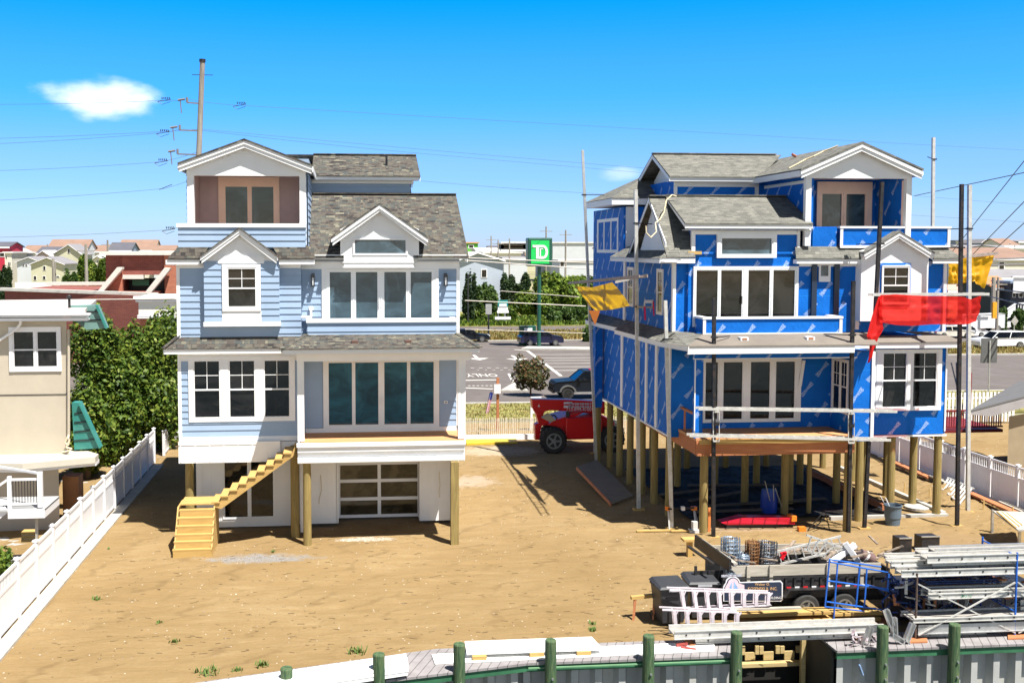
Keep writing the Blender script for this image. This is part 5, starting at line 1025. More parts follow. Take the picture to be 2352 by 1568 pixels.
# ================================================================== SCAFFOLD POLES, PLANKS, TARPS
def pole(name,label,top,base,mat,r=.055,braces=()):
    b=Vector(base); t=Vector(top); o=thing(name,label,'scaffold pole',base,'pump jack poles round the blue house'); m=MB(); m.bar(b,t,r*2,r*2,(0,1,0)); m.build('shaft',mat,o)
    m=MB(); m.box(b.x-.22,b.x+.22,b.y-.12,b.y+.12,-.02,.07); m.build('foot_block',LUM,o)
    for (K,u,v,dx,dy) in braces:
        p=q(K,u,v,b.y); m=MB(); m.bar(p,p+Vector((dx,dy,-.02)),.035,.035); m.box(p.x-.1,p.x+.1,p.y-.1,p.y+.1,p.z-.03,p.z+.03); m.build('brace',DKM,o)
    return o
def tp(u,v,Y): return at(u,v,Y)
PL=[('grey leaning scaffold pole left of the blue house above the ramp',(1338,345,49.4),(1370,1075),ALU,.06,((K6,0,47,.9,-.3),)),
 ('far thin grey scaffold pole behind the yellow tarp',(1386,491,53),None,ALU,.05,((K6,165,580,.4,.2),)),
 ('aluminium scaffold pole at the left flank of the blue house',(1460,435,41.3),(1467,1170),ALUW,.065,((K6,468,302,.7,.2),(K6,480,1050,.5,0))),
 ('short aluminium scaffold pole at the left end of the porch',(1528,690,38.27),(1543,1215),ALUW,.06,((K6,735,1342,1.3,.3),)),
 ('dark steel scaffold pole in front of the left porch post',(1640,685,36.9),None,DKM,.06,((K6,1170,1325,.8,.6),)),
 ('dark steel scaffold pole at the right end of the porch',(1960,645,36.9),None,DKM,.06,((K4,1597,92,-.7,.8),)),
 ('dark steel scaffold pole leaning in front of the white bay',(2026,418,37.57),(1985,1215),DKM,.06,((K3,1825,672,-.5,.9),)),
 ('dark steel scaffold pole by the trash can at the right corner',(2209,423,37.54),(2198,1210),DKM,.06,((K13,880,605,-.8,1.2),)),
 ('pale aluminium scaffold pole nearest the right fence',(2227,425,39.5),(2223,1178),ALUW,.065,((K13,1020,280,-1.6,1.2),)),
 ('aluminium scaffold pole rising behind the top balcony',(2144,316,51),None,ALUW,.07,((K3,2137,178,-1.2,-1.5),))]
BX={1:(at(1366,900,53).x,53,0),4:(at(1639,1200,36.9).x,36.9,0),5:(at(1949,1200,36.9).x,36.9,0),9:(at(2142,900,51).x,51,0)}
for i,(lab,tt,bb,mt_,r_,br_) in enumerate(PL):
    base=BX[i] if bb is None else tuple(gd(*bb)); pole('scaffold_pole',lab,tp(*tt),base,mt_,r_,br_)
def plank(label,A,Bq,w=.32,h=.09,rungs=16,group='aluminium scaffold planks and ladders',mat=None,name='scaffold_plank',cat='plank'):
    A=Vector(A);Bq=Vector(Bq); mat=mat or ALUW; o=thing(name,label,cat,tuple(A),group); d=(Bq-A); side=d.cross(Vector((0,0,1))).normalized()*w/2
    for s_ in (-1,1): m=MB(); m.bar(A+side*s_,Bq+side*s_,.03,h); m.build('side_rail',mat,o)
    m=MB()
    for k in range(rungs):
        p=A+d*((k+.5)/rungs); m.bar(p-side,p+side,.035,.03)
    m.build('rungs',mat,o); return o
y=36.72
a=q(K4,722,505,y);b=q(K4,1838,520,y); plank('upper long ladder plank across the unfinished porch',a,b)
a=q(K4,672,655,y);b=q(K4,1803,680,y); plank('lower long ladder plank level with the unfinished porch floor',a,b)
for (u,v,lab) in ((828,520,'left pump jack bracket between the two porch planks'),(1590,530,'right pump jack bracket between the two porch planks')):
    t=thing('pump_jack',lab,'pump jack',tuple(q(K4,u,v,36.8)),'pump jacks on the porch poles'); A=q(K4,u-14,v+5,36.78); Bq=q(K4,u-14,v+170,36.78); m=MB(); m.bar(A,Bq,.03,.03); m.bar(A+Vector((.22,0,0)),Bq+Vector((.22,0,0)),.03,.03); m.bar(A,A+Vector((.22,0,0)),.05,.05); m.bar(Bq,Bq+Vector((.22,0,0)),.05,.05); m.build('frame',ALUW,t); m=MB(); m.box(A.x+.03,A.x+.2,36.7,36.86,A.z-.5,A.z-.38); m.build('lever',DKM,t)
# side plank with yellow tarp
def cloth(name,label,rows,mat,cat='tarp',nu=30,nv=12,amp=.06,seed=1,parts=None):
    """rows: list of polylines (top..bottom), each list of points"""
    def samp(poly,t):
        k=t*(len(poly)-1); i=min(int(k),len(poly)-2); return Vector(poly[i]).lerp(Vector(poly[i+1]),k-i)
    def fn(u,v):
        k=v*(len(rows)-1); i=min(int(k),len(rows)-2); p=samp(rows[i],u).lerp(samp(rows[i+1],u),k-i)
        n1=mno.noise((u*9+seed,v*1.6,seed)); n2=mno.noise((u*3+seed,v*5,seed+5)); e=.25+.75*min(1,v*3)
        return p+Vector((.35,-1,.2))*(amp*e*(n1*1.4+n2*.8+.35*math.sin(u*nu*.9+3*n2)*(1-.6*v)))
    m=MB(); m.grid(fn,nu,nv); o=m.build(name,mat,smooth=True); return tag(o,label,cat)
def clothmat(name,rgb,alpha=0.0,trans=.35):
    s=NT(name); t=s.t; out=[n for n in t.nodes if n.type=='OUTPUT_MATERIAL'][0]; s.b.inputs['Base Color'].default_value=(*rgb,1); s.b.inputs['Roughness'].default_value=.5
    tr=s.n('BsdfTranslucent'); tr.inputs['Color'].default_value=(*[min(1,c*1.4) for c in rgb],1); mx=s.n('MixShader'); mx.inputs[0].default_value=trans; s.l(s.b.outputs[0],mx.inputs[1]); s.l(tr.outputs[0],mx.inputs[2]); last=mx
    if alpha: tp_=s.n('BsdfTransparent'); tp_.inputs['Color'].default_value=(1,.12,.1,1); m2=s.n('MixShader'); m2.inputs[0].default_value=alpha; s.l(mx.outputs[0],m2.inputs[1]); s.l(tp_.outputs[0],m2.inputs[2]); last=m2
    s.l(last.outputs[0],out.inputs['Surface']); return s.m
YT=clothmat('yellow tarp cloth',(.85,.42,.006),0,.5); RT=clothmat('red mesh cloth',(.80,.015,.01),.38,.4); OT=clothmat('orange cloth',(.8,.2,.01)); PT=clothmat('pink ribbon',(.8,.02,.1))
yy=lambda u: 10.5*2439/(u-787)
tl=lambda u,v: at(u,v,yy(u))
plank('weathered side plank carrying the yellow tarp',tl(1312,650),tl(1478,634),.3,.1,14,mat=pm('dirty plank',(.35,.28,.24),.7,.3,6))
cloth('tarp','yellow tarp hanging from the side plank left of the blue house',[[tl(1320,656),tl(1360,660),tl(1406,648)],[tl(1342,688),tl(1380,693),tl(1430,676)],[tl(1366,713),tl(1400,712),tl(1447,702)]],YT,amp=.07,seed=2,nu=44,nv=16)
cloth('tarp','small orange tarp scrap below the left yellow tarp',[[tl(1352,713),tl(1378,713)],[tl(1366,745),tl(1368,745)]],OT,amp=.03,seed=3,nu=8,nv=6)
plank('short white plank end crossing the left aluminium pole',q(K6,280,830,41.6),q(K6,570,768,41.2),.3,.1,4)
t=thing('work_bracket','wooden bracket seat with pink ribbons on the aluminium pole','bracket',tuple(q(K6,560,1050,41.1)))
m=MB(); a=q(K6,485,1052,41.0); b=q(K6,625,1058,41.0); m.bar(a,b,.3,.06); m.build('seat',GREYW,t); m=MB(); a=q(K6,545,1005,41); b=q(K6,618,1005,41); m.bar(a,b,.1,.12); m.bar(a,q(K6,545,1050,41),.04,.04); m.bar(b,q(K6,622,1050,41),.04,.04); m.build('back',WHITE2,t)
m=MB(); m.bar(q(K6,545,1050,40.8),q(K6,550,1172,40.8),.07,.01); m.build('ribbon',PT,t); m=MB(); m.bar(q(K6,622,1000,40.8),q(K6,628,1130,40.8),.05,.01); m.build('ribbon',PT,t)
# red tarp
y=37.35; tq=lambda u,v,Y=37.3: at(u,v,Y); K21=(2220,700,5.6)
plank('long plank above the red mesh tarp',q(K21,420,430,y),q(K21,2140,420,y),.3,.1,14)
h=lambda u,v,Y=37.15: q(K21,u,v,Y)
cloth('tarp','red mesh tarp slung below the plank at the right house corner',[[h(570,435),h(800,425),h(1020,440),h(1280,450),h(1530,450),h(1790,460),h(1900,500),h(2052,445)],[h(540,640),h(800,640),h(1020,640),h(1300,640),h(1530,650),h(1800,660),h(1920,660),h(2045,620)],[h(560,840),h(800,880),h(1020,890),h(1300,870),h(1530,865),h(1750,868),h(1850,868),h(1980,820)]],RT,amp=.05,seed=5,nu=70,nv=18)
cloth('tarp','hanging twisted red end of the mesh tarp',[[h(545,440,37.2),h(600,440,37.2)],[h(470,640,37.2),h(600,760,37.2)],[h(350,1040,37.2),h(630,930,37.2)],[h(420,1110,37.2),h(540,1060,37.2)],[h(390,1440,37.2),h(440,1290,37.2)]],clothmat('red cloth',(.75,.012,.01)),amp=.07,seed=8,nu=12,nv=26)
cloth('tarp','yellow tarp behind the scaffold poles right of the blue house',[[q(K13,675,840,43),q(K13,850,805,43),q(K13,1060,760,43),q(K13,1440,730,43)],[q(K13,665,1030,43),q(K13,850,1050,43),q(K13,1060,1020,43),q(K13,1390,900,43)],[q(K13,675,1235,43),q(K13,900,1215,43),q(K13,1080,1190,43),q(K13,1250,1320,43)]],YT,amp=.13,seed=11,nu=44,nv=18)
plank('plank above the yellow tarp right of the blue house',q(K13,900,765,43.2),q(K13,1490,705,43),.3,.12,8,mat=pm('dirty plank',(.35,.28,.24)))
# extension cord on roof
m=MB(); P=[q(K6,u,v,Y) for u,v,Y in ((830,60,40.6),(790,48,40.6),(740,95,40.2),(720,200,39.3),(680,270,38.9),(640,300,38.6),(650,380,38.3),(600,430,38.2),(560,390,38.2),(555,325,38.2))]; m.path(P,.025,6); tag(m.build('cord',MC['cream hose'] if 'cream hose' in MC else LUM),'yellow cord looping over the left gable of the blue house','cord')
# ================================================================== YARD: TRAILER AND MATERIALS
k12=lambda u,v,Y: q(K12,u,v,Y)
TRM=pm('black painted steel',(.018,.018,.02),.45,.4,4,dirt=((.09,.06,.045),5,.6))
TR=thing('dump_trailer','black dump trailer with grey wooden side boards full of scrap','trailer',(11,30,0)); yt=28.5; yb_=30.5
xl_=k12(600,340,yt).x; xr_=k12(1560,340,yt).x; zt_=k12(900,336,yt).z; zm_=k12(900,400,yt).z; zf=.62
m=MB(); m.box(xl_,xr_,yt,yt+.06,zf,zm_); m.box(xl_,xr_,yb_,yb_+.06,zf,zm_); m.box(xr_-.06,xr_,yt+.06,yb_,zf,zm_+.1); m.box(xl_,xr_,yt+.06,yb_,zf,zf+.05); m.build('bed',TRM,TR)
for Y,hh in ((yt,zt_),(yb_,zt_+.02)):
    m=MB(); m.prism([(xl_+.28,Y+.01,zm_),(xr_-.3,Y+.01,zm_),(xr_-.3,Y+.01,hh-.03),(xl_+.05,Y+.01,hh),(xl_+.05,Y+.01,hh-.1)],(0,.05,0)); m.build('side_board',GREYW,TR)
m=MB()
for u in (705,840,1180,1380): xx=k12(u,480,yt).x; m.box(xx-.05,xx+.05,yt-.05,yt-.0,zm_-.45,zt_+.01)
m.build('stake',GREYW,TR)
m=MB()
for k in range(11): xx=k12(930+k*52,480,yt).x; m.box(xx-.03,xx+.03,yt-.045,yt-.001,zf+.2,zm_-.03)
m.box(xl_,xr_,yt-.06,yt-.046,zm_-.06,zm_-.02); m.box(k12(915,480,yt).x,xr_,yt-.06,yt-.046,zf+.14,zf+.2); m.box(xl_-.1,xr_+.6,yt+.2,yt+.3,.42,.6); m.box(xl_-.1,xr_+.6,yb_-.3,yb_-.2,.42,.6); m.build('rib',TRM,TR)
RF=pm('red reflector',(.6,.01,.02),.3); WF=pm('white reflector',(.8,.8,.8),.3)
for c,mm,lab in ((0,RF,'red'),(1,WF,'white')):
    m=MB()
    for k in range(10):
        if k%2==c: xx=k12(930+k*50,480,yt).x; zz=k12(950,470,yt).z; m.box(xx,xx+.13,yt-.075,yt-.061,zz-.05,zz+.04)
    m.build('reflector_strip',mm,TR)
m=MB(); f0,f1=k12(918,480,yt-.2).x,k12(1500,480,yt-.2).x; m.prism([(f0,yt-.25,.72),(f0+.14,yt-.25,.93),(f1-.14,yt-.25,.93),(f1,yt-.25,.72),(f1-.05,yt-.25,.70),(f1-.17,yt-.25,.90),(f0+.17,yt-.25,.90),(f0+.05,yt-.25,.70)],(0,.25,0)); m.build('fender',TRM,TR)
TY=pm('tyre rubber',(.028,.027,.026),.85,.25,6); 
def wheel(par,x,y,r,w,rim,rimmat,axis='y',side=-1):
    m=MB(); hw=w/2; m.lathe((x,y,r),[(r*.62,-hw),(r*.9,-hw),(r,-hw*.6),(r,hw*.6),(r*.9,hw),(r*.62,hw)],28,'y'); W=m.build('wheel',TY,par)
    m=MB(); a_,b_=(y-hw-.02,y-hw+.0) if side<0 else (y+hw,y+hw+.02)
    for k in range(20):
        t=k*math.pi/10; t2=(k+1)*math.pi/10; m.prism([(x+r*.5*math.cos(t),a_,r+r*.5*math.sin(t)),(x+r*.62*math.cos(t),a_,r+r*.62*math.sin(t)),(x+r*.62*math.cos(t2),a_,r+r*.62*math.sin(t2)),(x+r*.5*math.cos(t2),a_,r+r*.5*math.sin(t2))],(0,.02,0))
    m.tube((x,a_-.01,r),(x,b_,r),r*.2,12)
    for k in range(5): t=k*1.2566; m.bar((x+r*.15*math.cos(t),(a_+b_)/2,r+r*.15*math.sin(t)),(x+r*.52*math.cos(t),(a_+b_)/2,r+r*.52*math.sin(t)),.02,r*.13,(0,1,0)) if False else m.prism([(x+r*.15*math.cos(t-.5),a_,r+r*.15*math.sin(t-.5)),(x+r*.52*math.cos(t-.16),a_,r+r*.52*math.sin(t-.16)),(x+r*.52*math.cos(t+.16),a_,r+r*.52*math.sin(t+.16)),(x+r*.15*math.cos(t+.5),a_,r+r*.15*math.sin(t+.5))],(0,.015,0))
    m.build('rim',rimmat,W); return W
for u in (1040,1262):
    x=k12(u,480,yt).x; wheel(TR,x,yt-.12,.38,.22,.2,pm('dusty rim',(.2,.19,.17),.6,.2,5,metal=.5)); wheel(TR,x,yb_+.1,.38,.22,.2,MC['dusty rim'],side=1)
# open tail gate and posts at the left end
m=MB(); A=k12(392,190,yb_); m.bar((A.x,yb_,A.z),(xl_,yt,zt_+.02),.06,.36); m.build('tail_gate',TRM,TR); m=MB(); m.bar((A.x+.16,yb_,A.z+.03),(xl_+.16,yt,zt_+.06),.12,.05); m.build('gate_board',GREYW,TR)
m=MB(); m.bar(k12(350,225,29.9),k12(500,330,28.6),.08,.05); m.box(xl_-.85,xl_-.78,29.0,29.06,.0,1.45); m.box(xl_-.45,xl_-.3,29.0,29.1,0,1.3); m.box(xl_-.85,xl_-.0,29.05,29.08,.1,1.3); m.build('gate_frame',TRM,TR)
# sign on the trailer
SG=thing('trailer_sign','dark framed company sign with a sailboat emblem on the trailer','sign',tuple(k12(740,480,28.35))); ys=28.35
def sp_(u,v,d=0): return q(K19,u,v,ys-d)
NAVY=pm('navy sign board',(.02,.03,.06),.45,.1,3)
def arc(cu,cv,r,a0,a1,n=10): return [(cu+r*math.cos(R(a0+(a1-a0)*k/n)),cv-r*math.sin(R(a0+(a1-a0)*k/n))) for k in range(n+1)]
out=[(975,868),(975,690)]+arc(1095,650,92,175,10,12)+[(1690,615),(1712,640),(1712,850),(1690,868)]
m=MB(); m.prism([sp_(u,v) for u,v in out],(0,.04,0)); m.build('board',WHITE2,SG)
inn=[(988,858),(988,695)]+arc(1095,652,80,172,8,12)+[(1682,627),(1700,645),(1700,845),(1682,858)]
m=MB(); m.prism([sp_(u,v,.006) for u,v in inn],(0,.005,0)); m.build('panel',NAVY,SG)
em=[(1000,745),(1000,690)]+arc(1098,650,66,170,5,10)+[(1235,665),(1238,745)]
m=MB(); m.prism([sp_(u,v,.012) for u,v in em],(0,.005,0)); m.build('emblem_ground',pm('pale pink',(.75,.55,.6),.5,.05),SG)
m=MB(); m.poly(*[sp_(u,v,.016) for u,v in ((1085,620),(1050,690),(1075,742),(1100,742),(1080,700))]); m.poly(*[sp_(u,v,.016) for u,v in ((1105,615),(1102,740),(1180,745),(1150,690))]); m.build('emblem_sails',pm('sail blue',(.25,.42,.7),.5,.2,9),SG)
GOLD=pm('gold lettering',(.75,.45,.2),.4)
vx=(sp_(1400,700)-sp_(1300,700)).normalized()
for (tx,u,v,h_,mm,sq,al) in (('Walter O.',1460,657,.105,GOLD,1,'CENTER'),('KOSENSKI II, INC.',1462,712,.125,GOLD,.88,'CENTER'),('HOME',1470,765,.09,GOLD,1,'CENTER'),('BUILDING',1612,825,.10,WHITE2,.9,'CENTER')):
    m=MB(); m.text(tx,sp_(u,v,.017),vx,(0,0,1),h_,squash=sq); m.build('lettering',mm,SG)
m=MB(); m.text('NO TRESPASSING',sp_(1150,580,.01)+Vector((0,0,.02)),vx,(0,0,1),.07) if False else m.box(sp_(960,0).x,sp_(1215,0).x,ys+.0,ys+.02,sp_(0,598).z,sp_(0,572).z); m.build('small_strip',pm('scuffed sticker',(.35,.35,.4),.5,.6,14),SG)
# scrap in the trailer
WIRE=pm('wire mesh roll',(.10,.12,.15),.5,.6,18,metal=.6,dirt=((.30,.14,.05),8,.7))
def wireroll(label,u,vb,r,hh,rust,tilt=0.0,sd_=1):
    p=k12(u,vb,29.5); o=thing('wire_roll',label,'wire roll',tuple(p),'rolls of wire mesh in the trailer'); rr=random.Random(sd_); m=MB(); z0=p.z-.25
    for L_ in range(3):
        R_=r*(1-.22*L_)
        for k in range(9): 
            z=z0+hh*k/8+rr.uniform(-.02,.02); P=[Vector((p.x+R_*math.cos(t*math.pi/6)+tilt*(z-z0),p.y+R_*math.sin(t*math.pi/6),z+rr.uniform(-.012,.012))) for t in range(13)]; m.path(P,.009,4)
        for k in range(16): t=k*math.pi/8+L_; m.bar((p.x+R_*math.cos(t),p.y+R_*math.sin(t),z0),(p.x+R_*math.cos(t)+tilt*hh,p.y+R_*math.sin(t),z0+hh+rr.uniform(-.03,.06)),.014,.014)
    m.build('mesh',rust,o); return o
WBL=pm('blue grey wire',(.22,.28,.36),.45,.6,14,metal=.4); WRU=pm('rusty wire',(.24,.11,.04),.7,.6,12,metal=.2)
wireroll('tall bluish wire roll at the left of the trailer load',600,320,.27,.95,WBL,.0,1); wireroll('short bluish wire roll in front in the trailer load',665,330,.21,.55,WBL,.1,2)
wireroll('rusty wire roll in the middle of the trailer load',730,320,.2,.85,WRU,.0,3); wireroll('wide dark wire roll beside the rusty one in the trailer',808,325,.3,.85,WIRE,.05,4)
m=MB(); rr=random.Random(5)
for k in range(46):
    u=rr.uniform(620,1500); p=k12(u,rr.uniform(330,345),rr.uniform(28.8,30.2)); p.z=rr.uniform(1.25,1.65); a=rr.uniform(0,3.1); L_=rr.uniform(.3,1.2); m.bar(p,p+Vector((math.cos(a)*L_,math.sin(a)*L_*.5,rr.uniform(-.1,.2))),rr.uniform(.03,.12),.03)
tag(m.build('scrap_heap',pm('mixed scrap',(.22,.17,.13),.8,.8,6)),'tangled wood and metal scrap filling the trailer bed','scrap',kind='stuff')
def ladderpair(label,a,b,c,d_,Y,n,mat,group=None,name='ladder',Y2=None,r=.03):
    Y2=Y if Y2 is None else Y2
    A,B_,C,D_=k12(*a,Y),k12(*b,Y2),k12(*c,Y),k12(*d_,Y2); o=thing(name,label,'ladder',tuple(A),group)
    for p,s2 in ((A,B_),(C,D_)): m=MB(); m.bar(p,s2,.04,r*2); m.build('side_rail',mat,o)
    m=MB()
    for k in range(n): t=(k+.6)/n; m.bar(A.lerp(B_,t),C.lerp(D_,t),.04,.03)
    m.build('rungs',mat,o); return o
ladderpair('aluminium ladder leaning out of the trailer load',(860,262),(1260,165),(880,335),(1290,240),29.4,9,ALUW,Y2=29.8)
ladderpair('second aluminium ladder crossing the trailer load, blue tipped',(1055,158),(1290,240),(1040,240),(1195,300),29.2,5,ALUW)
m=MB(); m.bar(k12(1190,330,29.1),k12(1345,215,29.3),.12,.14); o=m.build('white_beam',WHITE2); tag(o,'white square beam end slanting up right in the trailer','beam','crossed white beams in the trailer')
m=MB(); m.bar(k12(1370,325,29.0),k12(1285,205,29.2),.12,.14); tag(m.build('white_beam',WHITE2),'white square beam slanting up left in the trailer','beam','crossed white beams in the trailer')
m=MB(); m.tube(k12(1375,270,29.4),k12(1450,305,29.4),.16,16); tag(m.build('drum',pm('brown drum',(.16,.10,.09),.35,.2,4)),'brown drum with a pale band in the trailer load','drum')
m=MB(); m.tube(k12(1402,281,29.38),k12(1412,287,29.38),.166,16); tag(m.build('drum_band',WHITE2),'pale band round the brown drum','band')
m=MB(); m.bar(k12(905,300,29.2),k12(925,262,29.2),.09,.1); m.bar(k12(900,268,29.2),k12(935,262,29.2),.09,.05); tag(m.build('red_tool',RF),'red hand tool in the trailer load','tool')
# hitch and wood stand behind the trailer
m=MB(); p=g(K12,362,290); m.box(p.x-.08,p.x+.08,p.y,p.y+.2,0,.55); m.box(p.x-.25,p.x+.4,p.y-.1,p.y+.3,.55,.63); tag(m.build('wood_stand',LUM),'short wooden stand behind the open trailer gate','stand')
p=gd(*kc(K12,60,655)); SH=thing('sawhorse','low brown sawhorse left of the black bins','sawhorse',tuple(p)); m=MB(); a=k12(60,530,p.y);m.bar((a.x-.25,p.y,a.z),(a.x+.55,p.y+.1,a.z+.02),.12,.09); m.build('beam',LUM,SH)
for dx in (-.12,.45):
    m=MB(); m.bar((a.x+dx,p.y,a.z),(a.x+dx-.1,p.y-.15,0),.06,.04); m.bar((a.x+dx,p.y+.1,a.z),(a.x+dx+.05,p.y+.3,0),.06,.04); m.build('leg',RIM,SH)
# wheelie bins
def bin_(label,x,y,rz,first=None):
    if first: return copy_tree(first,(x,y,0),rz,label=label)
    o=thing('wheelie_bin',label,'bin',(x,y,0),'black wheelie bins by the trailer'); ORG[o.name]=Vector((0,0,0)); o.location=(0,0,0)
    BN=pm('charcoal bin plastic',(.035,.037,.042),.5,.2,3)
    m=MB(); m.hexa([(-.31,-.33,.08),(.31,-.33,.08),(.31,.30,.08),(-.31,.30,.08),(-.42,-.42,1.08),(.42,-.42,1.08),(.42,.40,1.08),(-.42,.40,1.08)]); m.box(-.44,.44,-.44,.42,1.02,1.08); m.build('body',BN,o,bevel=.02)
    m=MB(); m.hexa([(-.47,-.50,1.09),(.47,-.50,1.09),(.47,.44,1.12),(-.47,.44,1.12),(-.40,-.42,1.15),(.40,-.42,1.15),(.38,.36,1.22),(-.38,.36,1.22)]); m.build('lid',BN,o,bevel=.015)
    m=MB(); m.box(-.2,.2,-.51,-.495,1.03,1.09); m.build('label_plate',pm('grey sticker',(.4,.4,.42)),o)
    for sx in (-1,1): m=MB(); m.lathe((sx*.36,.36,.12),[(.12,-.03),(.12,.03)],14,'x'); m.build('wheel',BLK,o)
    o.location=(x,y,0); o.rotation_euler=(0,0,rz); return o
b1=bin_('black wheelie bin nearest the sawhorse',9.1,28.62,.06); bin_('black wheelie bin between its twin and the trailer sign',10.1,28.95,-.05,b1)
# step ladders on edge
PKL=pm('pinkish aluminium ladder',(.74,.66,.70),.4,.15,7,metal=.2)
def edge_ladder(label,P,Y,n,ts=.1,group='stepladders lying on edge'):
    (a,b,c,d_)=P; A,B_,C,D_=[k12(*x,Y) for x in P]; o=thing('stepladder',label,'stepladder',tuple(A),group)
    for p,s2 in ((A,B_),(C,D_)): m=MB(); m.bar(p,s2,.045,.035); m.bar(p+Vector((0,.28,-.02)),s2+Vector((0,.16,0)),.04,.035); m.build('side_rail',PKL,o)
    m=MB()
    for k in range(n):
        f=(k+.15)/(n-.85); p,s2=A.lerp(B_,ts+(1-ts)*f*.985),C.lerp(D_,f*.985); m.bar(p,s2,.055,.09,(1,0,0)); m.bar(p+Vector((.11,0,0)),p+(s2-p)*.35,.025,.05,(0,1,0)); m.bar(s2+Vector((.09,0,0)),s2+(p-s2)*.25,.025,.05,(0,1,0)); m.bar(p+Vector((0,.2,0)),s2+Vector((0,.2,0)),.03,.03)
    m.build('treads',PKL,o); return o
edge_ladder('upper white stepladder lying on edge in front of the trailer sign',((240,485),(838,503),(318,608),(832,576)),27.75,8)
edge_ladder('lower white stepladder lying on edge in front of the black bins',((195,603),(650,620),(266,714),(648,695)),27.45,6,.13)
# lumber stacks
rr=random.Random(9)
for i,(u0,u1,v0,v1,lab) in enumerate(((650,1205,612,652,'upper left yellow lumber beam stacked in front of the trailer'),(650,1210,655,697,'lower left yellow lumber beam stacked in front of the trailer'),(1222,1510,615,645,'upper right yellow lumber beam under the blue frame'),(1222,1500,647,680,'lower right yellow lumber beam under the blue frame'))):
    a=k12(u0,v1,27.85);b=k12(u1,v0,27.85); m=MB(); m.box(a.x,b.x,27.85,28.25,a.z,b.z-.005); tag(m.build('lumber',LUM,bevel=.01),lab,'lumber','yellow lumber stacked by the trailer')
m=MB(); m.box(k12(650,480,28.6).x,k12(1500,480,28.6).x,27.87,28.2,0,k12(900,697,27.85).z-.005); tag(m.build('lumber',RIM),'dark bearer under the yellow lumber stack','lumber','yellow lumber stacked by the trailer')
m=MB(); m.bar(k12(600,603,27.7),k12(1020,590,27.8),.12,.05); tag(m.build('pole_board',GREYW),'round ended grey board lying on the lumber stack','board')
# big aluminium plank over the slip
def channel(label,A,Bq,w,h,mat=ALUW,holes=True,group='aluminium scaffold planks and ladders'):
    A=Vector(A);Bq=Vector(Bq); o=thing('scaffold_plank',label,'plank',tuple(A),group); d=Bq-A; L_=d.length; dn=d.normalized(); sd2=dn.cross(Vector((0,0,1))).normalized()
    m=MB(); m.bar(A,Bq,w-.02,.03); m.build('deck',pm('dirty plank deck',(.33,.31,.28),.7,.2,5,dirt=((.14,.12,.1),4,.6)),o)
    for s_ in (-1,1):
        m=MB(); e=sd2*s_*(w/2); m.bar(A+e,Bq+e,.02,h); m.bar(A+e*1.06+Vector((0,0,h/2)),Bq+e*1.06+Vector((0,0,h/2)),.05,.02); m.bar(A+e*1.06-Vector((0,0,h/2)),Bq+e*1.06-Vector((0,0,h/2)),.05,.02); m.build('side_channel',mat,o)
    if holes:
        m=MB(); n=max(3,int(L_/.62))
        for k in range(n): p=A+d*((k+.5)/n)+sd2*(w/2+.012); m.tube(p,p+sd2*.012,.026,8)
        m.build('rivets',BLK,o)
    return o
a=k12(262,765,26.55);b=k12(1505,735,26.55); zc=.62
channel('long wide aluminium plank bridging the dock gap',(a.x,26.72,.42),(b.x,26.72,.42),.46,.2)
channel('lower aluminium plank under the one bridging the dock gap',(a.x+.6,26.78,.22),(b.x-.3,26.78,.22),.4,.12)
for xx,yy,lab in ((9.0,26.85,'left wooden bearer under the wide aluminium plank'),(13.6,26.85,'right wooden bearer under the wide aluminium plank')): tag(MB().box(xx,xx+.15,yy-.35,yy+.35,.082,.155).build('bearer',RIM),lab,'block')
# rack on the right
RK=thing('scaffold_rack','pipe rack with white cross braces holding aluminium planks','rack',(15.46,26.7,0.08)); BLUEP=pm('blue painted pipe',(.02,.13,.55),.35,.2,6,dirt=((.02,.04,.12),7,.4)); BRP=pm('rust brown pipe',(.10,.065,.05),.6,.3,6)
pA=at(2105,1460,26.35); 
for (u,v0,v1,mm,lab) in ((1715,385,800,BRP,'brown'),(2312,262,772,BLUEP,'blue')):
    a=k12(u,v0,26.45);b=k12(u,v1,26.45); m=MB(); m.tube((a.x,26.45,.12),(a.x,26.45,a.z),.028,10); m.tube((a.x,28.0,.1),(a.x,28.0,a.z),.028,10); m.tube((a.x,26.45,a.z-.1),(a.x,28.0,a.z-.1),.024,8); m.tube((a.x,26.45,.75),(a.x,28.0,.75),.024,8); m.build('end_frame',mm,RK)
    m=MB(); m.prism([(a.x-.35,26.2,.085),(a.x+.2,26.2,.085),(a.x+.35,26.5,.085),(a.x-.1,26.6,.085)],(0,0,.04)); m.build('foot_board',RIM,RK)
m=MB(); X0_,X1_=k12(1722,450,26.42),k12(2300,740,26.42); m.bar(X0_,X1_,.035,.035); m.bar(k12(1722,755,26.38),k12(2300,440,26.38),.035,.035); m.bar(k12(2318,440,26.42),k12(2420,520,26.42),.035,.035);m.bar(k12(2318,740,26.42),k12(2420,690,26.42),.035,.035); m.build('cross_brace',ALUW,RK)
LV=[(1820,258,27.0,.13,.3),(1740,272,27.3,.14,.32),(1775,305,26.62,.18,.34),(1550,300,27.6,.12,.3),(1560,328,27.0,.12,.3),(1805,325,26.7,.12,.3),(1590,362,26.9,.12,.3),(1620,390,26.62,.17,.32),(1790,350,27.5,.1,.3),(1780,500,26.75,.11,.3),(1780,525,26.7,.14,.34),(1690,668,26.7,.10,.6),(1720,722,26.62,.24,.4),(1720,752,26.8,.12,.3),(2330,560,27.2,.14,.3),(2330,600,27.0,.14,.3),(2330,640,26.9,.12,.3)]
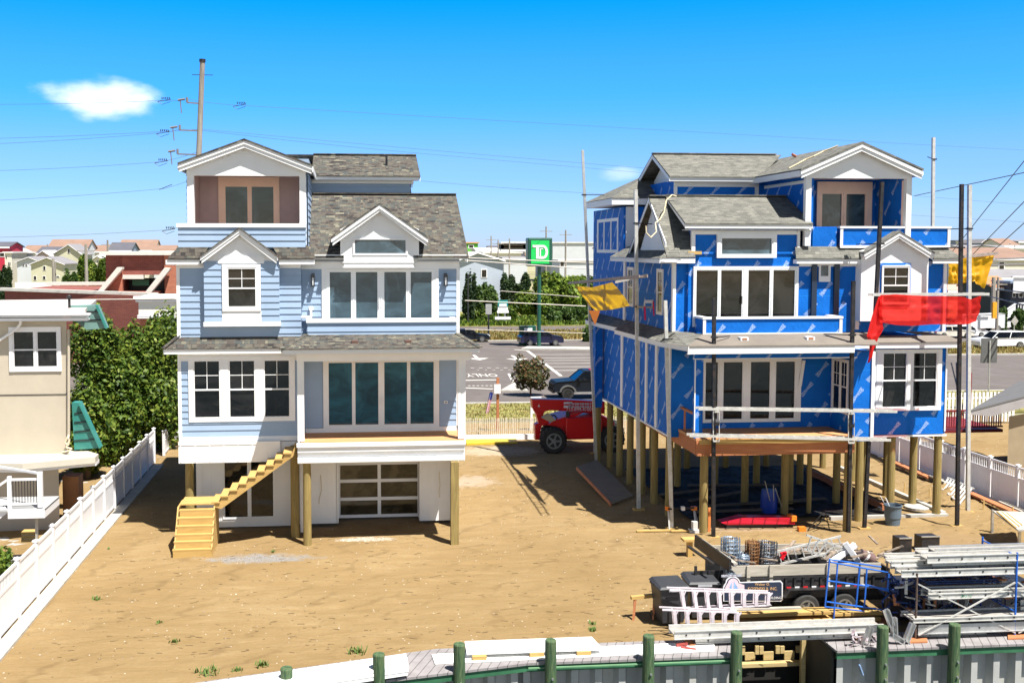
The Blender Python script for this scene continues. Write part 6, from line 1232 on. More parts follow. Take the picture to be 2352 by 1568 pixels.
LN=['topmost aluminium plank on the rack','second aluminium plank from the top, at the back','wide punched aluminium plank near the rack top','aluminium plank reaching furthest left at the back of the rack','aluminium plank reaching left below the backmost one','narrow aluminium plank above the middle of the rack','aluminium plank with frayed left end on the rack','thick punched aluminium plank just above the brown post','narrow aluminium plank hidden behind the upper rack planks','thin aluminium plank crossing behind the brace','aluminium plank with green marks behind the cross brace','broad deck plank low on the rack behind the brace','deep dirty aluminium plank resting at the rack foot','short perforated aluminium plank under the deep dirty one','upper stub of plank right of the blue post','middle stub of plank right of the blue post','lower stub of plank right of the blue post']
rr=random.Random(12)
for (u,v,Y,h_,w_),lab in zip(LV,LN):
    a=k12(u,v,Y-w_/2); L_=(k12(2700,v,Y).x-a.x) if lab!='short perforated aluminium plank under the deep dirty one' else (k12(2110,v,Y).x-a.x)
    channel(lab,(a.x,Y,a.z+rr.uniform(-.005,.005)),(a.x+L_,Y+rr.uniform(-.03,.05),a.z+rr.uniform(-.02,.02)),w_,h_,ALU if rr.random()<.4 else ALUW)
m=MB(); p=k12(2010,523,26.5); m.text('S.O.12',p,(1,0,0),(0,0,1),.11); tag(m.build('plank_marking',pm('green ink',(.02,.25,.12))),'green hand painted marks on a rack plank','marking')
# dark blue frames stacked inside the rack
def sframe(label,x,y,z,w,hh,mat,tilt=0,group='dark blue scaffold frames stacked in the rack'):
    o=thing('scaffold_section',label,'scaffold frame',(x,y,z),group); m=MB(); r=.021
    c,s_=math.cos(tilt),math.sin(tilt)
    def T(a,b,cz=0): return (x+a,y+b*c-cz*s_,z+b*s_+cz*c)
    m.tube(T(0,0),T(w,0),r);m.tube(T(0,hh),T(w,hh),r)
    for k in (0,.3,.7,1): m.tube(T(w*k,0),T(w*k,hh),r)
    m.tube(T(0,hh*.5),T(w,hh*.5),r*.8); m.build('tubes',mat,o); return o
BD=pm('dark blue pipe',(.008,.03,.13),.4,.4,6)
nmz=['bottom','second lowest','third lowest','fourth lowest','middle','fourth highest','third highest','second highest','top']
for k in range(9): sframe(nmz[k]+' dark blue scaffold frame in the stack inside the rack',15.75+rr.uniform(-.12,.15),26.9,1.0+k*.062,1.95+rr.uniform(-.1,.1),1.0,BD if k%3 else BRP)
# tangled blue frames left of the rack and leaning frame by trailer
o=thing('scaffold_section','bright blue scaffold frame leaning on the trailer side','scaffold frame',tuple(k12(1215,680,27.55)))
Yb2=27.55; E=lambda u,v,dy=0: k12(u,v,Yb2+dy)
for P in (((1192,305),(1165,588)),((1240,330),(1215,682)),((1372,345),(1350,590)),((1415,358),(1400,592)),((1546,390),(1538,492))): m=MB(); m.tube(E(*P[0]),E(*P[1]),.024,8); m.build('upright',BLUEP,o)
for P in (((1190,303),(1500,348)),((1200,320),(1540,380)),((1180,430),(1545,480)),((1175,555),(1500,602)),((1165,585),(1400,612)),((1415,455),(1545,492))): m=MB(); m.tube(E(*P[0]),E(*P[1]),.022,8); m.build('cross_bar',BLUEP,o)
o=thing('clamp_pile','tangle of dark blue pipe ends and clamps between trailer and rack','scaffold parts',tuple(k12(1600,650,27.6)))
m=MB(); rr=random.Random(21)
for k in range(60):
    p=k12(rr.uniform(1500,1760),rr.uniform(400,660),rr.uniform(27.2,28.2)); d=Vector((rr.uniform(-.3,.3),rr.uniform(-.2,.2),rr.uniform(-.25,.25))); m.tube(p,p+d,.025,6)
m.build('pipes',BD,o); m=MB(); a,b=k12(1620,470,27.9),k12(1745,650,28.3); m.box(a.x,b.x+.1,27.9,28.5,.1,a.z); m.build('dark_box',pm('navy box',(.008,.014,.035),.5),o)
m=MB(); m.box(k12(1600,480,28.6).x,k12(2400,480,28.6).x,28.6,29.6,.1,k12(1900,455,28.6).z); tag(m.build('pile_backing',pm('dark pile backing',(.012,.014,.02),.5,.5,4)),'dark box added behind the rack to fill the pile','equipment')  # plain dark box added behind the planks to make the pile denser
m=MB()
for k in range(10):
    p=k12(1780+k*48+rr.uniform(-10,10),rr.uniform(405,420),28.0); m.bar(p,p+Vector((rr.uniform(-.5,.5),.2,rr.uniform(-.12,.1))),.07,.05)
tag(m.build('scrap_heap',pm('rusty scrap',(.26,.10,.05),.8,.6,5)),'rusty scrap lying between the planks on the rack','scrap',kind='stuff')
for (nm,mm,cnt,sd_,lab) in (('pipe_clutter',BD,90,41,'dark blue pipe ends jumbled between the rack planks'),('metal_clutter',ALUW,60,42,'short aluminium pieces jumbled between the rack planks'),('wood_clutter',RIM,30,43,'reddish wood offcuts jumbled between the rack planks')):
    rr=random.Random(sd_); m=MB()
    for k in range(cnt):
        p=k12(rr.uniform(1580,2360),rr.uniform(410,650),rr.uniform(27.1,28.2)); d=Vector((rr.uniform(-.6,.6),rr.uniform(-.2,.2),rr.uniform(-.12,.12)))
        if rr.random()<.25: d=Vector((rr.uniform(-.1,.1),.05,rr.uniform(.2,.5)))
        (m.tube(p,p+d,.022,6) if nm=='pipe_clutter' else m.bar(p,p+d,.07,.04))
    tag(m.build(nm,mm),lab,'clutter',kind='stuff')
# brackets at the dock corner
BRK=[(((1530,605),(1565,700)),'grey bracket standing up behind the right gap pile'),(((1575,650),(1580,760)),'second grey bracket upright beside the rack'),(((1690,685),(1640,810)),'slanted grey bracket by the foot of the brown post'),(((1440,705),(1360,915)),'long grey bracket hanging over the dock gap'),(((1560,750),(1690,830)),'flat grey bracket lying at the dock corner')]
for (a,b),lab in BRK:
    A,B_=k12(*a,26.2),k12(*b,26.2); o=thing('bracket',lab,'bracket',tuple(B_),'loose grey brackets at the dock corner'); m=MB(); dd=(B_-A).normalized(); sd2=dd.cross(Vector((0,1,0)))*.06
    m.bar(A+sd2,B_+sd2,.03,.12,(0,1,0)); m.bar(A-sd2,B_-sd2,.03,.12,(0,1,0)); m.build('side',ALU,o); m=MB(); m.bar(A+Vector((0,.06,0)),B_+Vector((0,.06,0)),.12,.01,(0,1,0)); m.build('web',ALU,o)
m=MB(); rr=random.Random(31)
for k in range(24):
    p=k12(rr.uniform(1320,1480),rr.uniform(740,860),rr.uniform(26.0,26.5)); d=Vector((rr.uniform(-.2,.2),rr.uniform(-.1,.1),rr.uniform(-.25,.15))); m.bar(p,p+d,.06,.03)
tag(m.build('debris',pm('torn debris',(.40,.36,.38),.7,.8,9,dirt=((.3,.02,.02),7,.9))),'clump of torn plastic and red scraps hanging in the gap','debris',kind='stuff')
m=MB(); m.bar(k12(1370,930,26.0),k12(1392,990,26.0),.08,.03); tag(m.build('cloth_strip',pm('blue rag',(.25,.38,.6))),'blue and white rag hanging into the dock gap','rag')
p=k12(330,830,26.4); m=MB(); m.bar(p+Vector((-.1,.0,.02)),p+Vector((.25,-.15,-.0)),.09,.05); m.bar(p+Vector((-.2,.1,.05)),p+Vector((.1,.1,.08)),.08,.06); tag(m.build('red_clamp',pm('red brown clamp',(.35,.06,.05),.6,.5,8)),'red clamp lying on the dock under the wide plank','clamp')
# bucket, stand, bender, barrel
c=thing('trash_can','grey round trash can with white scraps by the pilings','trash can',tuple(gd(2046,1208))); p=gd(2050,1205); m=MB(); m.lathe((p.x,p.y,0),[(.26,0),(.31,.72),(.34,.74),(.34,.78),(.30,.78),(.30,.3)],24); m.build('body',pm('blue grey plastic',(.10,.14,.18),.5,.1),c)
m=MB(); m.bar((p.x-.1,p.y,.4),(p.x-.45,p.y+.1,1.1),.09,.02); m.bar((p.x,p.y,.4),(p.x-.32,p.y-.05,1.05),.05,.02); tag(m.build('offcut',WHITE2),'white trim offcuts sticking out of the grey trash can','offcut')
for (u,v) in ((1775,1050),(1862,1060)): m=MB(); a=q(K4,u,v+12,p.y-.3); m.box(a.x-.05,a.x+.05,p.y-.1,p.y+.1,.6,.7); m.build('handle',BLK,c)
p=g(K4,1128,1098); c=thing('barrel','blue barrel with broom handles in the shade under the house','barrel',tuple(p)); m=MB(); m.lathe((p.x,p.y,0),[(.3,0),(.33,.3),(.33,.7),(.3,.95)],20); m.build('body',pm('blue plastic',(.01,.05,.35),.4),c)
for a,b in (((-.1,.6),(-.35,1.4)),((.1,1.1),(.5,.0)),((.05,.6),(.0,1.25))): m=MB(); m.tube((p.x+a[0],p.y-.32,a[1]),(p.x+b[0],p.y-.38,b[1]),.018,6); m.build('broom_handle',GREYW,c)
c=thing('brake_machine','long red metal bending machine lying under the porch','machine',tuple(g(K4,1070,1175))); P=[g(K4,u,v) for u,v in ((905,1182),(1275,1178))]; m=MB(); a=P[0];b=P[1]; m.prism([(a.x-.1,a.y,.14),(b.x,b.y,.14),(b.x,b.y,.36),(a.x+.5,a.y,.40),(a.x-.3,a.y,.22)],(0,.5,0)); m.build('body',pm('glossy red steel',(.50,.01,.03),.3,.1),c)
m=MB(); m.box(a.x-.1,b.x,a.y+.02,a.y+.5,0,.13); m.build('base',BLK,c); m=MB(); m.box(b.x-.15,b.x+.05,b.y-.03,b.y+.4,.25,.45); m.build('end_cap',pm('orange plastic',(.8,.22,.02),.4),c); m=MB(); m.box(a.x+1.3,a.x+1.7,a.y-.01,a.y-.003,.18,.28); m.build('label_plate',WHITE2,c)
c=thing('miter_saw_stand','folding stand with orange heads at the left porch corner','stand',tuple(g(K4,570,1190))); A=g(K4,562,1190);
for u0,u1,v0,v1 in ((560,575,1075,1185),(705,722,1075,1150)):
    p=g(K4,u1,v1); t_=q(K4,u0,v0,p.y); m=MB(); m.bar((p.x-.12,p.y-.2,0),t_,.05,.05); m.bar((p.x+.1,p.y+.25,0),t_,.05,.05); m.build('leg',ALUW,c); m=MB(); m.box(t_.x-.1,t_.x+.1,t_.y-.08,t_.y+.08,t_.z-.02,t_.z+.12); m.build('head',MC['orange plastic'],c)
p0,p1=q(K4,562,1072,A.y),q(K4,705,1065,A.y+.4); m=MB(); m.bar(p0,p1,.06,.06); m.build('cross_bar',DKM,c); m=MB(); m.box(p0.x+.5,p0.x+.62,A.y-.05,A.y+.1,p0.z-.06,p0.z+.08); m.build('clamp',WHITE2,c)
p=g(K4,712,1205); m=MB(); m.box(p.x-.22,p.x+.12,p.y-.1,p.y+.15,0,.12); m.box(p.x-.12,p.x+.08,p.y-.05,p.y+.1,.12,.42); tag(m.build('saw_base',pm('dusty white metal',(.6,.58,.54),.6)),'small pale tool base by the left porch pile','tool')
a,b,c2,d2=[g(K4,u,v,.16) for u,v in ((45,878),(160,836),(365,985),(237,1034))]
m=MB(); a.z=.55;b.z=.5; c2.z=.08; d2.z=.1; m.prism([a,b,c2,d2],(0,0,-.05)); tag(m.build('plywood_ramp',wood('brown plywood',(.20,.15,.10),(.28,.22,.15),axis='x',sc=.3)),'brown plywood ramp in the house shadow','ramp')
m=MB(); m.bar(a+Vector((0,0,-.1)),d2+Vector((0,0,-.02)),.06,.14); tag(m.build('ramp_stringer',RIM),'reddish edge board under the plywood ramp','board')
for (u,v,w_) in ((650,1200,1.0),(480,1200,1.3)): p=g(K4,u,v,.03); m=MB(); m.box(p.x-w_/2,p.x+w_/2,p.y-.05,p.y+.09,.04,.09); tag(m.build('ground_board',LUM),('board on the sand by the left porch pile' if u==650 else 'pale board on the sand left of the saw stand'),'board')
m=MB(); p=g(K4,792,1200); m.box(p.x-.05,p.x+.05,p.y,p.y+.05,0,.9); tag(m.build('orange_board',pm('orange board',(.62,.20,.05),.7,.1)),'orange board standing against the left porch pile','board')
p=g(K4,1390,1195); m=MB(); m.bar((p.x-.3,p.y,.02),(p.x+.4,p.y+.1,.75),.03,.03); m.bar((p.x+.4,p.y+.1,.75),(p.x+.55,p.y,.02),.03,.03);m.bar((p.x-.1,p.y-.1,.1),(p.x+.35,p.y,.5),.03,.03); tag(m.build('folded_frame',DKM),'folded dark frame lying on the dirt mound','frame')
m=MB(); p=g(K4,1310,1195); m.box(p.x-.12,p.x+.14,p.y-.1,p.y+.1,.0,.16); tag(m.build('orange_tool',MC['orange plastic']),'small orange tool on the dirt right of the red machine','tool')
# plastic sheeting and boards under the house
PS=NT('dark plastic sheeting'); PS.b.inputs['Roughness'].default_value=.75; PS.b.inputs['Specular IOR Level'].default_value=.15; nzz=PS.noise(1.8,7,PS.coord('Object'),.7,1.5); PS.l(PS.ramp(nzz,[(.45,(.010,.008,.006)),(.75,(.07,.07,.075))]),PS.b.inputs['Base Color']); PS.bump(nzz,1.0,.15)  # sheet colour darkened for the shade below the house, pale blotches as highlights
m=MB(); m.grid(lambda u,v:(13.3+u*8.6,39.4+v*9.5,.04+.05*mno.noise((u*14,v*16,1))+.03),60,60); tag(m.build('plastic_sheeting',PS.m,smooth=True),'crumpled dark plastic sheeting under the raised house','plastic sheet')
rr=random.Random(17)
for k,lab in enumerate(('long board nearest the front on the plastic sheeting','second long board on the plastic sheeting','diagonal board on the plastic sheeting','board deep under the raised house','board by the right piles under the raised house','board by the left piles under the raised house')):
    x=(15.8,16.8,15.5,17,18.6,14.5)[k]; y=(40.2,41.3,42.6,44.6,41.6,43.5)[k]; L_=(4,4.5,3,4,2.6,2.6)[k]; a=(.03,.1,.45,-.1,.12,.3)[k]; m=MB(); m.bar((x-L_/2*math.cos(a),y-L_/2*math.sin(a),.16),(x+L_/2*math.cos(a),y+L_/2*math.sin(a),.18),.25,.05); tag(m.build('loose_board',pm('shade darkened wood',(.11,.08,.05),.8,.3,4)),lab,'board','boards lying under the raised house')  # board colour darkened to carry the shade under the house
m=MB(); m.box(18.8,23.6,39.0,39.2,-.05,.12); m.box(23.4,23.6,39.2,48,-.05,.18); tag(m.build('footing',CONC),'low concrete footing round the raised house','footing')
m=MB(); p=g(K4,1900,1065); m.lathe((23.1,40.4,0),[(.5,0),(.5,.1),(.42,.12)],20); tag(m.build('footing_ring',CONC),'round concrete ring at a right pile','footing')
m=MB(); m.box(21.4,21.5,40,47,0,.32); tag(m.build('form_board',RIM),'reddish form board behind the right piles','board')
for k in range(5): tag(MB().box(24+.5*k-.02,24+.5*k+.02,43-1.1*k,43.04-1.1*k,0,.45).build('stake',LUMZ),['farthest','second farthest','middle','second nearest','nearest'][k]+' small wooden stake in the sand beside the right piles','stake','wooden stakes beside the right piles')
m=MB(); P=[g(K15,u,v,.2) for u,v in ((655,860),(720,825),(975,935),(850,1018))]
LD=thing('ladder','white ladder lying against the right fence','ladder',tuple(P[0])); A,B_,C,D_=P[0],P[3],P[1],P[2]; C.z=D_.z=.5
for a,b in ((A,B_),(C,D_)): m=MB(); m.bar(a,b,.06,.05); m.build('side_rail',ALUW,LD)
m=MB()
for k in range(9): t=(k+.5)/9; m.bar(A.lerp(B_,t),C.lerp(D_,t),.08,.03)
m.build('rungs',ALUW,LD)
for k,(x,y,L_) in enumerate(((26.3,47,4),(26.35,43.3,3.5),(26.1,39.8,3.8),(26.45,38.6,3))): m=MB(); m.bar((x,y-L_/2,.2),(x+.05,y+L_/2,.28),.3,.07); tag(m.build('fence_board',RIM if k%2==0 else GREYW),('farthest','second farthest','third farthest','nearest')[k]+' dark board lying along the right fence','board','boards lying along the right fence')
# work table at right
t=thing('work_table','long low work table with white strips at the right edge','table',tuple(g(K15,1150,1300))); z=.95; P=[g(K15,u,v,z) for u,v in ((1160,1078),(1500,1090),(1620,1265),(1400,1262))]; m=MB(); m.prism(P,(0,0,-.05)); m.build('tabletop',pm('grey plywood',(.40,.37,.33),.7,.1),t)
for (u,v) in ((1150,1300),(1412,1440)): 
    p=g(K15,u,v); m=MB(); m.box(p.x-.04,p.x+.04,p.y-.04,p.y+.04,0,z-.05); m.build('leg',ALU,t)
rr=random.Random(2)
for k in range(6): a=g(K15,1200+k*22,1085+k*3,z+.03); b=g(K15,1380+k*14,1240-k*6,z+.03); m=MB(); m.bar(a,b,.05,.02); tag(m.build('trim_strip',WHITE2 if k%2 else LUM),'thin trim strip lying on the work table','strip','trim strips on the work table')
# dark boxes
for (pts,lab) in ((((262,1350),(378,1350),(398,1525),(262,1520)),'left dark sheet metal box standing on the sand'),(((475,1335),(645,1340),(665,1480),(475,1475)),'right dark sheet metal box standing on the sand')):
    base=g(K15,*pts[3]); w_=q(K15,pts[1][0],1400,base.y).x-q(K15,pts[0][0],1400,base.y).x; zt2=q(K15,*pts[0],base.y).z; m=MB(); m.box(base.x,base.x+w_,base.y,base.y+.5,0,zt2); o=tag(m.build('metal_box',DKM),lab,'metal box','dark sheet metal boxes on the sand')
    m=MB(); m.box(base.x-.02,base.x+w_+.02,base.y-.03,base.y+.02,zt2-.0,zt2+.04); m.build('rim',ALU,o)
# weeds
WEED=pm('weed green',(.10,.16,.03),.8,.4,5)
def tuft(x,y,r,n,hh,label='small green weed tuft on the sand',sd_=0,mat=None):
    rr=random.Random(sd_); m=MB()
    for k in range(n):
        a=rr.uniform(0,6.28); b=rr.uniform(0,r); px,py_=x+math.cos(a)*b,y+math.sin(a)*b; t=rr.uniform(0,6.28); L_=hh*rr.uniform(.5,1.1); w_=.012+.01*rr.random(); d=Vector((math.cos(t)*L_*.6,math.sin(t)*L_*.6,L_)); e=Vector((-math.sin(t),math.cos(t),0))*w_; p=Vector((px,py_,0))
        m.poly(p-e,p+e,p+d*.6+e*.8,p+d,p+d*.6-e*.8)
    return tag(m.build('weed_tuft',mat or WEED),label,'weed','weed tufts on the sand')
WDS=[(220,1378,.12,30,.14,'weed tuft in the sand far left'),(365,1430,.1,16,.1,'tiny weed between the left tufts'),(475,1545,.3,60,.15,'wide green weed patch at the left dock end'),(600,1528,.2,40,.16,'weed patch behind the white board bundle'),(820,1500,.25,50,.18,'weed patch at the tip of the white boards'),(1360,1448,.12,40,.14,'lone weed tuft near the white panels'),(1362,1434,.1,26,.12,'smaller weed tuft behind the lone one'),(400,1475,.16,30,.12,'weed tuft low on the left sand'),(628,1268,.1,20,.1,'weed tuft in the gravel patch'),(545,1540,.15,26,.12,'weed patch between the dock weeds'),(250,1260,.07,10,.08,'dry sprig beside the fence kerb')]
for i,(u,v,r_,n,hh,lab) in enumerate(WDS): p=gd(u,v); tuft(p.x,p.y,r_,n,hh,lab,i)
p=gd(*kc(K17,120,1540)); 
# stones
m=MB(); rr=random.Random(77)
for k in range(900):
    y=27.3+(rr.random()**1.3)*26; x=rr.uniform(-8.5,26); r=rr.uniform(.008,.03)
    if 10<x<12.8 and y<28.2: continue
    z=hgt(x,y); a=rr.uniform(0,3); m.hexa([(x-r,y-r*.7,z-r),(x+r*.8,y-r,z-r),(x+r,y+r*.7,z-r),(x-r*.7,y+r,z-r),(x-r*.6,y-r*.4,z+r*.6),(x+r*.5,y-r*.6,z+r*.5),(x+r*.6,y+r*.4,z+r*.7),(x-r*.4,y+r*.5,z+r*.5)])
tag(m.build('gravel',pm('loose stones',(.34,.27,.2),.9,.7,3)),'loose pebbles scattered over the sand','gravel',kind='stuff')
m=MB()
for k in range(1300):
    y=27.3+rr.random()**1.4*24; x=rr.uniform(-8,26); a=rr.uniform(-.5,.5); L_=rr.uniform(.04,.22); z=hgt(x,y)+.006; m.bar((x,y,z),(x+math.cos(a)*L_,y+math.sin(a)*L_,z),.012,.008)
tag(m.build('straw',pm('dead twigs',(.11,.07,.035),.9,.5,3)),'dead twigs and straw scattered over the sand','straw',kind='stuff')
# ================================================================== VEGETATION
def leafmat(name,a,b,c_,trans=.25):
    s=NT(name); gi=s.n('NewGeometry'); co=s.coord('Object'); nz=s.noise(1.1,4,co); t=s.math('ADD',s.math('MULTIPLY',gi.outputs['Random Per Island'],.6),s.math('MULTIPLY',nz,.45))
    col=s.ramp(t,[(.2,a),(.55,b),(.9,c_)]); s.l(col,s.b.inputs['Base Color']); s.b.inputs['Roughness'].default_value=.55; s.b.inputs['Specular IOR Level'].default_value=.3
    out=[n for n in s.t.nodes if n.type=='OUTPUT_MATERIAL'][0]; tr=s.n('BsdfTranslucent'); s.l(col,tr.inputs['Color']); mx=s.n('MixShader'); mx.inputs[0].default_value=trans; s.l(s.b.outputs[0],mx.inputs[1]); s.l(tr.outputs[0],mx.inputs[2]); s.l(mx.outputs[0],out.inputs['Surface']); return s.m
LF1=leafmat('bright leaves',(.02,.05,.006),(.085,.15,.014),(.26,.30,.045)); LFB=leafmat('light green leaves',(.04,.09,.01),(.14,.22,.02),(.32,.38,.06)); LF2=leafmat('mid leaves',(.02,.05,.012),(.06,.12,.02),(.15,.20,.05)); LF3=leafmat('pine needles',(.01,.028,.012),(.03,.06,.02),(.07,.10,.03)); LF4=leafmat('red green leaves',(.05,.04,.02),(.07,.10,.03),(.26,.09,.05))  # second set is a lighter yellow green for the wide bush
BARK=pm('bark',(.14,.10,.07),.9,.3,5,.4)
def leaves(name,par,blobs,n,size,mat,seed=0,up=.4,asp=.55):
    rs=np.random.RandomState(seed); B_=np.array(blobs,float); vol=(B_[:,3]*B_[:,4]*B_[:,5])**.8; pr=vol/vol.sum(); ix=rs.choice(len(B_),n,p=pr); d=rs.normal(size=(n,3)); d/=np.linalg.norm(d,axis=1)[:,None]
    rad=rs.uniform(.35,1,n)**.45; rad*=1+.12*np.sin(d[:,0]*7+ix)*np.cos(d[:,2]*6); P=B_[ix,:3]+d*rad[:,None]*B_[ix,3:6]
    N_=d*.7+rs.normal(size=(n,3))*.6; N_[:,2]+=up; N_/=np.linalg.norm(N_,axis=1)[:,None]
    a=np.cross(N_,rs.normal(size=(n,3))); a/=np.linalg.norm(a,axis=1)[:,None]; b=np.cross(N_,a); s=size*rs.uniform(.55,1.35,n)[:,None]; a*=s; b*=s*asp
    V=np.stack([P-a,P+b*.9-a*.1+N_*s*.15,P+a,P-b*.9+a*.1],1).reshape(-1,3); V[:,2]=np.maximum(V[:,2],.02)
    off=np.array(ORG[par.name]) if par is not None else np.zeros(3); V=V-off
    me=bpy.data.meshes.new(name); me.vertices.add(4*n); me.vertices.foreach_set('co',V.ravel()); me.loops.add(4*n); me.loops.foreach_set('vertex_index',np.arange(4*n)); me.polygons.add(n); me.polygons.foreach_set('loop_start',np.arange(n)*4); me.polygons.foreach_set('loop_total',np.full(n,4)); me.update(); me.materials.append(mat)
    o=bpy.data.objects.new(name,me); COL.objects.link(o); o.parent=par; return o
def tree(name,label,x,y,blobs,n,size,mat,trunk=.12,th=None,seed=0,group=None,cat='tree'):
    t=thing(name,label,cat,(x,y,0),group); top=max(b[2]+b[5]*.3 for b in blobs); m=MB(); rr=random.Random(seed)
    m.tube((x,y,0),(x+rr.uniform(-.1,.1),y,top*.55),trunk,8,trunk*.6)
    for b in blobs[:8]: m.tube((x,y,top*.3),(b[0],b[1],b[2]),trunk*.45,6,trunk*.15)
    m.build('trunk',BARK,t); leaves('crown',t,blobs,n,size,mat,seed); return t
def blobs_for(x,y,z0,z1,rx,ry,n,seed,jit=.6):
    rr=random.Random(seed); L_=[]
    for k in range(n):
        a=rr.uniform(0,6.28); q_=math.sqrt(rr.random())*jit; zz=z0+(z1-z0)*rr.uniform(.2,.85); f=1-abs((zz-z0)/(z1-z0)-.45)*.8; r=rr.uniform(.3,.5)
        L_.append((x+math.cos(a)*q_*rx*f,y+math.sin(a)*q_*ry*f,zz,rx*r*f+.1,ry*r*f+.1,(z1-z0)*r*.6))
    return L_
def xat(u,Y): return at(u,600,Y).x
def zat(v,Y): return at(1100,v,Y).z
for i,(u,Y,ztop,rx,lab,n) in enumerate(((225,53,6.9,2.3,'tall bright green tree left of the blue house behind the white fence',15000),(320,56,7.1,2.6,'broad bright green tree closest to the blue house wall',15000),(190,49.5,4.2,1.5,'lower bright green shrub beside the cream house',6000),(385,61,6.9,2.2,'shaded tree mostly behind the blue house',6000))):
    x=xat(u,Y); tree('tree',lab,x,Y,blobs_for(x,Y,.2,ztop,rx,rx,20,i+40),int(n*1.5),.13,LF1,.16,seed=i)
for i,(u,v,lab) in enumerate(((290,1050,'dark ground shrub under the bright trees'),(200,1095,'small shrub by the brown door of the cream house'),)):
    p=gd(u,v); tree('shrub',lab,p.x,p.y,blobs_for(p.x,p.y,0,1.3,1,1,8,i),2500,.10,LF1,.04,seed=i+9,cat='shrub')
p=gd(*kc(K9,50,1010),1.2); tree('shrub','climbing shrub poking over the white fence at the left edge',-9.9,31.0,blobs_for(-9.75,30.9,.9,1.9,.8,.7,7,3),1400,.07,LF1,.03,seed=33,cat='shrub')
# crepe myrtle
x=xat(1220,74.5); bl=[(xat(u,74.5),74.5+dy,zat(v,74.5),rx*1.12,rx*1.12,rz*1.15) for u,v,rx,rz,dy in ((1200,845,.55,.45,0),(1235,838,.5,.5,.2),(1190,868,.5,.4,0),(1225,868,.8,.5,-.2),(1250,860,.45,.5,.1),(1205,885,.6,.3,0),(1218,862,.8,.6,-.1),(1215,845,.6,.5,.1),(1240,886,.55,.3,.1),(1196,826,.28,.4,0))]
t=tree('small_tree','small reddish green tree in front of the painted road','' and 0 or x,74.5,bl,3600,.11,LF4,.07,seed=5)
# background bushes
BG=[(1255,700,1345,652,150,2.6,LF1,'wide bright bush mass right of the green sign pole',9000),(1200,720,1260,680,148,2.0,LF1,'bush left of the green sign pole',5000),(1130,740,1170,705,150,1.6,LF1,'low bush by the teal road sign',3500),(1290,745,1345,700,140,2.4,LF2,'big dark green bush behind the parked dark car',8000),(1330,690,1360,640,165,2.2,LF2,'pale hedge behind the scaffold pole',3500)]
def bush(label,u0,u1,vt,Y,mat,n,seed,name='bush',size=.3,cat='bush',group=None,vb=None):
    x0,x1=xat(u0,Y),xat(u1,Y); zt=zat(vt,Y); xm=(x0+x1)/2; w_=(x1-x0)/2; z0=0 if vb is None else zat(vb,Y); rr=random.Random(seed); bl=[]
    for k in range(24): f=rr.uniform(-.85,.85); r=w_*rr.uniform(.2,.34); zz=z0+(zt-z0)*rr.uniform(.15,.8); bl.append((xm+f*w_,Y+rr.uniform(-1,1)*w_*.4,zz,r,r,(zt-z0)*rr.uniform(.18,.28)+.2))
    return tree(name,label,xm,Y,bl,int(n*1.7),size,mat,.1,seed=seed,cat=cat,group=group)
G='trees and bushes beyond the road'
for i,(lab,u0,u1,vt,Y,mat,n,sz) in enumerate((('wide bright bush mass right of the green sign pole',1240,1352,632,160,LFB,10000,.32),('bush directly behind the green sign pole',1180,1262,672,162,LF1,6000,.32),('dark pine bush left of the green sign pole',1150,1215,630,172,LF3,5000,.34),('dark pine just right of the left house',1062,1092,628,150,LF3,1800,.26),('rounded dark tree beside the left house',1080,1140,655,152,LF2,4200,.28),('low bush under the teal road sign',1066,1180,705,152,LF1,2500,.26),('big dark bush behind the parked dark car',1262,1350,705,147,LF2,7500,.3),('yellow green bush above the other bushes',1235,1340,628,185,LF1,6000,.34),('pale hazel bush near the blue house',1330,1400,640,175,LF2,3500,.34),('spindly bush by the far parking edge',1340,1400,745,118,LF2,2200,.2),('far left dark pine cut by the frame',-10,25,612,190,LF3,3200,.36),('green bush right of the tan gable houses',140,200,618,200,LF2,4200,.4),('tall bushy tree left of the brick building',180,262,590,205,LF1,7000,.42),('small bush between the gable houses',185,225,592,215,LF3,2200,.42))):
    bush(lab,u0,u1,vt,Y,mat,n,i+60,size=sz,group=G)
# grass tufts on verges (ground cover)
def tufts(name,x0,x1,y0,y1,n,h,mat,label,seed=0):
    rs=np.random.RandomState(seed); x=rs.uniform(x0,x1,n); y=rs.uniform(y0,y1,n); hh=h*rs.uniform(.4,1.2,n); w_=hh*.35; a=rs.uniform(0,6.28,n); P=np.stack([x,y,np.full(n,.03)],1); e=np.stack([np.cos(a)*w_,np.sin(a)*w_,np.zeros(n)],1); t=np.stack([rs.normal(size=n)*hh*.3,rs.normal(size=n)*hh*.3,hh],1)
    V=np.stack([P-e,P+e,P+e*.3+t,P-e*.3+t],1).reshape(-1,3); me=bpy.data.meshes.new(name); me.vertices.add(4*n); me.vertices.foreach_set('co',V.ravel()); me.loops.add(4*n); me.loops.foreach_set('vertex_index',np.arange(4*n)); me.polygons.add(n); me.polygons.foreach_set('loop_start',np.arange(n)*4); me.polygons.foreach_set('loop_total',np.full(n,4)); me.update(); me.materials.append(mat); o=bpy.data.objects.new(name,me); COL.objects.link(o); return tag(o,label,'grass',kind='stuff')
DG=leafmat('dry grass blades',(.16,.13,.04),(.34,.26,.10),(.16,.20,.05)); 
tufts('grass',5,39,64.4,70.4,9000,.12,DG,'short dry grass on the verge by the pickets',1); tufts('grass',40,80,99.2,110.3,9000,.35,DG,'tall dry grass on the median by the white car',2); tufts('grass',10,39,120,132,7000,.4,DG,'dry grass strip beyond the parking lot',3); tufts('grass',10,39,142.5,158,8000,.5,LF1,'green grass bank before the bushes',4); tufts('grass',40,75,64.5,73,5000,.14,DG,'short grass by the right road',5)
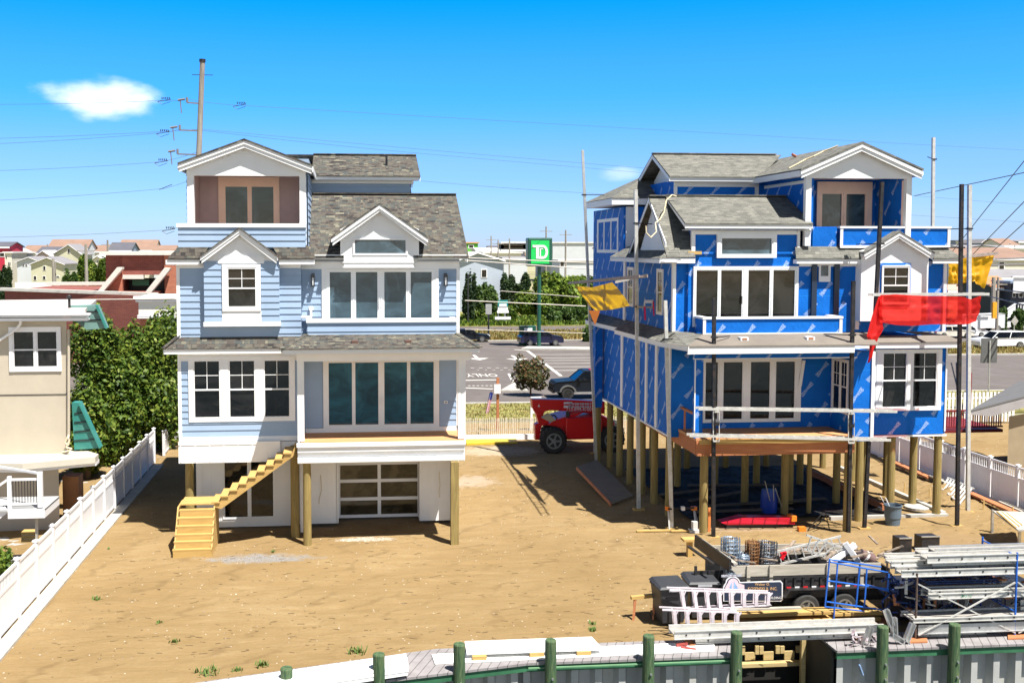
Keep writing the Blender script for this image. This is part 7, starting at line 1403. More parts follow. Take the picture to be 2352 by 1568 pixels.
# ================================================================== VEHICLES
GLC=glass('car glass',(.004,.005,.007),.08,.3); GLC.node_tree.nodes['Principled BSDF'].inputs['Specular IOR Level'].default_value=.22
def car(name,label,x,y,rz,Lg,Wd,Ht,prof,cab,paint,wheels,wr,rimm=None,cat='car',group=None,sides=None):
    """prof: side profile (x,z) of lower body; cab: (x0b,x1b,x0t,x1t,z0,z1)"""
    o=thing(name,label,cat,(0,0,0),group); hw=Wd/2; n=len(prof)
    m=MB(); b=len(m.v)
    secs=((-hw*.93,.0),(-hw,.02),(hw,.02),(hw*.93,0))
    for (yy,ins) in secs:
        for (px,pz) in prof:
            cx=px*(.985 if abs(yy)<hw*.95 else 1); m.v.append((cx,yy,pz+(0 if abs(yy)<hw*.95 else -.0)))
    for k in range(3):
        for i in range(n): j=(i+1)%n; m.f.append((b+k*n+i,b+k*n+j,b+(k+1)*n+j,b+(k+1)*n+i))
    m.f.append(tuple(range(b+n-1,b-1,-1))); m.f.append(tuple(range(b+3*n,b+4*n))); bo=m.build('body',paint,o,bevel=.03)
    x0b,x1b,x0t,x1t,z0,z1=cab; m=MB(); wb,wt=hw*.9,hw*.74
    m.hexa([(x0b,-wb,z0),(x1b,-wb,z0),(x1b,wb,z0),(x0b,wb,z0),(x0t,-wt,z1),(x1t,-wt,z1),(x1t,wt,z1),(x0t,wt,z1)]); m.build('windows',GLC,o)
    m=MB(); m.hexa([(x0t-.05,-wt-.02,z1),(x1t+.05,-wt-.02,z1),(x1t+.05,wt+.02,z1),(x0t-.05,wt+.02,z1),(x0t+.1,-wt+.08,z1+.06),(x1t-.1,-wt+.08,z1+.06),(x1t-.1,wt-.08,z1+.06),(x0t+.1,wt-.08,z1+.06)]); 
    for s_ in (-1,1):
        for (a,b2) in ((x0b,x0t),(x1b,x1t),((x0b+x1b)/2,(x0t+x1t)/2)): m.bar((a,s_*(wb+.005),z0),(b2,s_*(wt+.005),z1),.07,.04,(0,1,0))
    m.build('roof',paint,o)
    for wx in wheels:
        for s_ in (-1,1): wheel(o,wx,s_*(hw-.1),wr,.24,.2,rimm or pm('silver rim',(.5,.5,.5),.3,.1,3,metal=.8),side=s_ if s_<0 else 1)
    m=MB()
    for s_ in (-1,1): m.box(prof[0][0]-.0,prof[0][0]+.0+.0,0,0,0,0) if False else m.box(-Lg/2-.015,-Lg/2+.1,s_*hw*.62-.2,s_*hw*.62+.2,.62,.8)
    m.build('headlights',pm('headlight',(.7,.72,.75),.15),o); m=MB()
    for s_ in (-1,1): m.box(Lg/2-.1,Lg/2+.015,s_*hw*.7-.15,s_*hw*.7+.15,.7,.95)
    m.build('tail_lights',RF,o)
    for s_ in (-1,1):
        m=MB(); m.box(x0b+.25,x0b+.45,s_*(hw+.02)-.08,s_*(hw+.02)+.08,z0,z0+.16); m.build('mirror',paint,o)
    o.location=(x,y,0); o.rotation_euler=(0,0,rz); return o
def cp(name,rgb,metal=.3): return pm(name,rgb,.22,.04,1,metal=metal)
BLKP=pm('black car paint',(.006,.009,.016),.38,.1,1); BLKP.node_tree.nodes['Principled BSDF'].inputs['Specular IOR Level'].default_value=.3; WHP=cp('white car paint',(.75,.76,.78),0); NAV=cp('navy car paint',(.012,.015,.05)); SIL=cp('silver blue car paint',(.35,.40,.55)); BLU=cp('blue car paint',(.02,.1,.5)); GRY=cp('grey car paint',(.35,.36,.40))
SUV=[(-2.35,.35),(-2.38,.75),(-2.25,.98),(-1.25,1.12),(-.9,1.14),(2.2,1.16),(2.38,1.0),(2.4,.4)]
SED=[(-2.3,.3),(-2.35,.6),(-2.2,.78),(-1.0,.92),(1.6,.98),(2.25,.92),(2.35,.6),(2.33,.3)]
PU=[(-2.95,.5),(-2.97,1.0),(-2.8,1.22),(-1.45,1.32),(2.9,1.32),(2.95,1.2),(2.95,.55)]
suvcab=(-1.2,2.25,-.55,2.0,1.12,1.72); sedcab=(-1.05,1.75,-.35,1.1,.9,1.38)
# pickup
x0=xat(1270,73.2)+2.95
pk=car('pickup_truck','black pickup truck facing left behind the red machine','' and 0 or x0,73.4,0,5.9,2.05,1.9,PU,(-1.5,1.0,-.8,.75,1.3,1.92),BLKP,(-2.0,1.75),.44,pm('black rim',(.05,.05,.05),.3,metal=.6),cat='truck')
ORG[pk.name]=Vector((0,0,0))
m=MB()
for wx in (-2.0,1.75):
    P=[(wx+.62*math.cos(R(a)),.44+.58*math.sin(R(a))) for a in range(10,171,20)]+[(wx+.5*math.cos(R(a)),.44+.47*math.sin(R(a))) for a in range(170,9,-20)]; m.prism([(a,-1.1,b) for a,b in P],(0,.15,0))
m.build('fender_flare',pm('grey trim',(.10,.10,.10),.6),pk); m=MB(); m.box(-2.99,-2.9,-.7,.7,.7,1.05); m.build('grille',DKM,pk); m=MB(); m.box(-1.5,1.2,-1.09,-1.0,.42,.48); m.build('side_step',ALU,pk); m=MB(); m.box(-3.05,-2.9,-.9,.9,.45,.68); m.build('bumper',DKM,pk)
m=MB(); m.box(-.3,-.05,-.2,.1,1.98,2.02); m.build('pink_bag',PT,pk)
def carat(name,lab,u,v,prof,cabv,paint,flip=False,rz=0,Lg=4.7,Wd=1.85,wr=.34,wheels=(-1.45,1.4),cat='car',group='cars on the far roads'):
    p=gd(u,v); return car(name,lab,p.x,p.y+Wd/2,rz+(math.pi if flip else 0),Lg,Wd,1.6,prof,cabv,paint,wheels,wr,cat=cat,group=group)
carat('parked_car','dark navy hatchback behind the green sign pole',1245,795,SUV,(-1.4,2.2,-.5,1.6,1.05,1.55),NAV,True,.05)
carat('parked_car','black car nosing out from behind the left house roof',1078,786,SED,sedcab,BLKP,True,0)
carat('parked_suv','large white SUV on the road at the right edge',2308,803,[(-2.65,.4),(-2.7,.85),(-2.55,1.1),(-1.3,1.2),(2.6,1.25),(2.7,1.1),(2.68,.45)],(-1.35,2.5,-.6,2.3,1.2,1.82),WHP,False,0,5.4,2.0,.42,(-1.75,1.7))
carat('parked_car','white sedan left of the white SUV',2228,776,SED,sedcab,WHP,True,.1); carat('parked_car','light car partly hidden by the right roof corner',2195,777,SED,sedcab,pm('cream paint',(.62,.58,.5),.3),True)
carat('parked_truck','white box truck behind the white SUV',2262,762,[(-2.7,.5),(-2.7,1.6),(-2.5,2.1),(2.7,2.3),(2.7,.5)],(-2.4,-1.2,-2.2,-1.3,1.3,2.0),WHP,False,0,5.4,2.1,.4,(-1.8,1.8),cat='truck'); carat('parked_car','pale pickup with red tail lights behind the white SUV',2320,757,SUV,suvcab,WHP,False); carat('parked_car','dark car under the red tarp edge',2195,757,SED,sedcab,GRY)
carat('parked_car','silver blue car beyond the brick building roof',92,660,SED,sedcab,SIL,False,0,wr=.4); carat('parked_car','bright blue car by the far left houses',28,640,SED,sedcab,BLU,False)
# telehandler
TH=thing('telehandler','red telehandler with big black wheels behind the blue house','telehandler',(11,54,0)); REDP=pm('red machine paint',(.66,.008,.012),.32,.06,1.5,dirt=((.35,.01,.01),3,.3)); yT=53.4
def tpz(u,v,Y=yT): return q(K11,u,v,Y)
def tpl(name,pts,Y,th,mat,bev=.02):
    m=MB(); m.prism([tpz(u,v,Y) for u,v in pts],(0,th,0)); return m.build(name,mat,TH,bevel=bev)
bo=tpl('boom',[(885,665),(1250,668),(1720,690),(1720,830),(1560,828),(1290,800),(1100,790),(1040,800),(1015,830),(940,810),(890,770)],54.2,.55,REDP)
tpl('boom_head',[(905,790),(1020,820),(1010,860),(1060,905),(1110,935),(1080,960),(1000,965),(985,1000),(975,1130),(920,1130),(918,955),(960,935),(930,830)],54.15,.5,REDP)
tpl('chassis',[(1060,960),(1150,900),(1290,860),(1340,840),(1430,812),(1480,815),(1380,865),(1690,850),(1830,925),(1830,1010),(1700,1115),(1290,1128),(1240,1040),(1190,980)],53.6,2.0,REDP)
tpl('engine_cover',[(1275,880),(1660,860),(1695,925),(1695,1095),(1660,1112),(1300,1120),(1265,1095)],53.3,.35,REDP,.06)
m=MB(); P=[tpz(1000,880),tpz(1080,830),tpz(1160,900),tpz(1100,930)]; m.prism(P,(0,.4,0)); m.build('dusty_cylinder',pm('dusty metal',(.45,.38,.26),.7),TH)
m=MB(); m.tube(tpz(1285,800,53.6),tpz(1285,890,53.6),.06); m.tube(tpz(1305,800,53.6),tpz(1305,890,53.6),.05); m.path([tpz(1090,850,53.9),tpz(1140,845,53.9),tpz(1180,895,53.9)],.04); m.build('hoses',BLK,TH)
for (u,Y,s_) in ((1125,53.35,-1),(1125,55.3,1),(1790,53.35,-1),(1790,55.3,1)):
    p=tpz(u,1100,Y); W=wheel(TH,p.x,Y,.66,.5,.4,pm('grey machine rim',(.20,.21,.20),.6,.2,3),side=s_); m=MB()
    for k in range(18):
        a=k*math.pi/9; c,s2=math.cos(a),math.sin(a); m.bar((p.x+c*.65,Y-.24,.66+s2*.65),(p.x+math.cos(a+.15)*.68,Y+.02,.66+math.sin(a+.15)*.68),.07,.06); m.bar((p.x+c*.65,Y+.24,.66+s2*.65),(p.x+math.cos(a-.15)*.68,Y-.02,.66+math.sin(a-.15)*.68),.07,.06)
    m.build('tread_lugs',TY,W)
m=MB(); m.text('732-899-4100',tpz(1420,782,54.17),(1,0,0),(0,0,1),.30,squash=.8); m.text('- - -',tpz(1300,735,54.17),(1,0,0),(0,0,1),.2); m.build('lettering',WHITE2,TH)
m=MB()
for v in (712,745): 
    for k in range(14): a=tpz(1300+k*19,v,54.17); m.box(a.x,a.x+.05+.02*(k%3),54.16,54.17,a.z-.07,a.z+.03)
m.build('small_lettering',pm('pale lettering',(.6,.5,.55)),TH); m=MB(); a=tpz(1248,700,54.17); m.box(a.x,a.x+.45,54.16,54.18,a.z-.08,a.z+.02); m.box(a.x,a.x+.4,54.16,54.18,a.z-.28,a.z-.16); m.build('white_stripe',WHITE2,TH)
m=MB(); a=tpz(962,738,54.17); m.poly(a+Vector((-.06,0,-.05)),a+Vector((.06,0,-.05)),a+Vector((0,0,.09))); m.build('warning_decal',WHITE2,TH)
# ================================================================== SIGNS, FLAG, POSTS
sY=111.0; z1=lambda u,v,Y: q(K10,u,v,Y)
TD=thing('bank_sign','tall green bank pylon sign with white T and D letters','sign',tuple(gd(1238,797))); DGR=pm('dark green enamel',(.008,.075,.05),.35,.1,.8); LGR=pm('bright green panel',(.01,.55,.10),.4,.03,.8)
pole_=z1(965,700,sY); m=MB(); m.tube((pole_.x,sY,0),(pole_.x,sY,z1(965,450,sY).z),.21,16); m.build('post',DGR,TD,smooth=False)
a,b=z1(835,445,sY-.6),z1(1118,118,sY-.6); m=MB(); m.box(a.x,b.x,sY-.6,sY+.9,a.z,b.z); m.build('cabinet',DGR,TD,bevel=.12)
m=MB(); c,d=z1(873,415,sY-.7),z1(1083,148,sY-.7); m.box(c.x,d.x,sY-.66,sY-.62,c.z,d.z); m.build('face',LGR,TD)
m=MB(); yq_=sY-.70
def pg(*pts): m.prism([z1(u,v,yq_) for u,v in pts],(0,.03,0))
pg((890,200),(1010,200),(1010,228),(890,228)); pg((930,229),(962,229),(962,358),(930,358)); pg((963,330),(1010,330),(1010,360),(963,360)); pg((972,240),(985,240),(985,329),(972,329)); pg((986,240),(1010,240),(1010,250),(986,250))
o_=[(1011,200)]+[(1011+56*math.sin(R(t)),280-80*math.cos(R(t))) for t in range(10,171,16)]+[(1011,360)]; i_=[(1011,332)]+[(1011+28*math.sin(R(t)),280-52*math.cos(R(t))) for t in range(170,9,-16)]+[(1011,228)]
for k in range(len(o_)-1): 
    j=len(i_)-1-k; pg(o_[k],o_[k+1],i_[j-1],i_[j])
m.build('letters',WHITE2,TD)
m=MB(); p=gd(1212,793); m.box(p.x-.9,p.x+.9,p.y,p.y+.6,0,2.1); o=tag(m.build('direction_sign',DGR),'small green box sign at the foot of the pylon','sign'); m=MB(); m.box(p.x-.4,p.x+.5,p.y-.03,p.y-.001,1.2,1.9); m.build('face',WHITE2,o)
def board_sign(lab,u0,u1,v0,v1,Y,face,posts,text=None,lower=None,name='road_sign'):
    a,b=z1(u0,v1,Y),z1(u1,v0,Y); o=thing(name,lab,'sign',(a.x,Y,0)); m=MB(); m.box(a.x,b.x,Y,Y+.08,a.z,b.z); m.build('board',face,o); 
    for u in posts: m=MB(); x=z1(u,0,Y).x; m.box(x-.09,x+.09,Y+.09,Y+.25,0,b.z-.2); m.build('post',ALU,o)
    return o,a,b
TEA=pm('teal sign face',(.01,.25,.24),.4); o,a,b=board_sign('teal and white road sign beside the bushes',492,605,832,968,146,WHITE2,(500,578)); m=MB(); c=z1(492,905,145.97); m.box(a.x,b.x,145.95,145.99,c.z,b.z); m.build('upper_face',TEA,o); m=MB()
for k in range(3): m.box(a.x+1.2+.3*k,b.x-1.2-.3*k,145.93,145.95,b.z-.9-.9*k,b.z-.5-.9*k)
m.build('lettering',WHITE2,o)
def post(name,lab,u,v,Yr,zt,r,mat,cat='post'): 
    p=gd(u,v) if Yr is None else Vector((xat(u,Yr),Yr,0)); m=MB(); m.tube((p.x,p.y,0),(p.x,p.y,zt),r,8); return tag(m.build(name,mat),lab,cat),p
post('sign_post','dark thin post right of the left house',1075,747,None,7.0,.1,BLK); o,p=post('sign_post','small grey road sign seen from behind near the black car',1122,782,None,4.2,.1,BLK); m=MB(); m.box(p.x-.35,p.x+.35,p.y-.1,p.y-.02,3.0,4.2); m.build('plate',ALU,o)
o,p=post('sign_post','grey square sign on a thin pole at the right road',xat and 2269,945,None,4.6,.05,ALU); m=MB(); m.box(p.x-.55,p.x+.55,p.y+.06,p.y+.1,3.15,4.75); m.build('plate',pm('grey sign back',(.10,.10,.10),.6),o)
o,p=post('sign_post','grey diamond sign on a post at the far right road',2328,792,None,3.2,.05,ALU); m=MB(); zz=at(2327,737,p.y).z; m.prism([(p.x-.42,p.y-.1,zz),(p.x,p.y-.1,zz-.55),(p.x+.42,p.y-.1,zz),(p.x,p.y-.1,zz+.55)],(0,.04,0)); m.build('plate',ALU,o)
YB=66.0; o=thing('notice_frame','wooden post frame with a white board beside the flag','frame',(xat(1139,60),60,0)); m=MB(); a,b=q(K11,475,1050,60),q(K11,507,418,60); m.box(a.x,b.x,60,60.12,0,b.z); m.build('post',RIM,o); m=MB(); c,d=q(K11,448,598,59.9),q(K11,522,492,59.9); m.box(c.x,d.x,59.85,59.95,c.z,d.z); m.build('board',WHITE2,o)
o=thing('board_frame','white board on posts behind the telehandler boom','frame',(xat(1225,60),60,0)); m=MB(); c,d=q(K11,865,1060,60),q(K11,990,640,60); m.box(c.x,c.x+.12,60,60.1,0,d.z); m.box(d.x-.1,d.x,60,60.1,0,d.z); m.box(c.x,d.x,59.95,60.12,d.z-.05,d.z+.02); m.box(c.x,d.x,60.02,60.08,q(K11,0,840,60).z,d.z-.05); m.build('board',WHITE2,o)
# flag
FL=thing('flag','small stars and stripes flag leaning over the sand fence','flag',(xat(1128,58.9),58.9,0)); m=MB(); m.tube(q(K11,350,1055,58.9),q(K11,420,560,58.9),.015,6); m.build('staff',pm('brown staff',(.2,.1,.05)),FL)
def fl(u0,u1,v0,v1):
    def fn(u,v):
        uu=u0+(u1-u0)*u; vv=v0+(v1-v0)*v; sx=415-55*(vv-585)/250; return q(K11,sx+uu,vv+uu*.2,58.85)+Vector((0,.04*math.sin(uu*.3),0))
    return fn
FR=pm('flag red',(.5,.03,.06)); FW=pm('flag white',(.75,.75,.78)); FBl=pm('flag blue',(.03,.05,.25))
for k in range(7):
    m=MB(); m.grid(fl(-14+k*5,-9+k*5,610 if k<7 else 600,835-abs(k-2)*9),4,12); m.build('stripe',FR if k%2==0 else FW,FL)
m=MB(); m.grid(lambda u,v: fl(-16,22,583,665)(u,v)+Vector((0,-.02,0)),5,5); m.build('canton',FBl,FL)
# ================================================================== FAR HOUSES
def wallm(n,c): return pm(n,c,.8,.06,.4)
W1,W2,W3,W4,W5,W6=wallm('tan siding',(.48,.46,.33)),wallm('light grey siding',(.50,.52,.54)),wallm('cream siding',(.62,.58,.48)),wallm('pale blue grey siding',(.40,.45,.53)),wallm('red siding',(.45,.02,.05)),wallm('slate siding',(.22,.27,.36))
R1,R2,R3,R4=pm('brown far roof',(.24,.15,.11),.9,.12,.3),pm('grey far roof',(.22,.21,.22),.9,.12,.3),pm('dark slate far roof',(.09,.09,.11),.9,.12,.3),pm('white far roof',(.62,.60,.58),.8,.08,.3)
def fhouse(lab,u0,u1,vr,ve,Y,wall,roof,kind='side',vb=None,wins=(),depth=10,uo=None,group=None):
    """kind side: ridge runs along X; front: gable faces the camera; flat: flat roof"""
    x0,x1=xat(u0,Y),xat(u1,Y); ze=zat(ve,Y); zr=zat(vr,Y if kind!='side' else Y+depth/2); z0=0; o=thing('far_house',lab,'house',((x0+x1)/2,Y,0),group); m=MB(); m.box(x0,x1,Y,Y+depth,0,ze); ov=.4
    if kind=='front':
        xm=(x0+x1)/2 if uo is None else xat(uo,Y); m.prism([(x0,Y,ze),(x1,Y,ze),(xm,Y,zr)],(0,depth,0)); m.build('wall',wall,o)
        m=MB()
        for xe in (x0,x1): d=(xe-xm); k=1+ov/abs(d); m.prism([(xm,Y-ov,zr+.12),(xm,Y+depth,zr+.12),(xm+d*k,Y+depth,zr+.12-(zr-ze)*k),(xm+d*k,Y-ov,zr+.12-(zr-ze)*k)],(0,0,.18))
        m.build('roof',roof,o); m=MB()
        for xe in (x0,x1): m.bar((xm,Y-ov-.02,zr+.1),(xe+(ov if xe>xm else -ov),Y-ov-.02,ze-.05),.1,.35,(0,1,0))
        m.build('fascia',WHITE2,o)
    elif kind=='side':
        m.prism([(x0,Y,ze),(x0,Y+depth,ze),(x0,Y+depth/2,zr)],(x1-x0,0,0)); m.build('wall',wall,o); m=MB(); m.prism([(x0-ov,Y-ov,ze-.1),(x1+ov,Y-ov,ze-.1),(x1+ov,Y+depth/2,zr),(x0-ov,Y+depth/2,zr)],(0,0,.2)); m.prism([(x0-ov,Y+depth+ov,ze-.1),(x1+ov,Y+depth+ov,ze-.1),(x1+ov,Y+depth/2,zr),(x0-ov,Y+depth/2,zr)],(0,0,.2)); m.build('roof',roof,o); m=MB(); m.box(x0-ov,x1+ov,Y-ov-.05,Y-ov,ze-.35,ze); m.build('fascia',WHITE2,o)
    else:
        m.build('wall',wall,o); m=MB(); m.box(x0-ov,x1+ov,Y-ov,Y+depth+ov,ze,ze+.35); m.build('roof',roof,o)
    for (a,b,c,d) in wins:
        xa,xb,za,zb2=xat(a,Y-.1),xat(b,Y-.1),zat(d,Y-.1),zat(c,Y-.1); m=MB(); w_=(xb-xa)*.16; m.box(xa-w_,xb+w_,Y-.08,Y-.01,za-w_,zb2+w_); W=m.build('window',WHITE2,o); m=MB(); m.box(xa,xb,Y-.1,Y-.081,za,zb2); m.build('pane',GL,W)
    return o
GH='houses beyond the roads'
k8=lambda u: (u/3.9208)/1.148; k8v=lambda v:(600+v/3.9208)/1.148
def K8h(lab,u0,u1,vr,ve,Y,wall,roof,kind,wins=(),uo=None,depth=12): return fhouse(lab,k8(u0),k8(u1),k8v(vr),k8v(ve),Y,wall,roof,kind,None,[(k8(a),k8(b),k8v(c),k8v(d)) for a,b,c,d in wins],depth,None if uo is None else k8(uo),GH)
K8h('tan gable house with low porch and small windows, nearest on the left',320,655,312,375,230,W1,R2,'front',((445,468,392,432),(440,465,492,522),(580,608,490,502),(345,370,490,528)),490)
K8h('tall tan gable house behind the nearest one',560,835,182,275,265,W1,R2,'front',((703,722,222,262),),715)
K8h('light grey gable house left of the tan houses',175,420,308,352,250,W2,R2,'front',((232,248,375,390),(262,280,375,390)),300)
K8h('red and white tall house at the left edge',-60,90,158,200,270,W5,R3,'side',((0,44,262,295),)); K8h('white balconied house beside the red one',50,122,235,262,262,W3,R4,'flat',((62,72,290,315),(85,95,350,380),(100,108,350,380)))
K8h('white gable cottage behind the grey house',118,210,232,262,300,W3,R4,'front',(),140); K8h('brown roofed row house on the left skyline',240,500,190,250,330,W3,R1,'side'); K8h('large brown roofed house on the left skyline',505,900,132,215,320,W2,R1,'side'); K8h('slate roofed house between brown roofs',390,620,205,262,300,W6,R3,'side')
K8h('brown and slate roofed row house by the brick tower',895,1115,190,245,330,W3,R1,'side'); K8h('dark slate roofed house beside the brick tower',1130,1350,162,235,300,W6,R3,'side',((1180,1200,320,350),)); K8h('broad brown roofed house over the brick tower',1235,1600,134,232,340,W3,R1,'side'); K8h('low brown roofed house right of the brick tower',1590,1800,190,240,330,W2,R1,'side')
K8h('small white gable cottage left of the bushes',960,1060,295,330,260,W3,R4,'front',((1000,1015,340,352),)); K8h('small cream gable house with white fence',385,510,245,290,280,W3,R4,'front')
m=MB(); x0,x1=xat(k8(150),215),xat(k8(650),215); m.box(x0,x1,215,215.15,0,zat(k8v(553),215)); tag(m.build('garden_fence',WHITE2),'long white fence in front of the far tan houses','fence')
k10=lambda u:(1200+u/4.3545)/1.148; k10v=lambda v:(600+v/4.3545)/1.148
def K10h(lab,u0,u1,vr,ve,Y,wall,roof,kind,wins=(),uo=None,depth=12): return fhouse(lab,k10(u0),k10(u1),k10v(vr),k10v(ve),Y,wall,roof,kind,None,[(k10(a),k10(b),k10v(c),k10v(d)) for a,b,c,d in wins],depth,None if uo is None else k10(uo),GH)
K10h('pale blue grey gable house right of the left house',40,548,300,385,175,W4,R4,'front',((308,360,485,568),),255)
K10h('small green tower house with an orange roof',118,262,150,180,330,pm('lime siding',(.12,.42,.05),.8),pm('orange far roof',(.6,.3,.15),.8),'flat',((160,208,205,232),),depth=8)
K10h('long low grey roofed shed behind the blue grey house',250,500,240,262,300,W2,R4,'side'); K10h('grey roofed house under the wires',560,830,340,350,240,W2,R2,'side',depth=16); K10h('white roofed long hall under the wires',330,760,280,296,290,W3,R4,'flat',depth=20)
K10h('dark scaffolded building beside the bank sign',545,800,185,190,340,R3,R3,'flat',((560,780,200,215),(560,780,228,240)),depth=10)
K10h('large pale grey warehouse right of the bank sign',1120,1700,172,178,330,W2,R4,'flat',((1660,1675,195,225),),depth=30); K10h('small white garage house under the warehouse',1200,1640,372,385,250,W2,R4,'flat',((1210,1250,395,445),),depth=10); K10h('stepped grey house at the edge of the blue house',1700,1800,215,240,300,W2,R2,'side')
k13=lambda u:(2400+u/6.533)/1.148; k13v=lambda v:(560+v/6.533)/1.148
def K13h(lab,u0,u1,vr,ve,Y,wall,roof,kind,wins=(),uo=None,depth=12): return fhouse(lab,k13(u0),k13(u1),k13v(vr),k13v(ve),Y,wall,roof,kind,None,[(k13(a),k13(b),k13v(c),k13v(d)) for a,b,c,d in wins],depth,None if uo is None else k13(uo),GH)
K13h('long brown roofed house with grey siding at the right edge',880,2200,625,800,175,W3,R1,'side',((1540,1620,870,1010),),depth=18)
K13h('grey roofed wing under the long brown roof',1370,2200,1015,1150,165,W2,R2,'side',depth=8)
K13h('dark house with an orange shingled roof at the right edge',1450,1760,1140,1330,140,pm('dark green grey siding',(.04,.05,.05),.8),pm('orange shingles',(.46,.20,.09),.9,.15,1),'side',depth=8)
K13h('blue grey porch house at the right edge',1755,2250,1245,1255,138,pm('dark porch',(.03,.035,.05)),W6,'flat',((1790,1830,1350,1500),(1900,1960,1350,1500)),depth=7)
K13h('cream low house behind the red tarp',680,1330,1290,1380,155,W3,pm('pinkish far roof',(.5,.3,.24),.9,.1,.4),'side',((1235,1270,1480,1550),),depth=7)
K13h('brown roofed house on the right skyline',1570,1850,452,560,330,W3,R1,'side',((1700,1720,530,560),)); K13h('grey turreted house on the right skyline',1225,1320,468,520,340,W6,R2,'front',((1285,1300,510,540),)); K13h('pale gable house on the right skyline',1370,1460,492,512,345,W3,R4,'front'); K13h('white boxy house at the right skyline edge',1860,2200,478,500,335,W2,R2,'side',((1890,1905,510,540),)); K13h('first blue grey tower block on the right skyline',770,820,495,498,380,W6,R2,'flat'); K13h('second blue grey tower block on the right skyline',935,985,485,488,380,W6,R2,'flat'); K13h('white building between the tower blocks',1045,1180,490,495,370,W3,R4,'flat',((1150,1170,505,530),)); K13h('wide grey roof in front of the skyline houses',900,1560,570,625,300,W2,R2,'side'); K13h('low white row under the skyline houses',1480,2250,575,600,290,W3,R2,'side',((1640,1780,592,615),(1810,1950,592,615)))
# more skyline fill
NR={}; ORD=['first','second','third','fourth','fifth','sixth','seventh','eighth','ninth','tenth','eleventh','twelfth','thirteenth','fourteenth','fifteenth','sixteenth','seventeenth','eighteenth','nineteenth','twentieth','twenty-first','twenty-second','twenty-third','twenty-fourth','twenty-fifth','twenty-sixth']
def zat_v(z,Y):
    a,b=zat(500,Y),zat(600,Y); return 500+(a-z)/(a-b)*100

rr=random.Random(8); cols=[(W1,'tan'),(W2,'light grey'),(W3,'cream'),(W4,'pale blue'),(W6,'slate')]; rfs=[(R1,'brown'),(R2,'grey'),(R3,'dark'),(R4,'white')]
for reg,ua,ub,cnt in (('left',-20,410,26),('middle',1060,1400,12),('right',2165,2365,20)):
    L_=sorted((ua+(ub-ua)*(k+rr.random()*.9)/cnt for k in range(cnt)))
    for k,u in enumerate(L_):
        Y=rr.uniform(360,560); w_=rr.uniform(11,26); zt=rr.uniform(6.5,11.6); v=zat_v(zt,Y); ve=zat_v(zt-2.6,Y); (wm,wn),(rm,rn)=rr.choice(cols),rr.choice(rfs); fw=rr.random()<.35
        fhouse(f'distant {wn} house with {rn} roof, {ORD[k]} from the left on the {reg} skyline',u,u+w_,v,ve,Y,wm,rm,'front' if fw else 'side',None,((u+w_*.3,u+w_*.45,ve+2.5,ve+6),),12,None,'distant skyline houses')
# round shrubs and stair at the right edge
k14=lambda u:(2400+u/5.6)/1.148; k14v=lambda v:(800+v/5.6)/1.148
bush('left round clipped shrub by the white stair',k14(1330),k14(1460),k14v(120),128,LF2,2500,91,cat='shrub',size=.2); bush('right round clipped shrub by the white stair',k14(1530),k14(1700),k14v(140),126,LF2,2500,92,cat='shrub',size=.2)
o=thing('porch_stair','white railed stair in front of the blue grey porch house','stairs',(xat(2310,130),130,0)); Yq=130
A=q(K14,1380,120,Yq);B_=q(K14,1560,0,Yq); m=MB(); m.bar(A,B_,.2,.15); m.bar(A-Vector((0,0,1)),B_-Vector((0,0,1.1)),.3,.3); m.bar(B_,B_+Vector((9,0,.3)),.2,.15); m.bar(B_-Vector((0,0,1.1)),B_+Vector((9,0,-.9)),.3,.3)
for k in range(20): p=A.lerp(B_,k/19); m.bar(p,p-Vector((0,0,1)),.08,.08)
for k in range(26): p=B_+Vector((k*.35,0,0)); m.bar(p,p-Vector((0,0,1)),.08,.08)
m.build('railing',WHITE2,o)
m=MB(); a=q(K13,1785,1110,137);m.box(a.x,a.x+16,137,137.1,a.z-2.2,a.z-.1); m.box(a.x-.3,a.x+16,136.8,137.2,a.z-.1,a.z+.1); tag(m.build('upper_balcony',WHITE2),'white solid railed balcony over the blue grey porch','balcony')
m=MB(); a,b=q(K14,1220,220,120),q(K14,1285,-20,120); m.box(a.x,b.x,120,120.3,a.z,b.z); tag(m.build('orange_banner',pm('orange banner',(.75,.32,.01),.6)),'tall orange yellow banner between poles at the far right','banner')
# ================================================================== UTILITY POLES AND WIRES
UP=wood('grey utility pole wood',(.17,.15,.13),(.42,.38,.33),axis='z',sc=.15)
Yp=95.0; o=thing('utility_pole','tall weathered utility pole rising behind the top left gable','utility pole',(xat(455,Yp),Yp,0)); a=at(465,143,Yp); b=at(457,350,Yp); d=(b-a)/(a.z-b.z); base=a+d*a.z
m=MB(); m.tube(base,a,.30,12,.22); m.build('shaft',UP,o); m=MB(); m.tube(a,a+Vector((0,0,.25)),.28,10); m.bar(a+Vector((-.9,0,-1.1)),a+Vector((.9,0,-1.1)),.05,.05); m.build('cap',DKM,o)
INS=[(232,430),(295,413),(350,408)]
for (v,u) in INS:
    p=at(460,v+6,Yp); e=at(u,v+4,Yp); m=MB(); m.bar(p,e,.10,.12); m.tube(e,e+Vector((0,0,.45)),.10,8); m.tube(e+Vector((-.8,0,.2)),e+Vector((-.2,0,.3)),.1,6); m.tube(e+Vector((-.5,0,-.9)),e+Vector((-.6,0,.2)),.05,5); m.build('insulator_arm',pm('grey insulator',(.16,.15,.15),.6),o)
WR=pm('wire',(.06,.06,.07),.6); WRL=pm('pale wire',(.55,.5,.45),.6)
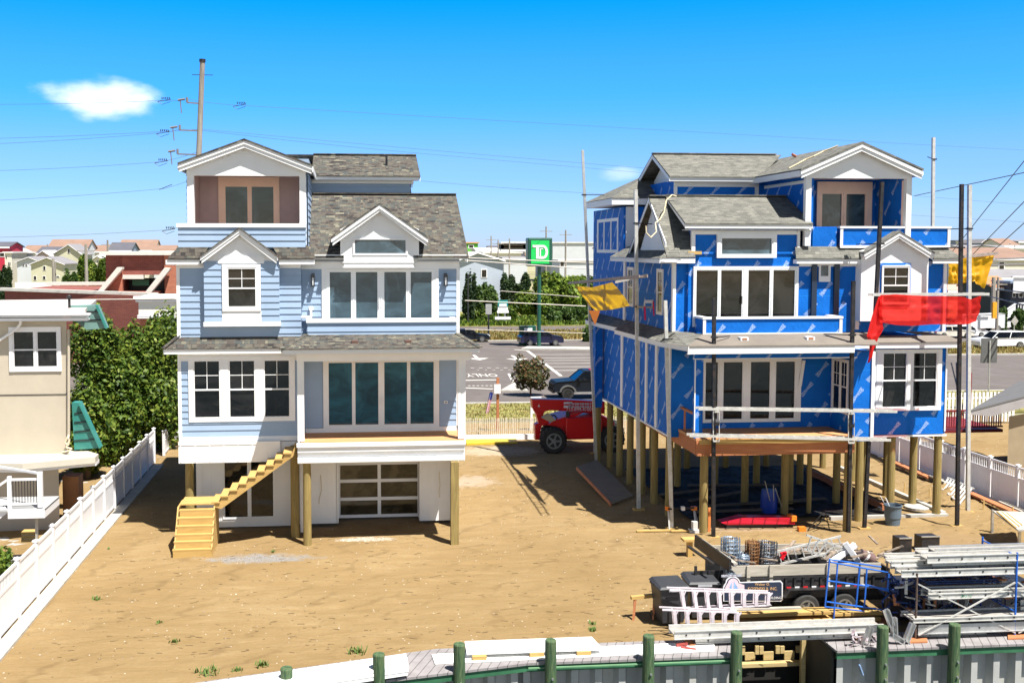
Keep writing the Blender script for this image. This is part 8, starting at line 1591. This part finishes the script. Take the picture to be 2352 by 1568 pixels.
def wire(lab,pts,r=.03,mat=None,sag=0,name='overhead_wire'):
    m=MB(); P=[]
    for i in range(len(pts)-1):
        A,B_=Vector(pts[i]),Vector(pts[i+1])
        for k in range(8): t=k/8; p=A.lerp(B_,t); p.z-=sag*4*t*(1-t); P.append(p)
    P.append(Vector(pts[-1])); m.path(P,r,5); return tag(m.build(name,mat or WR),lab,'wire','overhead wires')
for (lab,*pp) in (('topmost thin wire crossing the sky from the tall pole',(0,240,Yp),(375,231,Yp),(430,228,Yp),(548,242,Yp),(2352,345,150)),('second thin wire crossing the sky from the tall pole',(0,318,Yp),(462,297,Yp),(1500,388,120)),('third thin wire low in the left sky',(0,392,Yp),(368,372,Yp),(457,348,Yp)),('thin wire from the pole behind the right roofs',(465,300,Yp),(960,352,110),(2352,470,150)),('thin wire ending at the dark clamp left of the top balcony',(0,460,Yp),(378,433,Yp),(457,405,Yp)),('thin wire through the tangled clamp by the top parapet',(0,545,Yp),(385,528,Yp),(455,505,Yp)),('thin wire left of the pole near the cloud base',(0,330,Yp),(372,305,Yp),(413,296,Yp)),('lower wire from the left roof to the blue house',(960,415,100),(1340,443,110),(2352,510,140))):
    wire(lab,[at(*p) for p in pp],.014,sag=.08)
for i,(u,v) in enumerate(((375,231),(372,305),(368,372),(378,433),(548,242),(385,528))):
    p=at(u,v,Yp); m=MB(); rr=random.Random(i); m.bar(p+Vector((-.45,0,-.1)),p+Vector((.65,0,.1 if i!=3 else .35)),.05,.05)
    if i!=3:
        for k in range(5): m.tube(p+Vector((-.1+k*.17,0,.1)),p+Vector((-.1+k*.15,0,.28)),.045,6)
        m.path([p+Vector((-.5,0,-.1)),p+Vector((-.1,0,-.35)),p+Vector((.6,0,-.1))],.02,5)
    tag(m.build('wire_insulator',DKM),['insulator string right of the cloud','insulator string level with the pole middle','insulator string beside the lowest pole arm','dark line clamp left of the top balcony','curved insulator string right of the pole','tangled line clamp left of the top parapet'][i],'insulator','line insulators near the tall pole')
for (lab,a,b) in (('pale wire in front of the bank sign',(1068,598,60),(1420,622,60)),('second pale wire in front of the bank sign',(1068,592,62),(1420,606,62)),('pale wire above the bushes',(1068,690,61),(1345,703,61)),('pale wire beside the pines',(1150,668,75),(1330,682,75)),('pale wire over the parked cars',(1068,756,66),(1345,765,66)),('pale wire over the brick building',(0,690,62),(400,686,62))): wire(lab,[at(*a),at(*b)],.028 if a[2]<66 else .02,WRL)
for (lab,a,b) in (('rising wire at the right edge above the roofs',(2170,600,90),(2360,360,60)),('second rising wire at the right edge',(2190,630,90),(2360,455,60)),('third rising wire at the right edge',(2200,650,95),(2360,505,60)),('fourth rising wire at the right edge',(2100,450,90),(2360,395,60)),('upper pale cable across the long brown roof',(2200,600,80),(2360,592,60)),('lower pale cable across the long brown roof',(2205,612,80),(2360,606,60)),('heavy black cable by the orange roof',(2270,680,90),(2360,702,60)),('thin cable below the heavy black cable',(2290,665,90),(2360,672,60))): wire(lab,[at(*a),at(*b)],.03 if 'pale' not in lab and 'heavy' not in lab else .05,WRL if 'pale' in lab else WR)
for (lab,u,vt,Y,r) in (('thin skyline pole above the left roofs',48,609-571+545,300,.3),('utility pole between the tan gable houses',122,593,215,.35),('guy pole beside the tan house pole',127,600,216,.15),('utility pole in front of the bushes left',198,562,150,.28),('thin utility pole by the brick tower',248,552,210,.25),('dark mast behind the bank sign',1254,520,200,.2),('dark mast right of the bank sign',1299,528,200,.22),('thin mast left of the bank sign',1170,548,210,.18),('second thin mast left of the bank sign',1144,550,215,.18),('lattice like mast on the middle skyline',1128,542,240,.2),('thin pole on the left skyline',110,561,320,.25),('pale utility pole at the right edge',2284,640,130,.35),('pale thin pole beside the orange banner',2294,640,125,.2)):
    x=xat(u,Y); m=MB(); m.tube((x,Y,0),(x,Y,zat(vt,Y)),r,8,r*.7); m.bar((x-1.2,Y,zat(vt,Y)-.9),(x+1.2,Y,zat(vt,Y)-.9),.12,.12); tag(m.build('utility_pole',UP),lab,'utility pole','distant utility poles')
